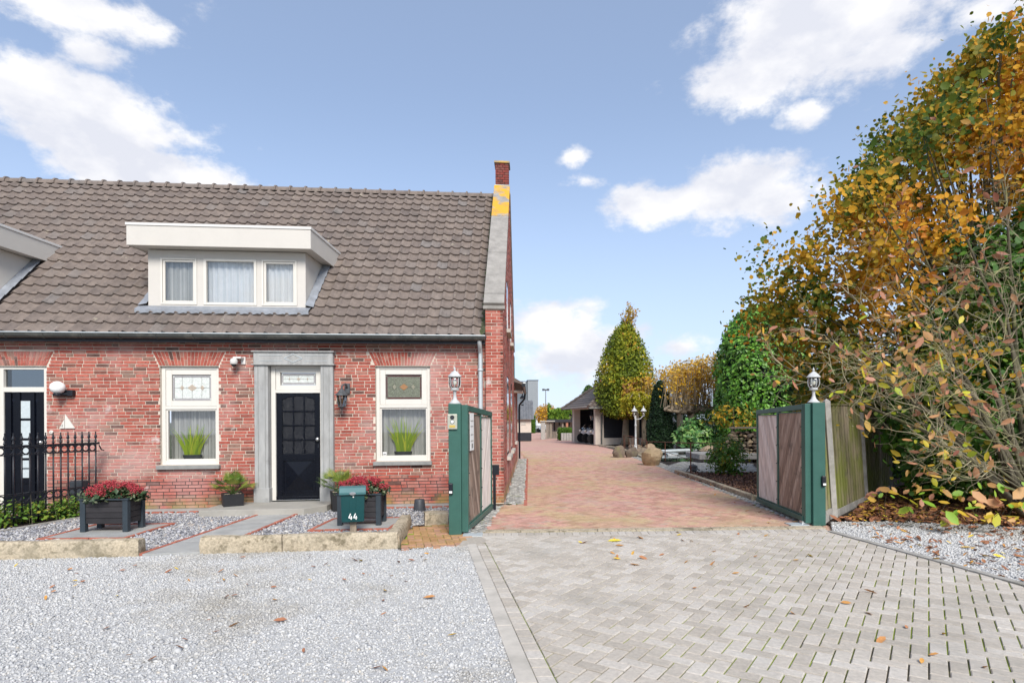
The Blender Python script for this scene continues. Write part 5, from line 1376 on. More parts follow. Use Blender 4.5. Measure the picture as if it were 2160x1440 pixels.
# ---- things fixed to the facade
def globe_lamp():
    u, z = fu(123, -.15), fz(123, 817, -.15); t = empty('globe_lamp', hl(u + .12, -.02, z), 'white oval globe wall lamp right of the left door', 'wall lamp')
    MB().ball((0, 0, 0), .112, 24, 16, sz=.98).build('globe', M['opal'], t, smooth=True, xf=lambda x, y, zz: hl(u + x, -.16 + y, z + .0 + zz))
    MB().lathe([(.065, 0), (.07, .03), (.05, .06)], (0, 0, 0), 16).build('socket', M['black_iron'], t, xf=lambda x, y, zz: hl(u + x, -.16 + y, z - .15 + zz))
    MB().box(u + .05, u + .19, -.09, -.012, z - .15, z - .04).tube([(u, -.16, z - .115), (u + .12, -.05, z - .115)], .03, 8).build('bracket', M['black_iron'], t, xf=hl, bevel=.01)
globe_lamp()
def dome_camera():
    u, z = fu(500, -.12), fz(500, 765, -.12); t = empty('security_camera', hl(u, -.02, z), 'white dome security camera left of the door surround', 'camera')
    MB().lathe([(.05, 0), (.062, .015), (.062, .07), (.05, .095), (.02, .11)], (0, 0, 0), 18).build('housing', M['white'], t, smooth=True, angle=40, xf=lambda x, y, zz: hl(u - .03 + x, -.16 + y, z - .03 + zz))
    MB().ball((0, 0, 0), .047, 16, 10).build('dome', M['dark_glass'], t, smooth=True, xf=lambda x, y, zz: hl(u - .03 + x, -.16 + y, z - .03 + zz))
    MB().box(u + .03, u + .11, -.03, -.011, z - .02, z + .12).box(u - .05, u + .09, -.16, -.0305, z + .075, z + .11).build('bracket', M['white'], t, xf=hl, bevel=.008)
dome_camera()
def wall_lantern(u, z, label, v=-.012, sc=1.0, mt='lantern_grey'):
    t = empty('wall_lantern', hl(u, v, z), label, 'wall lamp')
    xf = lambda x, y, zz: hl(u + x * sc, v + y * sc, z + zz * sc)
    MB().box(-.035 + .03, .035 + .03, -.025, 0, .07, .21).tube([(.03, -.02, .15), (.03, -.09, .20), (.0, -.15, .17), (0, -.15, .12)], .014, 8).build('bracket', M[mt], t, xf=xf, bevel=.006)
    MB().lathe([(.015, .13), (.03, .115), (.05, .085), (.085, .05), (.088, .04), (.07, .035)], (0, -.15, 0), 8).build('hood', M[mt], t, xf=xf)
    MB().lathe([(.062, .035), (.045, -.105)], (0, -.15, 0), 6).build('lantern_glass', M['lamp_glass'], t, xf=xf)
    cg = MB()
    for i in range(6):
        a_ = 2 * math.pi * (i + .5) / 6; cg.bar((.066 * math.cos(a_), -.15 + .066 * math.sin(a_), .036), (.048 * math.cos(a_), -.15 + .048 * math.sin(a_), -.105), .009, .009)
    cg.lathe([(.05, -.105), (.05, -.115), (.025, -.13), (.008, -.15), (.004, -.165)], (0, -.15, 0), 8)
    cg.build('cage', M[mt], t, xf=xf)
    MB().ball((0, -.15, -.04), .022, 10, 8, sz=1.6).build('bulb', M['amber_glass'], t, smooth=True, xf=xf)
wall_lantern(fu(724, -.15), fz(724, 840, -.15), 'grey carriage lantern on the wall right of the front door', sc=1.35)
def sail():
    u, z = fu(140), fz(140, 903); t = empty('sailboat_plaque', hl(u, -.012, z), 'small cream sailing boat plaque on the brick wall', 'plaque')
    MB().prism([(u - .1, -.03, z), (u - .012, -.03, z), (u - .012, -.03, z + .16)], [(u - .1, -.012, z), (u - .012, -.012, z), (u - .012, -.012, z + .16)]).build('jib', M['cream'], t, xf=hl)
    MB().prism([(u - .002, -.03, z), (u + .16, -.03, z), (u - .002, -.03, z + .255)], [(u - .002, -.012, z), (u + .16, -.012, z), (u - .002, -.012, z + .255)]).build('mainsail', M['cream'], t, xf=hl)
    MB().box(u - .068, u - .062, -.032, -.031, z + .025, z + .06).box(u - .045, u - .039, -.032, -.031, z + .025, z + .07).build('number', M['ink'], t, xf=hl)
    du, dz = fu(110), fz(110, 911)
    d = empty('doorbell', hl(du, -.012, dz), 'round cream doorbell just above the fence finials', 'doorbell')
    MB().lathe([(.034, 0), (.034, .012), (.026, .018)], (0, 0, 0), 18).build('plate', M['cream'], d, xf=lambda x, y, q: hl(du + x, -.012 - q, dz + y))
    MB().lathe([(.009, .018), (.007, .023)], (0, 0, 0), 10).build('button', M['concrete'], d, xf=lambda x, y, q: hl(du + x, -.012 - q, dz + y))
sail()
# grassy pot plants on the window boards
def window_plant(px, o, rx, hgt, label, seed):
    u, z = fu(px, .2), o[2] + .075; t = empty('window_plant', hl(u, .21, z), label, 'houseplant')
    sh = MB().box(o[0] + .05, o[1] - .05, .14, .30, z - .03, z).build('window_board', M['cream'], house, xf=hl)
    MB().lathe([(.13, .001), (.165, .05), (.175, .095), (.165, .1), (.15, .085)], (0, 0, 0), 20, sy=.42).build('dish', M['pot_grey'], t, smooth=True, angle=40, xf=lambda x, y, zz: hl(u + x, .215 + y, z + zz))
    rr = random.Random(seed)
    for k in range(46):
        x0 = rr.uniform(-.12, .12); h = hgt * rr.uniform(.45, 1.0); lean = x0 * 1.6 + rr.uniform(-.15, .15); w = rr.uniform(.011, .019); y0 = rr.uniform(-.03, .03); tone = rr.random()
        bl = MB(); n = 5; L, Rr = [], []
        for i in range(n + 1):
            q = i / n; x = x0 + lean * q ** 1.6; ww = w * (1 - q ** 2.2) + .0006
            L.append((x - ww, y0 - .02 * q, .08 + h * q)); Rr.append((x + ww, y0 - .02 * q + .004, .08 + h * q))
        bl.add(L + Rr, [(i, n + 1 + i, n + 2 + i, i + 1) for i in range(n)], tone)
        bl.build('leaf', M['leaf_blade'], t, fix=False, xf=lambda x, y, zz: hl(u + x, .215 + y, z + zz))
window_plant(405, WL, .2, .60, 'broad leaved green pot plant behind the window nearer the globe lamp', 3)
window_plant(850, WR, .2, .72, 'tall grassy pot plant behind the window nearer the gate', 4)

# ================================================================== THE GATE
def gate_post(b, w, h, label, right):
    t = empty('gate_post', b, label, 'gate post', 'green steel gate posts')
    MB().box(b.x, b.x + w, b.y, b.y + w, 0, h).build('shaft', M['green_paint'], t, bevel=.006)
    sx = b.x + w + .002 if not right else b.x - .092
    MB().box(sx, sx + .09, b.y + .05, b.y + w - .02, .03, h - .015).build('hinge_stile', M['green_paint'], t, bevel=.004)
    return t
LPB = G(947, 1128); LPH = 1.83
gate_post(LPB, .175, LPH, 'green steel gate post with intercom beside the house', False)
RPB = G(1716, 1108.5); RPH = 1.83
gate_post(RPB, .185, RPH, 'green steel gate post beside the board fence', True)
def gate_leaf(h, f, z0, zt0, zt1, label, order, th=.06):
    """h hinge point, f free end (ground plan); two bays of diagonal boards in a steel frame"""
    d = (f - h).normalized(); s = Vector((-d.y, d.x, 0)); L = (f - h).length
    t = empty('gate_leaf', h, label, 'gate', 'open wooden gate leaves')
    zt = lambda x: zt0 + (zt1 - zt0) * x / L
    pt = lambda x, y, z: h + d * x + s * y + Vector((0, 0, z))
    fr = MB(); b = .06; m = L / 2
    for x in (0, m - b / 2, L - b):
        fr.prism([pt(x, -th / 2, z0 + .03), pt(x + b, -th / 2, z0 + .03), pt(x + b, -th / 2, zt(x)), pt(x, -th / 2, zt(x))], [pt(x, th / 2, z0 + .03), pt(x + b, th / 2, z0 + .03), pt(x + b, th / 2, zt(x)), pt(x, th / 2, zt(x))])
    def rail(za, zb, zc, zd, x0, x1, tt): fr.prism([pt(x0, -tt / 2, za), pt(x1, -tt / 2, zb), pt(x1, -tt / 2, zc), pt(x0, -tt / 2, zd)], [pt(x0, tt / 2, za), pt(x1, tt / 2, zb), pt(x1, tt / 2, zc), pt(x0, tt / 2, zd)])
    rail(z0, z0, z0 + .075, z0 + .075, 0, L, th + .03); rail(zt(0) - .07, zt(L) - .07, zt(L) + .01, zt(0) + .01, 0, L, th + .012)
    fr.build('frame', M['green_paint'], t, bevel=.004)
    for bay, (x0, x1) in enumerate(((b, m - b / 2), (m + b / 2, L - b))):
        zb, ztp = z0 + .09, min(zt(x0), zt(x1)) - .085; w = x1 - x0; lean = 1.75 if bay == 0 else -1.75    # slope of the boards
        lean *= order[2]
        step = .088; nrm = math.sqrt(1 + lean * lean)
        k = 0; off = -abs(lean) * w - .1
        while off < ztp - zb + abs(lean) * w + .1:
            poly = [Vector((0, off + (0 if lean > 0 else 0), 0)), Vector((w, off + lean * w, 0)), Vector((w, off + lean * w + (step - .005) * nrm, 0)), Vector((0, off + (step - .005) * nrm, 0))]
            q = clip_half(poly, Vector((0, 0, 0)), Vector((0, 1, 0)))
            q = clip_half(q, Vector((0, ztp - zb, 0)), Vector((0, -1, 0))) if len(q) > 2 else []
            if len(q) > 2 and abs(sum(q[i].x * q[(i + 1) % len(q)].y - q[(i + 1) % len(q)].x * q[i].y for i in range(len(q)))) > .002:
                j = random.uniform(-.002, .002)
                MB().prism([pt(x0 + p.x, -.012 + j, zb + p.y) for p in q], [pt(x0 + p.x, .012 + j, zb + p.y) for p in q], random.random()).build('board', M[order[bay]], t)
            off += step * nrm; k += 1
        bd = MB()
        for z in (zb - .0, ztp): bd.bar(pt(x0, 0, z), pt(x1, 0, z), .05, .016)
        bd.build('glazing_angle', M['green_paint'], t)
        bo = MB()
        for xx in (x0 + .006, x1 - .006):
            for q in range(5): bo.ball(pt(xx, -th / 2 - .002 if order[3] < 0 else th / 2 + .002, zb + (ztp - zb) * (q + .3) / 5), .009, 6, 4)
        bo.build('bolts', M['black_iron'], t)
    hb_ = MB().box(-.05, .05, -.06, .06, 0, .05); fp = h
    hb_.build('hinge_foot', M['steel'], t, xf=lambda x, y, z: h + d * (x + .02) + s * y + Vector((0, 0, z + .004)))
    return pt, d, s, L
hL, fL = Vector((LPB.x + .235, LPB.y + .16, 0)), Vector((-.385, 10.38, 0))
ptL, dL, sL, LL = gate_leaf(hL, fL, .035, 1.80, 1.73, 'open gate leaf of diagonal boards beside the house wall', ('board_dark', 'board_light', -1, -1))
hR, fR = Vector((RPB.x - .06, RPB.y + .12, 0)), Vector((4.60, 10.95, 0))
ptR, dR, sR, LR = gate_leaf(hR, fR, .05, 1.80, 1.74, 'open gate leaf of diagonal boards beside the mulch bed', ('board_dark', 'board_light', -1, 1))
# drop bolt stop behind the left leaf, hinge plates in the paving
tag(MB().box(fL.x + .04, fL.x + .09, fL.y + .05, fL.y + .1, 0, .78).box(fL.x + .03, fL.x + .15, fL.y + .04, fL.y + .11, .62, .80).build('gate_stop', M['black_iron'], None, loc=(fL.x, fL.y, 0)), 'black gate stop post at the house corner', 'gate stop')
for b, lab in ((Vector((LPB.x + .2, LPB.y - .12, 0)), 'steel hinge plate in the ground at the post with intercom'), (Vector((RPB.x - .33, RPB.y + .0, 0)), 'steel hinge plate in the ground at the post beside the fence')):
    tag(MB().box(b.x, b.x + .27, b.y, b.y + .22, -.01, .014).build('ground_plate', M['zinc_light'], None, loc=b), lab, 'plate', 'gate hinge ground plates')
def post_lamp(c, label):
    t = empty('post_lamp', c, label, 'lamp', 'white lanterns on the gate posts')
    MB().lathe([(.085, 0), (.085, .012), (.06, .03), (.035, .06), (.024, .10), (.02, .15), (.024, .16), (.024, .175)], c, 14).build('foot', M['lamp_white'], t, smooth=True, angle=40)
    MB().lathe([(.02, .176), (.035, .185), (.06, .19), (.062, .2), (.05, .205)], c, 14).build('cup', M['lamp_white'], t, smooth=True, angle=40)
    MB().lathe([(.052, .222), (.072, .25), (.082, .30), (.08, .34), (.068, .375)], c, 16).build('lantern_glass', M['lamp_glass'], t, smooth=True)
    cg = MB()
    for i in range(8):
        a_ = 2 * math.pi * i / 8; cg.tube([(c.x + r_ * math.cos(a_), c.y + r_ * math.sin(a_), c.z + z_) for r_, z_ in ((.045, .2), (.056, .222), (.075, .25), (.085, .30), (.083, .34), (.07, .378))], .0045, 5)
    cg.lathe([(.05, .2), (.058, .212), (.055, .222)], c, 14); cg.build('cage', M['lamp_white'], t)
    MB().lathe([(.095, .375), (.098, .385), (.085, .40), (.06, .43), (.035, .45), (.022, .46), (.012, .468), (.016, .48), (.018, .49), (.01, .505), (.006, .52), (.002, .53)], c, 16).build('roof', M['lamp_white'], t, smooth=True, angle=45)
    MB().ball((c.x, c.y, c.z + .3), .028, 10, 8, sz=1.5).build('bulb', M['bulb'], t, smooth=True)
post_lamp(Vector((LPB.x + .085, LPB.y + .09, LPH)), 'white lantern on the gate post with the intercom')
post_lamp(Vector((RPB.x + .06, RPB.y + .09, RPH)), 'white lantern on the gate post beside the board fence')
def intercom():
    c = P(954.5, 889, LPB.y); t = empty('intercom', c, 'beige intercom panel with camera and button on the gate post', 'intercom'); y = LPB.y
    MB().box(c.x - .068, c.x + .068, y - .035, y - .001, c.z - .105, c.z + .105).build('housing', M['intercom'], t, bevel=.008)
    MB().lathe([(.03, 0), (.03, .006)], (0, 0, 0), 18).build('camera_lens', M['dark_glass'], t, xf=lambda x, yy, z: Vector((c.x + x, y - .0355 - z, c.z + .06 + yy)))
    MB().lathe([(.028, 0), (.028, .005)], (0, 0, 0), 18).build('button_ring', M['ink'], t, xf=lambda x, yy, z: Vector((c.x + x, y - .0355 - z, c.z + .0 + yy)))
    MB().lathe([(.022, .005), (.021, .008)], (0, 0, 0), 18).build('button', M['paper'], t, xf=lambda x, yy, z: Vector((c.x + x, y - .0355 - z, c.z + .0 + yy)))
    MB().box(c.x - .04, c.x + .04, y - .04, y - .0355, c.z - .08, c.z - .048).build('name_label', M['amber_label'], t)
intercom()
def photocell(c, y, label):
    t = empty('photocell', c, label, 'sensor', 'black gate photocells')
    MB().box(c.x - .03, c.x + .03, y - .04, y - .001, c.z - .08, c.z + .08).build('housing', M['black_iron'], t, bevel=.014)
    MB().box(c.x - .02, c.x + .022, y - .046, y - .041, c.z - .06, c.z - .03).build('lens', M['paper'], t)
photocell(P(951, 1030, LPB.y), LPB.y, 'black photocell low on the gate post with the intercom')
photocell(P(1736, 1014, RPB.y), RPB.y, 'black photocell low on the gate post beside the board fence')
def notice():
    x0, x1, z0, z1 = .085, .36, 1.16, 1.70; y = -.042; t = empty('notice_sign', ptL(.2, y, 1.4), 'white notice with opening hours fixed to the gate boards', 'sign')
    sgn = -1
    MB().prism([ptL(x0, y, z0), ptL(x1, y, z0), ptL(x1, y, z1), ptL(x0, y, z1)], [ptL(x0, y + .006, z0), ptL(x1, y + .006, z0), ptL(x1, y + .006, z1), ptL(x0, y + .006, z1)]).build('board', M['paper'], t)
    pr = MB()
    for (za, n) in ((1.58, 3), (1.50, 2), (1.38, 2), (1.29, 3)):
        for i in range(n):
            w = (x1 - x0 - .06) / n; pr.add([ptL(x0 + .03 + i * w, y - .002, za), ptL(x0 + .03 + (i + .8) * w, y - .002, za), ptL(x0 + .03 + (i + .8) * w, y - .002, za + .016), ptL(x0 + .03 + i * w, y - .002, za + .016)], [(0, 1, 2, 3)])
    pr.build('print', M['concrete'], t, fix=False)
    fg = MB()
    for xx in (.19, .245):
        fg.add([ptL(xx, y - .002, 1.19), ptL(xx + .03, y - .002, 1.19), ptL(xx + .035, y - .002, 1.26), ptL(xx, y - .002, 1.255)], [(0, 1, 2, 3)])
    fg.build('pictogram', M['ink'], t, fix=False)
# the notice faces the drive
ptL_ = ptL
if (ptL(0, -.042, 0) - ptL(0, 0, 0)).x < 0:
    ptL = lambda x, y, z: ptL_(x, -y, z)
notice()

# ---- board fence on the right
def board_fence():
    B = [G(1759, 1091), G(1825, 1057.5), G(1876, 1034)]; T = [P(1743, 846, B[0].y), P(1812.5, 848, B[1].y), P(1874, 855, B[2].y)]
    t = empty('board_fence', B[1], 'mossy vertical board fence with concrete posts beside the gate', 'fence')
    def post(b, tp):
        MB().bar(b + Vector((0, 0, -.02)), tp, .09, .09, up=(0, 1, 0)).build('post', M['concrete'], t, bevel=.008)
        MB().add([tp + Vector((x, y, 0)) for x, y in ((-.045, -.045), (.045, -.045), (.045, .045), (-.045, .045))] + [tp + Vector((0, 0, .045))], [(0, 1, 4), (1, 2, 4), (2, 3, 4), (3, 0, 4)]).build('post_cap', M['concrete'], t)
    for b, tp in zip(B, T): post(b, tp)
    nrm = None
    for k in range(2):
        b0, b1, t0, t1 = B[k], B[k + 1], T[k], T[k + 1]; d = (b1 - b0).normalized(); s = Vector((d.y, -d.x, 0)); n = 12
        MB().bar(along(b0, b1, .03) + Vector((0, 0, .05)), along(b0, b1, .97) + Vector((0, 0, .05)), .05, .13).build('gravel_board', M['concrete'], t, bevel=.005)
        for i in range(n):
            f0, f1 = .035 + .93 * (i + .1) / n, .035 + .93 * (i + .84) / n; y = random.uniform(0, .008)
            zb = Vector((0, 0, .12)); dz = Vector((0, 0, -.07 + random.uniform(-.004, .004)))
            q = [along(b0, b1, f0) + zb, along(b0, b1, f1) + zb, along(t0, t1, f1) + dz, along(t0, t1, f0) + dz]
            MB().prism([p + s * y for p in q], [p + s * (y + .016) for p in q], random.random()).build('board', M['fence_board'], t)
        q = [along(b0, b1, .03) + Vector((0, 0, .12)), along(b0, b1, .97) + Vector((0, 0, .12)), along(t0, t1, .97) + Vector((0, 0, -.07)), along(t0, t1, .03) + Vector((0, 0, -.07))]
        MB().prism([p - s * .028 for p in q], [p - s * .014 for p in q]).build('backing', M['dark_cladding'], t)  # dark sheet added behind the boards, painting shadow into their gaps
        MB().bar(along(t0, t1, .02) + Vector((0, 0, -.05)), along(t0, t1, .98) + Vector((0, 0, -.05)), .075, .03).build('cap_rail', M['fence_board'], t, bevel=.004)
        for f in (.2, .8): MB().bar(along(b0, b1, .02) * (1 - f) + along(t0, t1, .02) * f - s * .03, along(b0, b1, .98) * (1 - f) + along(t0, t1, .98) * f - s * .03, .03, .07).build('rail', M['fence_board'], t)
    # three boards closing the gap to the gate post
    g0, g1 = Vector((RPB.x + .19, RPB.y + .12, 0)), B[0] + Vector((-.05, -.01, 0)); h0, h1 = Vector((RPB.x + .17, RPB.y + .12, 0)), Vector((T[0].x - .05, T[0].y, 0))
    for i in range(3):
        f0, f1 = i / 3 + .02, (i + 1) / 3 - .02
        q = [along(g0, g1, f0) + Vector((0, 0, .17)), along(g0, g1, f1) + Vector((0, 0, .17)), along(h0, h1, f1) + Vector((0, 0, 1.86)), along(h0, h1, f0) + Vector((0, 0, 1.86))]
        MB().prism(q, [p + Vector((0, .018, 0)) for p in q], .6 + .4 * random.random()).build('board', M['fence_board'], t)
    MB().bar(g0 + Vector((0, 0, .07)), g1 + Vector((0, 0, .07)), .05, .17).build('gravel_board', M['concrete'], t)
    return B, T
FB, FT = board_fence()

q = [G(966, 1152), G(1006, 1149), G(1030, 1140), G(1014, 1130.5), G(983, 1131)]
tag(MB().prism([Vector((p.x, p.y, -.04)) for p in q], [Vector((p.x, p.y, .002)) for p in q]).build('corner_paving', M['paver'], None, bevel=.003), kind='structure')
# ================================================================== GARDEN BEHIND THE GATE
mulch_poly = [G(1428, 1000), G(1500, 1025), G(1585, 1053), Vector((4.75, 10.9, 0)), Vector((4.95, 9.4, 0)), Vector((5.4, 10.2, 0)), Vector((8.2, 13.4, 0)), Vector((9.5, 18.0, 0)), G(1600, 996), G(1440, 996)]
sheet('mulch_bed', mulch_poly, -.002, 'soil')
litter('mulch', mulch_poly, 9000, .034, 'mulch', 'brown bark mulch in the bed behind the open gate', z=.0, lift=.03, tilt=.9)
kb = empty('garden_kerb', G(1428, 999)); tag(kb, kind='structure')
kpts = [G(1424, 997), G(1475, 1014), G(1530, 1034), G(1590, 1056)]
for a_, b_ in zip(kpts, kpts[1:]):
    MB().bar(along(a_, b_, .01) + Vector((.05, .06, .03)), along(a_, b_, .99) + Vector((.05, .06, .03)), .12, .13).build('kerb_block', M['granite'], kb, bevel=.01)
kpts = [G(1262, 940), G(1300, 946), G(1330, 956), G(1352, 966), G(1375, 978)]
for a_, b_ in zip(kpts, kpts[1:]): MB().bar(along(a_, b_, .01) + Vector((.1, .1, .02)), along(a_, b_, .99) + Vector((.1, .1, .02)), .14, .12).build('kerb_block', M['granite'], kb, bevel=.01)
cobbles('cobble_terrace', [G(1402, 984), G(1440, 973), G(1585, 977), G(1600, 996), G(1440, 997)], .13, 'cobble', .004)
sheet('garden_soil', [G(1264, 939), G(1330, 955), G(1400, 982), G(1600, 972), Vector((12, 24, 0)), Vector((16, 45, 0)), Vector((5.6, 45, 0))], -.03, 'soil')
sheet('pond', [G(1352, 955), G(1400, 972), G(1470, 974), G(1560, 976), G(1540, 962), G(1490, 950), G(1400, 942), G(1345, 944)], .004, 'pond')
from mathutils import noise as mnoise
def rock_mb(r, seed, sx=1, sy=1, sz=.8, nu=16, nv=10, tone=.5):
    rr = random.Random(seed); mb = MB(); off = Vector((seed * 3.7, seed * 1.3, 0))
    cutp = [(Vector((rr.gauss(0, 1), rr.gauss(0, 1), rr.gauss(.2, .8))).normalized(), rr.uniform(.52, .82)) for _ in range(11)]
    for i in range(nv + 1):
        t = math.pi * i / nv
        for j in range(nu):
            a = 2 * math.pi * j / nu; d = Vector((math.sin(t) * math.cos(a), math.sin(t) * math.sin(a), -math.cos(t)))
            k = 1 + .22 * mnoise.noise(d * 1.6 + off) + .09 * mnoise.noise(d * 4.5 + off)
            for nrm, q in cutp:
                e = d.dot(nrm)
                if e > 1e-3: k = min(k, q / e)
            mb.v.append((d.x * k * r * sx, d.y * k * r * sy, d.z * k * r * sz))
    for i in range(nv):
        for j in range(nu): mb.f.append((i * nu + j, i * nu + (j + 1) % nu, (i + 1) * nu + (j + 1) % nu, (i + 1) * nu + j)); mb.t.append(tone)
    return mb
def rock(name, c, r, label, seed, sx=1, sy=1, sz=.8, tone=.5):
    o = link_mesh(name, rock_mb(r, seed, sx, sy, sz, tone=tone).mesh(name, M['rock'], smooth=True), None, c); o.data.set_sharp_from_angle(angle=R(28))
    return tag(o, label, 'boulder', 'boulders round the pond')
g = G(1383, 982); rock('boulder', Vector((g.x, g.y + .4, .2)), .50, 'large ochre boulder in front of the pond waterfall', 2, sz=.85, tone=.95)
g = G(1310, 965); rock('boulder', Vector((g.x, g.y + .3, .18)), .32, 'squat dark boulder at the drive edge beside the lamp post', 3, 1.0, .8, 1.2, tone=.2)
g = G(1334, 965); rock('boulder', Vector((g.x, g.y + .4, .14)), .30, 'dark boulder just right of the squat boulder at the drive edge', 4, 1.2, .8, 1.0, tone=.1)
ORD = ['first', 'second', 'third', 'fourth', 'fifth', 'sixth', 'seventh', 'eighth', 'ninth', 'tenth', 'last']
for i, (px, py, r, t) in enumerate(sorted(((1352, 955, .3, .4), (1372, 948, .34, .7), (1392, 944, .4, .6), (1415, 941, .36, .8), (1440, 943, .3, .5), (1466, 946, .42, .9), (1482, 950, .5, .8), (1498, 956, .42, .6), (1512, 962, .4, .5), (1360, 962, .25, .3), (1345, 948, .35, .5)))):
    g = G(px, py); rock('boulder', Vector((g.x, g.y + .2, r * .3)), r, 'brown boulder, %s from the left along the far pond edge' % ORD[i], 20 + i, 1.3, .9, .75, tone=t)
# stepped stone slab, beam and small waterfall
g0, g1 = G(1470, 975), G(1535, 983)
tag(MB().box(g0.x, g0.x + 2.2, g0.y - .3, g0.y + 1.4, .12, .32).box(g0.x + .2, g0.x + 2.0, g0.y - .1, g0.y + 1.2, -.02, .12).build('stone_slab', M['concrete'], None, bevel=.02), 'thick pale stone slab at the right end of the pond', 'slab')
b0, b1 = P(1368, 953, 26.5), P(1475, 948, 27.5)
bt = empty('pond_beam', (b0 + b1) / 2 - Vector((0, 0, .1)), 'long pale pipe laid across the pond with a blue end', 'pipe')
MB().tube([b0, b1], .08, 8).build('pipe', M['zinc_light'], bt); mat('blue', (.10, .24, .42), .5); MB().tube([b1, b1 + (b1 - b0).normalized() * .5], .13, 8).build('end_cap', M['blue'], bt)
wf = MB(); w0 = P(1410, 958, 25.6)
for i in range(9): wf.tube([w0 + Vector((i * .042, 0, .0)), w0 + Vector((i * .042 + .01, -.1, -.05)), w0 + Vector((i * .042 + .01, -.14, -.42 + random.uniform(-.08, .08)))], [.016, .012, .004], 5)
wt = empty('waterfall', w0, 'little waterfall spilling into the dark pond', 'waterfall'); wf.build('water_jets', M['paper'], wt, kind='stuff'); MB().box(w0.x - .05, w0.x + .42, w0.y - .05, w0.y + .4, w0.z, w0.z + .05).build('spout', M['zinc_light'], wt)
# rusty rail round the pond
def pond_rail():
    pts = [(1316, 946, 918), (1333, 948, 920), (1365, 958, 931), (1403, 968, 932), (1457, 1000, 934)]
    t = empty('pond_rail', G(1365, 958), 'thin rusty rail around the pond', 'railing'); tops = []
    for px, yb, yt in pts:
        b = G(px, yb); tp = P(px, yt, b.y); tops.append(tp); MB().tube([b, tp], .018, 6).build('post', M['rust'], t)
    for a_, b_ in zip(tops, tops[1:]):
        MB().tube([a_, b_], .015, 6).build('rail', M['rust'], t)
        m0, m1 = Vector((a_.x, a_.y, a_.z * .45)), Vector((b_.x, b_.y, b_.z * .45)); MB().tube([m0, m1], .01, 6).build('rail', M['rust'], t)
    e = tops[-1]; MB().tube([e, P(1510, 935, e.y + 5)], .015, 6).build('rail', M['rust'], t)
    for i in range(6):
        a_ = P(1318 + i * 9, 924, 30.5); MB().tube([Vector((a_.x, a_.y, 0)), a_], .012, 5).build('baluster', M['rust'], t)
pond_rail()
g = G(1462, 995); tag(MB().ball((g.x, g.y, .12), .12, 8, 6, rough=.25, seed=4).tube([(g.x - .2, g.y, .03), (g.x - .05, g.y, .2), (g.x + .2, g.y, .05)], .02, 5).build('garden_ornament', M['lantern_grey'], None), 'small grey garden ornament on the cobbles by the rail', 'ornament')
# dry stone wall with coping plank
def stone_wall():
    a, b = P(1490, 930, 22.6), P(1640, 930, 21.0); a.z = b.z = 0
    t = empty('stone_wall', (a + b) / 2, 'dry stone retaining wall of brown rubble behind the round shrub', 'wall')
    d = (b - a).normalized(); L = (b - a).length; s = Vector((-d.y, d.x, 0))
    MB().bar(a + d * .9 + s * .55 + Vector((0, 0, .55)), b + s * .55 + Vector((0, 0, .55)), .3, 1.1).build('core', M['soil'], t)
    mes = []
    for k in range(5): mes.append(rock_mb(1, 70 + k, 1, .8, .72, 9, 6, 0).mesh('stone', M['rock']))
    rr = random.Random(8); z = .08
    while z < 1.16:
        x = max(0, (z - .25)) * 1.0
        while x < L:
            r = rr.uniform(.07, .15)
            p = a + d * (x + r) + s * (.1 + z * .12 + rr.uniform(-.04, .04)) + Vector((0, 0, z + rr.uniform(-.02, .02)))
            piece('stone', mes[rr.randrange(5)], t, p, (rr.uniform(-.6, .6), rr.uniform(-.6, .6), rr.uniform(0, 6)), (r * rr.uniform(.8, 1.4), r, r * rr.uniform(.65, 1.0)), rr.random()); x += r * 1.45
        z += .125
    MB().bar(a + d * .85 + s * .3 + Vector((0, 0, 1.25)), b + s * .3 + Vector((0, 0, 1.25)), .5, .06).build('coping_plank', M['shed_wood'], t)
stone_wall()
# garden lamp post with two lanterns, and a second lantern behind the rhododendron
def lamp_post(px, yb, label, heads, ytop):
    b = G(px, yb); h = P(px, ytop, b.y).z; t = empty('lamp_post', b, label, 'lamp post', 'garden lamp posts')
    MB().lathe([(.09, 0), (.09, .25), (.05, .3), (.045, h * .6), (.06, h * .61), (.06, h * .64), (.04, h * .65), (.035, h - .25)], b, 10).build('pole', M['lamp_white'], t, smooth=True, angle=40)
    for dx in heads:
        c = Vector((b.x + dx, b.y, h - .12))
        if dx: MB().tube([(b.x, b.y, h - .45), (b.x + dx * .6, b.y, h - .42), (c.x, c.y, c.z - .12)], .02, 6).build('arm', M['lamp_white'], t)
        MB().lathe([(.05, -.12), (.10, .02), (.115, .1)], c, 8).build('lantern_glass', M['lamp_glass'], t)
        MB().lathe([(.16, .1), (.15, .12), (.06, .24), (.02, .3), (.03, .33), (.005, .38)], c, 8).lathe([(.04, -.17), (.06, -.12)], c, 8).build('lantern_roof', M['lamp_white'], t)
        MB().ball((c.x, c.y, c.z), .05, 8, 6).build('bulb', M['bulb'], t)
lamp_post(1341, 948, 'pale garden lamp post with two lanterns beside the pond', (-.06, .42), 866)
lamp_post(1421, 944, 'lamp with one lantern rising behind the rhododendron', (0,), 888)

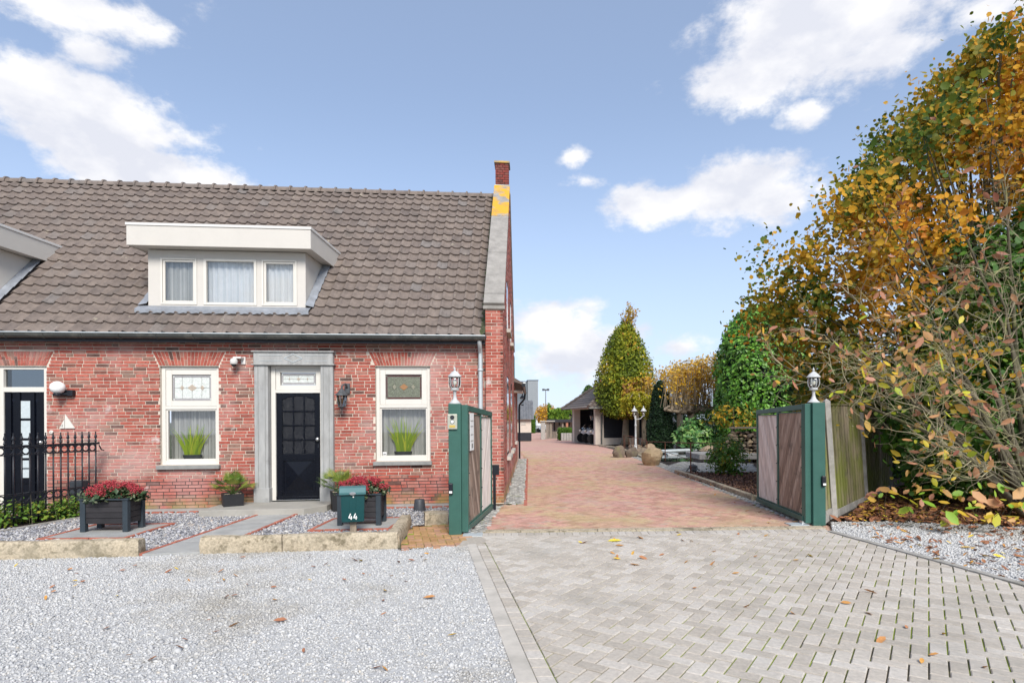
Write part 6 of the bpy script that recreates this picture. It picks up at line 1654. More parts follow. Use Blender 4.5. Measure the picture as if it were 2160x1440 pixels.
# ---- carport
def carport():
    C = G(1256, 938); lv = Vector((-.155, .988, 0)).normalized(); rv = Vector((.988, .155, 0)).normalized()
    t = empty('carport', C, 'open carport with plastered pillars and a low hipped tile roof', 'building')
    H = 2.28; pt = lambda r_, l_, z: C + rv * r_ + lv * l_ + Vector((0, 0, z))
    def blk(mb, r0, r1, l0, l1, z0, z1): mb.add([pt(r0, l0, z0), pt(r1, l0, z0), pt(r1, l1, z0), pt(r0, l1, z0), pt(r0, l0, z1), pt(r1, l0, z1), pt(r1, l1, z1), pt(r0, l1, z1)], MB.BF); return mb
    blk(MB(), 0, .55, 0, .35, 0, H).build('pillar', M['plaster'], t); blk(MB(), -.02, .42, 5.0, 5.5, 0, H).build('pillar', M['plaster'], t); blk(MB(), 4.6, 5.0, 0, .35, 0, H).build('pillar', M['plaster'], t)
    blk(MB(), .55, 4.6, .04, .26, 0, .42).build('low_wall', M['plaster'], t)
    blk(MB(), 0, 5.0, 5.5, 5.7, 0, H).build('back_wall', M['dark_cladding'], t); blk(MB(), 5.0, 5.2, 0, 5.7, 0, H).build('side_wall', M['dark_cladding'], t)
    for i in range(16): blk(MB(), .56, 4.59, .1, .13, .44 + i * .115, .54 + i * .115).build('louvre', M['dark_cladding'], t)
    blk(MB(), -.1, 5.3, -.05, .25, H + .001, H + .14).build('beam', M['plaster'], t); blk(MB(), -.1, .25, .26, 5.7, H + .001, H + .14).build('beam', M['plaster'], t)
    blk(MB(), 0, 5.0, .3, 5.5, .005, .012).build('floor', M['concrete'], t)
    r0, r1, l0, l1, ze, za = -.6, 5.8, -.6, 6.3, H + .02, H + 2.55
    ap = (2.6, 2.85); ap2 = (2.6, 2.95)
    c00, c10, c11, c01 = (r0, l0), (r1, l0), (r1, l1), (r0, l1)
    roof = MB()
    for p, q, e, e2 in ((c00, c10, ap, ap), (c00, c01, ap, ap2), (c11, c10, ap2, ap), (c01, c11, ap2, ap2)):
        n = 15
        for i in range(n):                              # courses, each lapping the next
            f0, f1 = i / n, (i + 1) / n
            mix = lambda x, y, f: (x[0] + (y[0] - x[0]) * f, x[1] + (y[1] - x[1]) * f)
            a_, b_, c_, d_ = mix(p, e, f0), mix(q, e2, f0), mix(q, e2, f1), mix(p, e, f1)
            z0, z1 = ze + (za - ze) * f0, ze + (za - ze) * f1
            roof.add([pt(*a_, z0 + .06), pt(*b_, z0 + .06), pt(*c_, z1 + .015), pt(*d_, z1 + .015), pt(*a_, z0), pt(*b_, z0)], [(0, 1, 2, 3), (4, 5, 1, 0)], random.random() * .6)
    ro = roof.build('roof', M['tile'], t, fix=False)
    for p, e in ((c00, ap), (c10, ap), (c01, ap2)):
        for i in range(12):
            f0, f1 = i / 12, (i + 1.1) / 12
            a_ = pt(p[0] + (e[0] - p[0]) * f0, p[1] + (e[1] - p[1]) * f0, ze + (za - ze) * f0 + .07); b_ = pt(p[0] + (e[0] - p[0]) * f1, p[1] + (e[1] - p[1]) * f1, ze + (za - ze) * f1 + .05)
            MB().tube([a_, b_], [.13, .10], 7).build('hip_tile', M['tile'], ro)
    # roll of the tiles on the slope facing the garden
    for i in range(26):
        f = (i + .5) / 26; x = r0 + (r1 - r0) * f; g_ = min(1, min(f, 1 - f) * 2.05)
        MB().tube([pt(x, l0, ze + .05), pt(x + 0, l0 + (ap[1] - l0) * g_, ze + (za - ze) * g_ + .03)], .05, 5).build('tile_roll', M['tile'], ro)
    gt = MB(); gt.tube([pt(r0, l0 - .05, ze - .02), pt(r1, l0 - .05, ze - .02)], .06, 8); gt.build('gutter', M['gutter'], t)
    MB().tube([pt(.42, l0 - .05, ze - .05), pt(.4, -.3, ze - .3), pt(.38, -.06, ze - .45), pt(.38, -.06, .05)], .05, 8).build('downpipe', M['gutter'], t)
    return pt
cpt = carport()
def hung_lantern(c, label):
    t = empty('wall_lantern', c, label, 'wall lamp', 'lanterns along the drive')
    MB().tube([c + Vector((0, 0, .35)), c + Vector((0, 0, .15))], .02, 6).build('bracket', M['black_iron'], t)
    MB().lathe([(.05, -.2), (.10, .05), (.13, .08), (.05, .16), (.01, .2)], c, 6).build('lantern', M['lamp_glass'], t)
    MB().lathe([(.14, .07), (.05, .17), (.01, .22)], c, 6).lathe([(.055, -.24), (.06, -.2)], c, 6).build('hood', M['black_iron'], t)
hung_lantern(cpt(-.15, .35, 1.75), 'black lantern on the corner pillar of the carport'); hung_lantern(cpt(-.2, 5.3, 1.8), 'black lantern on the far pillar of the carport')
lp_ = hl(.28, DEPTH + 6.0, 2.0); 
hung_lantern(P(1102, 843, 24.5), 'black lantern hanging from the rear wing of the house')
def motorbike(c, ang, label):
    t = empty('motorbike', c, label, 'motorbike', 'motorbikes parked in the carport'); ca, sa = math.cos(ang), math.sin(ang)
    xf = lambda x, y, z: Vector((c.x + x * ca - y * sa, c.y + x * sa + y * ca, c.z + z))
    for x in (-.65, .65):
        MB().lathe([(.2, -.06), (.31, -.05), (.32, 0), (.31, .05), (.2, .06)], (0, 0, 0), 18).build('wheel', M['tyre'], t, xf=lambda a_, b_, z, x=x: xf(x + a_, z, .33 + b_), smooth=True, angle=40)
    MB().ball((0, 0, 0), .3, 12, 8, 1.5, .55, .7).build('fairing', M['camper_white'], t, smooth=True, xf=lambda a_, b_, z: xf(-.25 + a_, b_, .72 + z))
    MB().box(-.1, .75, -.13, .13, .72, .86).build('seat', M['tyre'], t, xf=xf, bevel=.05); MB().box(-.35, .3, -.14, .14, .3, .62).build('engine', M['lantern_grey'], t, xf=xf, bevel=.04)
    MB().tube([(-.65, 0, .33), (-.42, 0, 1.0)], .03, 6).tube([(-.42, -.32, 1.02), (-.42, .32, 1.02)], .018, 6).build('fork', M['steel'], t, xf=xf)
    MB().add([(-.6, -.15, .95), (-.6, .15, .95), (-.4, .1, 1.22), (-.4, -.1, 1.22), (-.58, -.15, .95), (-.58, .15, .95), (-.38, .1, 1.22), (-.38, -.1, 1.22)], MB.BF).build('windscreen', M['lamp_glass'], t, xf=xf)
    MB().ball((0, 0, 0), .09, 8, 6).build('headlight', M['bulb'], t, xf=lambda a_, b_, z: xf(-.72 + a_, b_, .82 + z))
for k, lab in enumerate(('white motorbike in the carport nearest its corner pillar', 'white motorbike in the middle of the carport', 'white motorbike in the carport nearest its far pillar')):
    q = cpt(.75, 1.1 + k * 1.25, .012); motorbike(q, .2, lab)

# ---- small outbuilding left of the drive
def outbuilding():
    b = Vector((0.35, 46.5, -.08)); t = empty('outbuilding', b, 'small plastered outbuilding with dark plinth and tiled roof', 'building')
    x0, x1, y0, y1 = -2.2, 1.52, 46.5, 52
    MB().box(x0, x1, y0, y1, .58, 1.75).build('wall', M['plaster'], t)
    for i in range(6): MB().box(x0 - .02, x1 + .02, y0 - .03, y1, -.08 + i * .11, .02 + i * .11).build('plinth_board', M['dark_cladding'], t)
    rf_ = MB(); n = 8
    for i in range(n):
        f0, f1 = i / n, (i + 1) / n; ya, yb, za, zb = y0 - .3 + 2.6 * f0, y0 - .3 + 2.6 * f1, 1.62 + 1.55 * f0, 1.62 + 1.55 * f1
        k = 18
        for j in range(k):
            xa, xb = x0 + (x1 + .22 - x0) * j / k, x0 + (x1 + .22 - x0) * (j + 1) / k; m_ = (xa + xb) / 2
            rf_.add([(xa, ya, za + .05), (m_, ya, za + .12), (xb, ya, za + .05), (xb, yb, zb + .0), (m_, yb, zb + .07), (xa, yb, zb), (xa, ya, za), (xb, ya, za)], [(0, 1, 4, 5), (1, 2, 3, 4), (6, 7, 2, 1, 0)], random.random() * .5)
    mat('tile_grey', [(0, (.13, .135, .145)), (1, (.20, .20, .21))], .7, (5, .15)); rf_.build('roof', M['tile_grey'], t, fix=False)
    MB().prism([(x1, y0 - .0, 1.75), (x1, y0 + 2.2, 3.05), (x1, y1, 1.75)], [(x0, y0, 1.75), (x0, y0 + 2.2, 3.05), (x0, y1, 1.75)]).build('gable', M['plaster'], t)
    MB().box(.72, 1.1, y0 - .03, y0 - .001, 1.18, 1.38).build('vent', M['concrete_light'], t)
outbuilding()
# ---- things at the end of the yard
def far_things():
    ib = Vector((1, 150, -.8)); t = empty('warehouse', ib, 'tall grey metal clad warehouse beyond the yard', 'building')
    a, b = P(1113, 803, 150), P(1135, 803, 150); a0 = P(1080, 805, 158)
    MB().box(a.x, b.x, 150, 175, -.8, a.z).build('wall', M['industrial'], t)
    for i in range(12): MB().box(a.x + (b.x - a.x) * i / 12, a.x + (b.x - a.x) * i / 12 + .05, 149.94, 150, -.8, a.z - .2).build('cladding_rib', M['industrial_dark'], t)
    MB().box(a0.x - 8, a.x - .02, 150.3, 175, -.8, a.z - .05).build('recess', M['industrial_dark'], t); MB().box(a.x - .2, b.x + .1, 149.9, 175.1, a.z + .01, a.z + .25).build('parapet', M['industrial_dark'], t)
    q = P(1106, 807, 150); MB().box(q.x - .3, q.x + .3, 150.1, 150.28, q.z - .15, q.z + .15).build('sign_light', M['paper'], t)
    p = P(1151, 892, 125); p.z = -.8; tp = P(1151, 823, 125); t = empty('floodlight_mast', p, 'tall thin floodlight mast beyond the far hedge', 'lamp post')
    MB().tube([p, tp], [.16, .08], 8).build('mast', M['zinc'], t); MB().box(tp.x - .7, tp.x + .7, 124.8, 125.2, tp.z, tp.z + .25).build('crossarm', M['lantern_grey'], t)
    for dx in (-.5, .5): MB().box(tp.x + dx - .25, tp.x + dx + .25, 124.5, 124.9, tp.z - .1, tp.z + .35).build('floodlight', M['lantern_grey'], t, bevel=.03)
    # camper van, seen from behind at an angle
    c = P(1146, 911, 117); c.z = -.8; t = empty('camper_van', c, 'white camper van parked at the end of the yard', 'camper')
    MB().box(c.x - 1.5, c.x + 3.2, 116, 122, -.35, 2.15).build('body', M['camper_white'], t, bevel=.25); 
    MB().prism([(c.x - .9, 115.99, -.3), (c.x + .5, 115.99, -.3), (c.x + .5, 115.99, .75), (c.x - .4, 115.99, .75)], [(c.x - .9, 114.2, -.3), (c.x + .5, 114.2, -.3), (c.x + .5, 114.6, .4), (c.x - .4, 114.6, .4)]).build('bonnet', M['camper_white'], t)
    for x, z in ((-1.15, .95), (-.45, .9), (.2, .9)): MB().box(c.x + x, c.x + x + .42, 115.93, 115.99, z, z + .75).build('window', M['dark_glass'], t, bevel=.05)
    for x in (-1.0, .5): MB().lathe([(.2, -.12), (.38, -.11), (.4, 0), (.38, .11), (.2, .12)], (0, 0, 0), 16).build('wheel', M['tyre'], t, xf=lambda a_, b_, z, x=x: Vector((c.x + x + a_, 115.8 + z, -.42 + b_)))
    MB().box(c.x - 1.5, c.x + 3.2, 115.95, 115.99, .2, .32).build('stripe', M['lantern_grey'], t)
far_things()
def shed():
    t = empty('timber_shelter', (4.2, 56, -.18), 'open timber shelter with dark flat roof and board gate', 'shed')
    x0, x1 = P(1158, 890, 56).x, P(1222, 890, 56).x
    MB().box(x0, x1 + 1.5, 55.4, 60, 1.35, 1.62).build('roof', M['dark_cladding'], t)
    for x in (x0 + .1, x0 + 1.2, x1 - .4): MB().box(x, x + .16, 55.6, 55.8, -.2, 1.35).build('post', M['shed_wood'], t)
    MB().box(P(1193, 900, 56).x, P(1197.5, 900, 56).x, 55.5, 55.75, -.2, 1.35).build('brick_pier', M['shed_brick'], t)
    MB().box(x0, x1 + 1.5, 59.5, 59.7, -.3, 1.35).build('back_wall', M['plaster'], t)
    for i in range(6): MB().box(x0 + .2 + i * .5, x0 + .32 + i * .5, 59.4, 59.49, -.2, 1.3).build('timber_stud', M['dark_cladding'], t)
    f = empty('board_gate', (3.4, 52, -.14), 'weathered board gate and concrete pillar left of the shelter', 'gate')
    xa, xb = P(1141, 900, 52).x, P(1150, 900, 52).x; MB().box(xa, xb, 51.8, 52.2, -.16, 1.42).build('pillar', M['concrete'], f)
    k = 9; xe = P(1178, 900, 52).x
    for i in range(k): MB().box(xb + .05 + (xe - xb - .05) * i / k, xb + (xe - xb - .05) * (i + 1) / k, 51.95, 52.0, -.1, 1.35 if i < 4 else .55, random.random()).build('board', M['shed_wood'], f)
    MB().box(xa - .1, P(1170, 900, 52).x, 51.7, 52.3, 1.42, 1.5).build('cap', M['concrete_light'], f)
    q = P(1188, 905, 57); tag(MB().lathe([(.45, 0), (.5, .1), (.4, .2)], (q.x, 58, .55), 20).build('millstone', M['concrete_light'], None, xf=lambda x, y, z: Vector((x, 58 + (z - .55), .55 + (y - 58)))), 'round pale millstone leaning inside the timber shelter', 'stone')
    p = P(1183, 925, 48); w = P(1210, 925, 48).x
    t2 = empty('block_planter', (p.x + .5, 48, -.09), 'low grey block planter in front of the timber shelter', 'planter')
    for r_ in range(3):
        n = 5
        for i in range(n): MB().box(p.x + (w - p.x) * (i + (.0 if r_ % 2 else 0)) / n + .01, p.x + (w - p.x) * (i + 1) / n - .01, 47.6, 48.2, -.1 + r_ * .2, .09 + r_ * .2).build('block', M['concrete'], t2)
shed()

# ================================================================== PLANTING
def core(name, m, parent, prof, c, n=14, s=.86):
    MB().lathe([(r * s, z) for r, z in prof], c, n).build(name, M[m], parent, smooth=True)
def turned_points(n, prof, c, thick=.22, jit=.05, sx=1.0, sy=1.0):
    """points scattered in the outer layer of a turned (clipped) crown; prof = [(radius, z)]"""
    rs = np.array([p[0] for p in prof]); zs = np.array([p[1] for p in prof]); seg = np.hypot(np.diff(rs), np.diff(zs)); w = seg * (rs[:-1] + rs[1:] + .05); cum = np.concatenate([[0], np.cumsum(w) / w.sum()])
    u = RNG.random(n); t = np.interp(u, cum, np.arange(len(rs))); r = np.interp(t, np.arange(len(rs)), rs); z = np.interp(t, np.arange(len(zs)), zs)
    a = RNG.uniform(0, 2 * math.pi, n); lump = 1 + .05 * np.sin(a * 5 + z * 3) + .04 * np.sin(a * 11 - z * 7)
    k = lump * (1 - thick * RNG.random(n) ** 1.6)
    pos = np.column_stack([c[0] + r * k * np.cos(a) * sx, c[1] + r * k * np.sin(a) * sy, c[2] + z - thick * .3 * RNG.random(n)]) + RNG.normal(0, jit, (n, 3))
    nr = np.column_stack([np.cos(a), np.sin(a), np.full(n, .35)])
    return pos, nr
def clipped(name, c, prof, n, size, m, label, cat, group=None, corem='leaf_yew', trunk=None, thick=.2, tones=None, jit=.04, spread=.8, core_s=.86, part='crown'):
    t = empty(name, (c[0], c[1], c[2]), label, cat, group)
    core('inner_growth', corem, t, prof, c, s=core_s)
    pos, nr = turned_points(n, prof, c, thick, jit)
    leaves(part, pos, size, m, t, nrm=nr, spread=spread, tpl=LEAF4F, tones=tones)
    if trunk: MB().tube([(c[0], c[1], c[2] - trunk[1] * 0), (c[0] + .05, c[1], c[2] + trunk[1])], [trunk[0], trunk[0] * .8], 9).build('trunk', M['bark'], t, smooth=True)
    return t
# tall clipped laurel column behind the stone wall
D1 = 25.0; c = Vector((P(1552, 885, D1).x + 2.0, D1 + 2, 0)); zt = P(1600, 626, D1).z
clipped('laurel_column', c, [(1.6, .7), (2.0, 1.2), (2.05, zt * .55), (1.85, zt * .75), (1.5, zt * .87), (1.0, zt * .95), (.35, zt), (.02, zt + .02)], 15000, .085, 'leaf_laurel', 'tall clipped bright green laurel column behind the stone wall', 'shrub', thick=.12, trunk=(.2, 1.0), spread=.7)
# dark yews
D2 = 31.5; c = Vector((P(1393, 885, D2).x, D2, 0)); clipped('yew_cone', c, [(.6, .0), (.72, .5), (.7, 1.3), (.52, 1.7), (.5, 2.3), (.4, 2.95), (.17, 3.55), (.02, 3.65)], 9000, .055, 'leaf_yew', 'dark clipped yew cone right of the yellow hornbeam', 'shrub', thick=.1, spread=1.0)
c = Vector((P(1405, 885, 38).x, 38.5, 0)); clipped('yew_block', c, [(1.5, 0), (1.6, .4), (1.6, 1.5), (1.3, 1.85), (.02, 1.9)], 7000, .06, 'leaf_yew', 'low dark yew block behind the rhododendron', 'shrub', thick=.1, spread=1.0)
D3 = 60; c = Vector((P(1242, 885, D3).x, D3, -.2)); clipped('yew_cone', c, [(.8, .0), (.9, 2.5), (.85, 3.6), (.6, 4.7), (.2, 5.25), (.02, 5.3)], 4000, .07, 'leaf_hedge', 'small clipped conifer peeping over the carport roof', 'shrub', thick=.1, spread=1.0, tones=RNG.random(4000) * .4)
# hornbeam cone
D4 = 36.5; s4 = FPX / D4; c = Vector((P(1322, 885, D4).x - .1, D4, 0))
zz = lambda y: EYE + (HY - y) / s4
def hornbeam():
    prof = [(.7, zz(878)), (1.55, zz(868)), (1.86, zz(845)), (1.84, zz(810)), (1.62, zz(775)), (1.25, zz(738)), (.8, zz(706)), (.45, zz(690)), (.02, zz(680))]
    t = empty('hornbeam_tree', c, 'tall pyramid shaped hornbeam turning yellow in front of the carport', 'tree')
    core('inner_growth', 'leaf_hornbeam', t, prof, c, s=.6)
    pos, nr = turned_points(15000, prof, c, .42, .08); n = len(pos)
    tone = np.clip(.34 + .25 * np.sin(pos[:, 0] * 2.3 + 1) * np.sin(pos[:, 2] * 1.7) + RNG.normal(0, .18, n) + np.where((pos[:, 2] < zz(800)) & (np.abs(pos[:, 0] - c.x - .4) < .9), .5, 0), 0, 1)
    leaves('crown', pos, .085, 'leaf_hornbeam', t, nrm=nr, spread=1.0, tpl=LEAF4F, tones=tone)
    tip = MB(); tp = []
    rr = random.Random(5)
    for k in range(16):
        a0 = Vector((c.x + .2 + rr.uniform(-.2, .3), c.y + rr.uniform(-.3, .3), zz(700))); b0 = a0 + Vector((rr.uniform(-.5, .5), rr.uniform(-.4, .4), rr.uniform(.7, 2.0)))
        tip.tube([a0, (a0 + b0) / 2 + Vector((rr.uniform(-.1, .1), 0, 0)), b0], [.025, .015, .006], 4)
        for j in range(26): tp.append(a0 + (b0 - a0) * rr.random() + Vector((rr.gauss(0, .1), rr.gauss(0, .1), rr.gauss(0, .08))))
    tip.build('leader_shoots', M['bark'], t); leaves('leader_leaves', np.array([list(p) for p in tp]), .085, 'leaf_hornbeam', t, tones=.75 + .25 * RNG.random(len(tp)))
    MB().tube([(c.x, c.y, 0), (c.x, c.y, .4), (c.x + .05, c.y, 1.4), (c.x + .1, c.y, 3)], [.32, .22, .19, .15], 10).build('trunk', M['plane_bark'], t, smooth=True)
hornbeam()
def weeping():
    d = 33.5; b = Vector((P(1344, 885, d).x, d, 0)); t = empty('weeping_tree', b, 'small weeping tree with a yellow green umbrella crown by the lamp post', 'tree'); s = FPX / d
    zc = EYE + (HY - 868) / s; zt = EYE + (HY - 826) / s
    tri = MB(); pts = []; tn = []
    rr = random.Random(9)
    for k in range(150):
        a = rr.uniform(0, 2 * math.pi); q = math.sqrt(rr.random()); x, y = b.x + .85 * q * math.cos(a), b.y + .85 * q * math.sin(a); z1 = zt - .45 * q * q; z0 = z1 - rr.uniform(.4, .75 + .5 * q)
        if q > .35:
            for j in range(38): pts.append((x + rr.gauss(0, .05), y + rr.gauss(0, .05), z0 + (z1 - z0) * rr.random())); tn.append(rr.uniform(.25, .8))
        else:
            for j in range(14): pts.append((x + rr.gauss(0, .07), y + rr.gauss(0, .07), z1 - rr.random() * .2)); tn.append(rr.uniform(.4, .95))
    leaves('crown', np.array(pts), .06, 'leaf_hornbeam', t, nrm=np.tile([0, -.6, .3], (len(pts), 1)), spread=1.0, tpl=LEAF4F, tones=np.array(tn) * .5 + .38)
    MB().tube([b, b + Vector((0, 0, zt - .3))], [.13, .1], 8).build('trunk', M['plane_bark'], t, smooth=True)
    for k in range(8):
        a = 2 * math.pi * k / 8; MB().tube([b + Vector((0, 0, zt - .5)), b + Vector((.4 * math.cos(a), .4 * math.sin(a), zt - .15)), b + Vector((.8 * math.cos(a), .8 * math.sin(a), zt - .5))], [.05, .035, .015], 5).build('branch', M['plane_bark'], t)
weeping()
def pollard(px, d, r, ytop, span, label, nshoot, nleaf, seed, lean=0, knots=None):
    """pollarded plane: trunk, flat tier of knotted limbs, upright shoots with sparse yellow leaves"""
    s = FPX / d; b = Vector((P(px, 885, d).x, d, 0)); t = empty('plane_tree', b, label, 'tree', 'pollarded plane trees by the pond'); rr = random.Random(seed)
    zh = EYE + (HY - 872) / s; MB().tube([b, b + Vector((.02, 0, .3)), b + Vector((.0, 0, zh))], [r * 1.5, r * 1.1, r], 9).build('trunk', M['plane_bark'], t, smooth=True)
    tips = []
    for k in range(9):
        x1 = span[0] + (span[1] - span[0]) * (k + .5) / 9 + rr.uniform(-.2, .2); y1 = rr.uniform(-1.2, 1.2); p = b + Vector((0, 0, zh - .05)); q = b + Vector((x1, y1, zh + rr.uniform(.05, .3)))
        m1 = p + (q - p) * .33 + Vector((0, 0, rr.uniform(-.05, .25))); m2 = p + (q - p) * .66 + Vector((rr.uniform(-.1, .1), 0, rr.uniform(-.15, .2)))
        MB().tube([p, m1, m2, q], [r * .6, r * .45, r * .35, r * .3], 6).build('limb', M['plane_bark'], t, smooth=True)
        for f in (.35, .5, .65, .8, .95, 1.0): tips.append(p + (q - p) * f + Vector((rr.uniform(-.15, .15), rr.uniform(-.2, .2), .12)))
        for f in (.5, .75, 1.0): MB().tube([p + (q - p) * f, p + (q - p) * f + Vector((rr.uniform(-.25, .25), rr.uniform(-.2, .2), rr.uniform(.05, .25)))], [r * .35, r * .25], 5).build('spur', M['plane_bark'], t)
    sh = MB(); lp = []
    for k in range(nshoot):
        p = rr.choice(tips) + Vector((rr.uniform(-.25, .25), rr.uniform(-.25, .25), 0)); px_ = CX + p.x * FPX / p.y
        H_ = max(.6, EYE + (HY - ytop(px_)) / (FPX / p.y) - p.z) * rr.uniform(.72, 1.04)
        q = p + Vector((rr.uniform(-.25, .25), rr.uniform(-.2, .2), H_)); m = (p + q) / 2 + Vector((rr.uniform(-.12, .12), 0, 0))
        sh.tube([p, m, q], [.016, .011, .005], 3)
        for j in range(int(nleaf / nshoot)):
            f = rr.random() ** .7
            if f < .45 and rr.random() < .6: continue
            lp.append(p + (q - p) * f + Vector((rr.gauss(0, .09), rr.gauss(0, .09), rr.gauss(0, .06))))
    sh.build('shoots', M['plane_bark'], t, kind='stuff'); leaves('crown', np.array([list(p) for p in lp]), .075, 'leaf_plane', t, tpl=LEAF4F, tones=RNG.beta(2, 1.6, len(lp)))
yt = lambda px: np.interp(px, [1370, 1400, 1450, 1500, 1560, 1620], [785, 772, 762, 750, 735, 728])
pollard(1434, 34.0, .17, yt, (-1.9, 1.6), 'pollarded plane tree with the thinner trunk behind the rhododendron', 170, 3000, 3)
pollard(1459, 30.5, .22, yt, (-1.8, 2.7), 'pollarded plane tree with the thicker trunk right of the rhododendron', 190, 3400, 4)
pollard(1358, 36.0, .14, lambda px: 850, (-1.6, 1.7), 'bare pollarded plane with knotted limbs behind the garden lamp post', 40, 120, 5)
pollard(1540, 29.5, .2, yt, (-1.6, 2.0), 'pollarded plane tree half hidden by the laurel column', 150, 3000, 6)
def bush(name, c, r, n, size, m, label, tones=None, clumps=26, group=None, stems=6, tpl=LEAF4F, shell=.45, sig=.2, nz=.6):
    t = empty(name, c, label, 'shrub', group); cp, dn = ell_points(clumps, (c[0], c[1], c[2] + r[2] * .95), r, shell)
    k = int(n / len(cp)); pos = (cp[:, None, :] + RNG.normal(0, sig, (len(cp), k, 3)) * np.array(r)).reshape(-1, 3); nr = np.repeat(dn, k, axis=0) + np.array([0, -.3, nz])
    ok = pos[:, 2] > c[2] + .02; pos, nr = pos[ok], nr[ok]
    leaves('foliage', pos, size, m, t, nrm=nr, spread=.8, tpl=tpl, tones=None if tones is None else tones(len(pos)))
    sb = MB()
    for i in range(stems):
        q = cp[i % len(cp)]; sb.tube([(c[0] + random.uniform(-.08, .08), c[1] + random.uniform(-.05, .05), c[2]), ((c[0] + q[0]) / 2, (c[1] + q[1]) / 2, c[2] + r[2] * .6), tuple(q)], [.025, .016, .007], 5)
    sb.build('stems', M['bark'], t, kind='stuff')
    return t
b = G(1545, 1004); bush('round_shrub', (b.x, b.y + .4, 0), (.5, .45, .56), 2400, .042, 'leaf_hazel', 'round green brown shrub in the mulch beside the open gate', lambda n: np.clip(RNG.normal(.72, .16, n), 0, 1), 60, tpl=LEAF4F, sig=.16)
b = G(1420, 945); bush('rhododendron', (b.x, b.y - 4, .12), (.95, .8, .66), 2600, .10, 'leaf_rhodo', 'glossy green rhododendron bush behind the pond', None, 60, sig=.14)
b = P(1500, 885, 29); bush('dark_shrub', (b.x, 29, .2), (1.1, .8, .95), 2600, .07, 'leaf_hazel', 'dark green shrub under the plane trees left of the stone wall', lambda n: RNG.random(n) * .55, 50)
b = P(1545, 885, 24); bush('orange_shrub', (b.x, 23.9, 1.15), (1.0, .4, .5), 420, .075, 'leaf_lime', 'loose orange leaved shrub above the stone wall', lambda n: .18 + .55 * RNG.random(n), 60, sig=.2)
b = P(1462, 885, 34); bush('dark_shrub', (b.x + .5, 36, .0), (2.4, .8, 1.1), 3200, .08, 'leaf_yew', 'very dark evergreen shrub row behind the plane trunks', None, 60)
# far hedges and tree
def hedge(name, x0, x1, y0, y1, z0, z1, n, size, m, label, tones=None, zr=None, corem='leaf_hedge'):
    t = empty(name, ((x0 + x1) / 2, (y0 + y1) / 2, z0), label, 'hedge'); zr = z1 if zr is None else zr
    MB().add([(x0 + .1, y0 + .1, z0), (x1 - .1, y0 + .1, z0), (x1 - .1, y1 - .1, z0), (x0 + .1, y1 - .1, z0), (x0 + .1, y0 + .1, z1 - .1), (x1 - .1, y0 + .1, zr - .1), (x1 - .1, y1 - .1, zr - .1), (x0 + .1, y1 - .1, z1 - .1)], MB.BF).build('inner_growth', M[corem], t)
    f = RNG.random(n); fr = f < .62; x = RNG.uniform(x0, x1, n); top = z1 + (zr - z1) * (x - x0) / (x1 - x0)
    y = np.where(fr, y0 + RNG.normal(0, .05, n), RNG.uniform(y0, y1, n)); z = np.where(fr, z0 + (top - z0) * RNG.random(n), top + RNG.normal(0, .05, n)); side = (f > .9); x = np.where(side, x0 + RNG.normal(0, .05, n), x); z = np.where(side, z0 + (top - z0) * RNG.random(n), z)
    leaves('foliage', np.column_stack([x, y, z]), size, m, t, nrm=np.tile([0, -.7, .6], (n, 1)), spread=.9, tpl=LEAF4F, tones=tones)
hedge('hedge', P(1160, 880, 72).x, P(1300, 880, 72).x, 72, 75, -.4, P(1165, 866, 72).z, 7000, .16, 'leaf_hedge', 'tall bright green hedge at the end of the yard', zr=P(1290, 846, 72).z)
hedge('hedge', P(1179, 910, 48.5).x, P(1212, 910, 48.5).x, 48.3, 49.3, -.1, P(1190, 904, 48.5).z, 2200, .06, 'leaf_hedge', 'low clipped hedge behind the grey block planter', tones=RNG.random(2200) * .45)
hedge('hedge', P(1120, 880, 100).x, P(1129, 880, 100).x, 100, 101, -.8, P(1122, 878, 100).z, 1500, .12, 'leaf_hedge', 'narrow hedge beside the small outbuilding', tones=RNG.random(1500) * .4)
def far_tree():
    q = P(1152, 870, 110); t = empty('birch_tree', (q.x, 110, -.8), 'distant autumn tree with orange leaves beyond the camper', 'tree')
    pos, nr = ell_points(2600, (q.x, 110, 2.6), (2.2, 1.8, 2.0), .2); leaves('crown', pos, .16, 'leaf_plane', t, tones=RNG.random(len(pos)))
    MB().tube([(q.x, 110, -.8), (q.x + .1, 110, 3)], [.16, .06], 6).build('trunk', M['bark'], t)
far_tree()

# ================================================================== BIG SHRUBS ON THE RIGHT
def grow(mb, p, d, L, r, depth, rr, tips, droop=.0, kink=.35, nseg=3, fork=(2, 3), shrink=.66, n=5):
    pts, rs = [p], [r]; q = p.copy(); dd = d.copy()
    for i in range(nseg):
        dd = (dd + Vector((rr.gauss(0, kink), rr.gauss(0, kink), rr.gauss(0, kink) - droop)) * .5).normalized(); q = q + dd * L / nseg; pts.append(q.copy()); rs.append(r * (1 - .45 * (i + 1) / nseg))
        if depth > 0 and i < nseg - 1 and rr.random() < .55:
            sd = (dd + Vector((rr.gauss(0, .8), rr.gauss(0, .8), rr.gauss(0, .6)))).normalized(); grow(mb, q.copy(), sd, L * shrink * .8, rs[-1] * .6, depth - 1, rr, tips, droop, kink, nseg, fork, shrink, max(3, n - 1))
    mb.tube(pts, rs, n, cap=False)
    if depth == 0: tips.append((q, dd)); return
    for k in range(rr.randint(*fork)):
        sd = (dd + Vector((rr.gauss(0, .55), rr.gauss(0, .55), rr.gauss(0, .5)))).normalized(); grow(mb, q.copy(), sd, L * shrink, rs[-1] * .75, depth - 1, rr, tips, droop, kink, nseg, fork, shrink, max(3, n - 1))
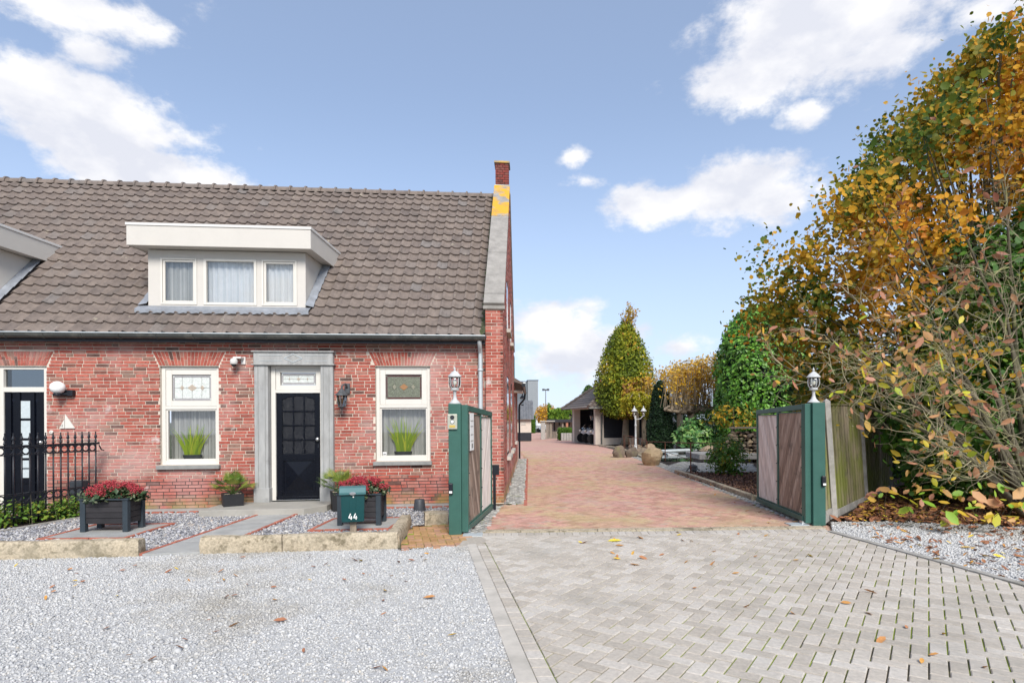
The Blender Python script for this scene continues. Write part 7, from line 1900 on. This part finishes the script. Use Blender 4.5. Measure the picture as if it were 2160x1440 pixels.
def lime_tree():
    b = Vector((9.6, 11.6, 0)); t = empty('lime_tree', b, 'large autumn tree with yellow, orange and green leaves', 'tree')
    rr = random.Random(12); wood = MB(); tips = []
    for k in range(4):
        bb = b + Vector((rr.uniform(-.9, .7), rr.uniform(-.5, .5), 0)); MB().tube([bb, bb + Vector((rr.uniform(-.3, .2), 0, 1.4)), bb + Vector((rr.uniform(-1.0, .5), rr.uniform(-.3, .3), 3.4)), bb + Vector((rr.uniform(-1.6, .6), rr.uniform(-.5, .5), 5.6))], [.16, .12, .09, .04], 8).build('trunk', M['bark_dark'], t, smooth=True)
    # crown outline: left edge measured at several heights (z, leftmost x)
    cps = []
    def xl(z): return np.interp(z, [.6, 1.8, 2.8, 3.8, 4.8, 5.6, 6.5, 7.4, 8.2, 8.8], [6.8, 6.4, 6.0, 5.35, 5.25, 6.1, 7.1, 7.8, 8.5, 9.4])
    while len(cps) < 520:
        z = rr.uniform(1.9, 8.7); x0 = xl(z); x = x0 + (rr.random() ** 1.5) * (13.5 - x0); y = 11.3 + rr.gauss(0, 1.0) + (x - 9) * .05
        cps.append((x, y, z))
    cp = np.array(cps); k = 92; sig = RNG.uniform(.12, .30, len(cp))
    pos = (cp[:, None, :] + RNG.normal(0, 1, (len(cp), k, 3)) * sig[:, None, None]).reshape(-1, 3)
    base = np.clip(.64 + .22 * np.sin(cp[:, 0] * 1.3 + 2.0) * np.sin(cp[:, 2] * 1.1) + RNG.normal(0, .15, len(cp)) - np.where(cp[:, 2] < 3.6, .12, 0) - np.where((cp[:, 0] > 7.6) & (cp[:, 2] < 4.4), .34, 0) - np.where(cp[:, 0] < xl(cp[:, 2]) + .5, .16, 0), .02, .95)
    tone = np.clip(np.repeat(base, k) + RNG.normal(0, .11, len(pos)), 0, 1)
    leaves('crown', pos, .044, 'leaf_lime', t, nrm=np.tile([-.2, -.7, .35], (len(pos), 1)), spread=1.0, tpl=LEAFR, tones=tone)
    for i in range(0, len(cp), 2):
        a = b + Vector((0, 0, 1.0 + .45 * cp[i][2])); q = Vector(cp[i]); wood.tube([a * .35 + q * .65 + Vector((0, 0, -.4)), a * .15 + q * .85 + Vector((rr.uniform(-.1, .1), 0, -.1)), q + (q - a).normalized() * .25], [.022, .014, .005], 4, cap=False)
    for i in range(0, len(cp), 9):
        a = b + Vector((rr.uniform(-.5, .5), 0, 1.0 + .35 * cp[i][2])); q = Vector(cp[i]); wood.tube([a, a * .6 + q * .4 + Vector((0, 0, .3)), a * .35 + q * .65 + Vector((0, 0, -.2)), q], [.045, .034, .02, .006], 5, cap=False)
    wood.build('branches', M['bark_dark'], t, kind='stuff')
lime_tree()
def magnolia():
    b = Vector((8.15, 9.2, 0)); t = empty('magnolia_tree', b, 'wide magnolia with bare lichened twigs and last brown leaves', 'tree'); rr = random.Random(31); tips = []; tw = MB()
    ends = [(1650, 770, 9.8), (1720, 700, 9.6), (1790, 620, 9.6), (1860, 520, 9.8), (1900, 420, 10.0), (1990, 330, 10.0), (2080, 210, 10.2), (1960, 650, 9.2), (2060, 500, 9.4), (1850, 770, 8.9), (1930, 850, 8.6), (2000, 780, 8.4), (2100, 680, 8.8), (1960, 930, 8.5), (2030, 960, 8.2), (2120, 380, 9.8), (1760, 790, 9.4), (2090, 880, 8.3)]
    for i, (px, py, d) in enumerate(ends):
        q = P(px, py, d); s = b + Vector((rr.uniform(-.25, .25), rr.uniform(-.2, .2), .1)); m1 = s * .62 + q * .38 + Vector((0, 0, .35 if py < 800 else .1)); m2 = s * .3 + q * .7 + Vector((rr.uniform(-.15, .15), 0, .15))
        r0 = .062 if i < 9 else .036
        MB().tube([s, (s + m1) / 2 + Vector((rr.uniform(-.12, .12), 0, .1)), m1, m2, q], [r0, r0 * .75, r0 * .48, r0 * .28, r0 * .12], 7).build('branch', M['bark_dark'], t, smooth=True)
        for f in (.35, .5, .65, .78, .9, 1.0):
            for _ in range(2):
                p = m1 + (m2 - m1) * min(1, f / .6) if f < .6 else m2 + (q - m2) * ((f - .6) / .4)
                d_ = ((q - s).normalized() + Vector((rr.gauss(0, .7), rr.gauss(0, .6), rr.gauss(.1, .6)))).normalized()
                grow(tw, p, d_, rr.uniform(.35, .6), .0078, 2, rr, tips, kink=.5, n=4)
    tw.build('twigs', M['twig'], t, kind='stuff')
    tp = np.array([list(p) for p, d in tips]); dd = np.array([list(d) for p, d in tips])
    bud = tp[RNG.random(len(tp)) < .55]
    mat('bud', (.36, .34, .22), .7)
    x, y, z = frames(len(bud)); leaves('buds', bud, .014, 'bud', t, tpl=([(-1, 0, 0), (0, .4, 0), (1, 0, 0), (0, -.4, 0), (0, 0, .4)], [(0, 1, 4), (1, 2, 4), (2, 3, 4), (3, 0, 4)]), kind='stuff')
    kk = RNG.random(len(tp)) < np.where(tp[:, 0] < 6.6, .34, .17); lp = tp[kk] + RNG.normal(0, .03, (kk.sum(), 3)); tone = np.clip(.42 + RNG.normal(0, .2, len(lp)) + np.where(lp[:, 2] < 2.3, .1, 0) + np.where(lp[:, 0] < 6.6, .14, 0), 0, .95)
    leaves('crown', lp, .066, 'leaf_magnolia', t, tpl=LEAF6, tones=tone, aspect=1.15)
    # low shoots with big leaves above the litter
    ss = MB(); sp = []; st = []
    for (px, py, d, n) in ((1870, 1035, 8.9, 6), (1925, 1055, 8.4, 7), (1965, 1060, 8.3, 6), (2010, 1040, 8.5, 8), (2030, 1085, 8.0, 7), (2075, 1050, 8.2, 8), (2085, 1020, 8.5, 6), (2110, 1080, 7.9, 6), (2140, 1060, 8.1, 8), (1985, 1075, 8.2, 6), (1850, 1030, 9.1, 5), (2150, 1030, 8.3, 7), (2050, 1070, 8.1, 6), (1945, 1030, 8.7, 6)):
        c = P(px, py, d); g = Vector((c.x + rr.uniform(-.35, .35), c.y + .3, 0)); ss.tube([g, (g + c) / 2 + Vector((rr.uniform(-.04, .04), 0, 0)), c], [.005, .004, .003], 4)
        tt = rr.uniform(.55, 1.0)
        for j in range(n): sp.append((c.x + rr.gauss(0, .13), c.y + rr.gauss(0, .08), max(.06, c.z - .04 + rr.gauss(0, .07)))); st.append(min(1, max(.2, tt + rr.gauss(0, .2))))
    ss.build('low_stems', M['bark_dark'], t, kind='stuff'); leaves('low_leaves', np.array(sp), .075, 'leaf_magnolia', t, nrm=np.tile([0, -.6, .9], (len(sp), 1)), spread=.8, tpl=LEAF6, tones=np.array(st), aspect=1.35)
magnolia()
c = P(2045, 885, 10.4); bush('hazel_bush', (c.x, 10.6, .1), (1.25, .7, 1.5), 7000, .055, 'leaf_hazel', 'green round leaved hazel bush behind the magnolia twigs', lambda n: np.clip(RNG.normal(.55, .22, n), 0, 1), 120, tpl=LEAFR, sig=.13, stems=14, nz=.3)
c = P(2150, 885, 10.4); bush('hazel_bush', (c.x, 10.6, 1.0), (1.7, .8, 2.1), 9000, .055, 'leaf_hazel', 'green hazel bush at the right edge of the picture', lambda n: np.clip(RNG.normal(.5, .22, n), 0, 1), 110, tpl=LEAFR, sig=.13, stems=14, nz=.3)
c = P(1820, 885, 13.5); bush('hazel_bush', (c.x, 14.0, .6), (1.35, .8, 1.7), 3600, .055, 'leaf_lime', 'yellow green bush rising behind the board fence', lambda n: np.clip(RNG.normal(.35, .2, n), 0, 1), 110, tpl=LEAFR, sig=.15, stems=12, nz=.3)
c = P(2110, 885, 9.6); bush('hazel_bush', (c.x, 9.7, .35), (1.15, .35, 1.25), 2600, .05, 'leaf_hazel', 'thin hazel growth in front among the magnolia twigs', lambda n: np.clip(RNG.normal(.68, .2, n), 0, 1), 80, tpl=LEAFR, sig=.14, stems=10, nz=.3)
hedge('shade_thicket', 8.6, 17, 15.5, 18, -.05, 2.4, 9000, .09, 'leaf_yew', 'dark leaf mass added far behind the magnolia as deep shade', zr=4.2, corem='leaf_yew')  # added leaf mass; its dark colour stands in for deep shade
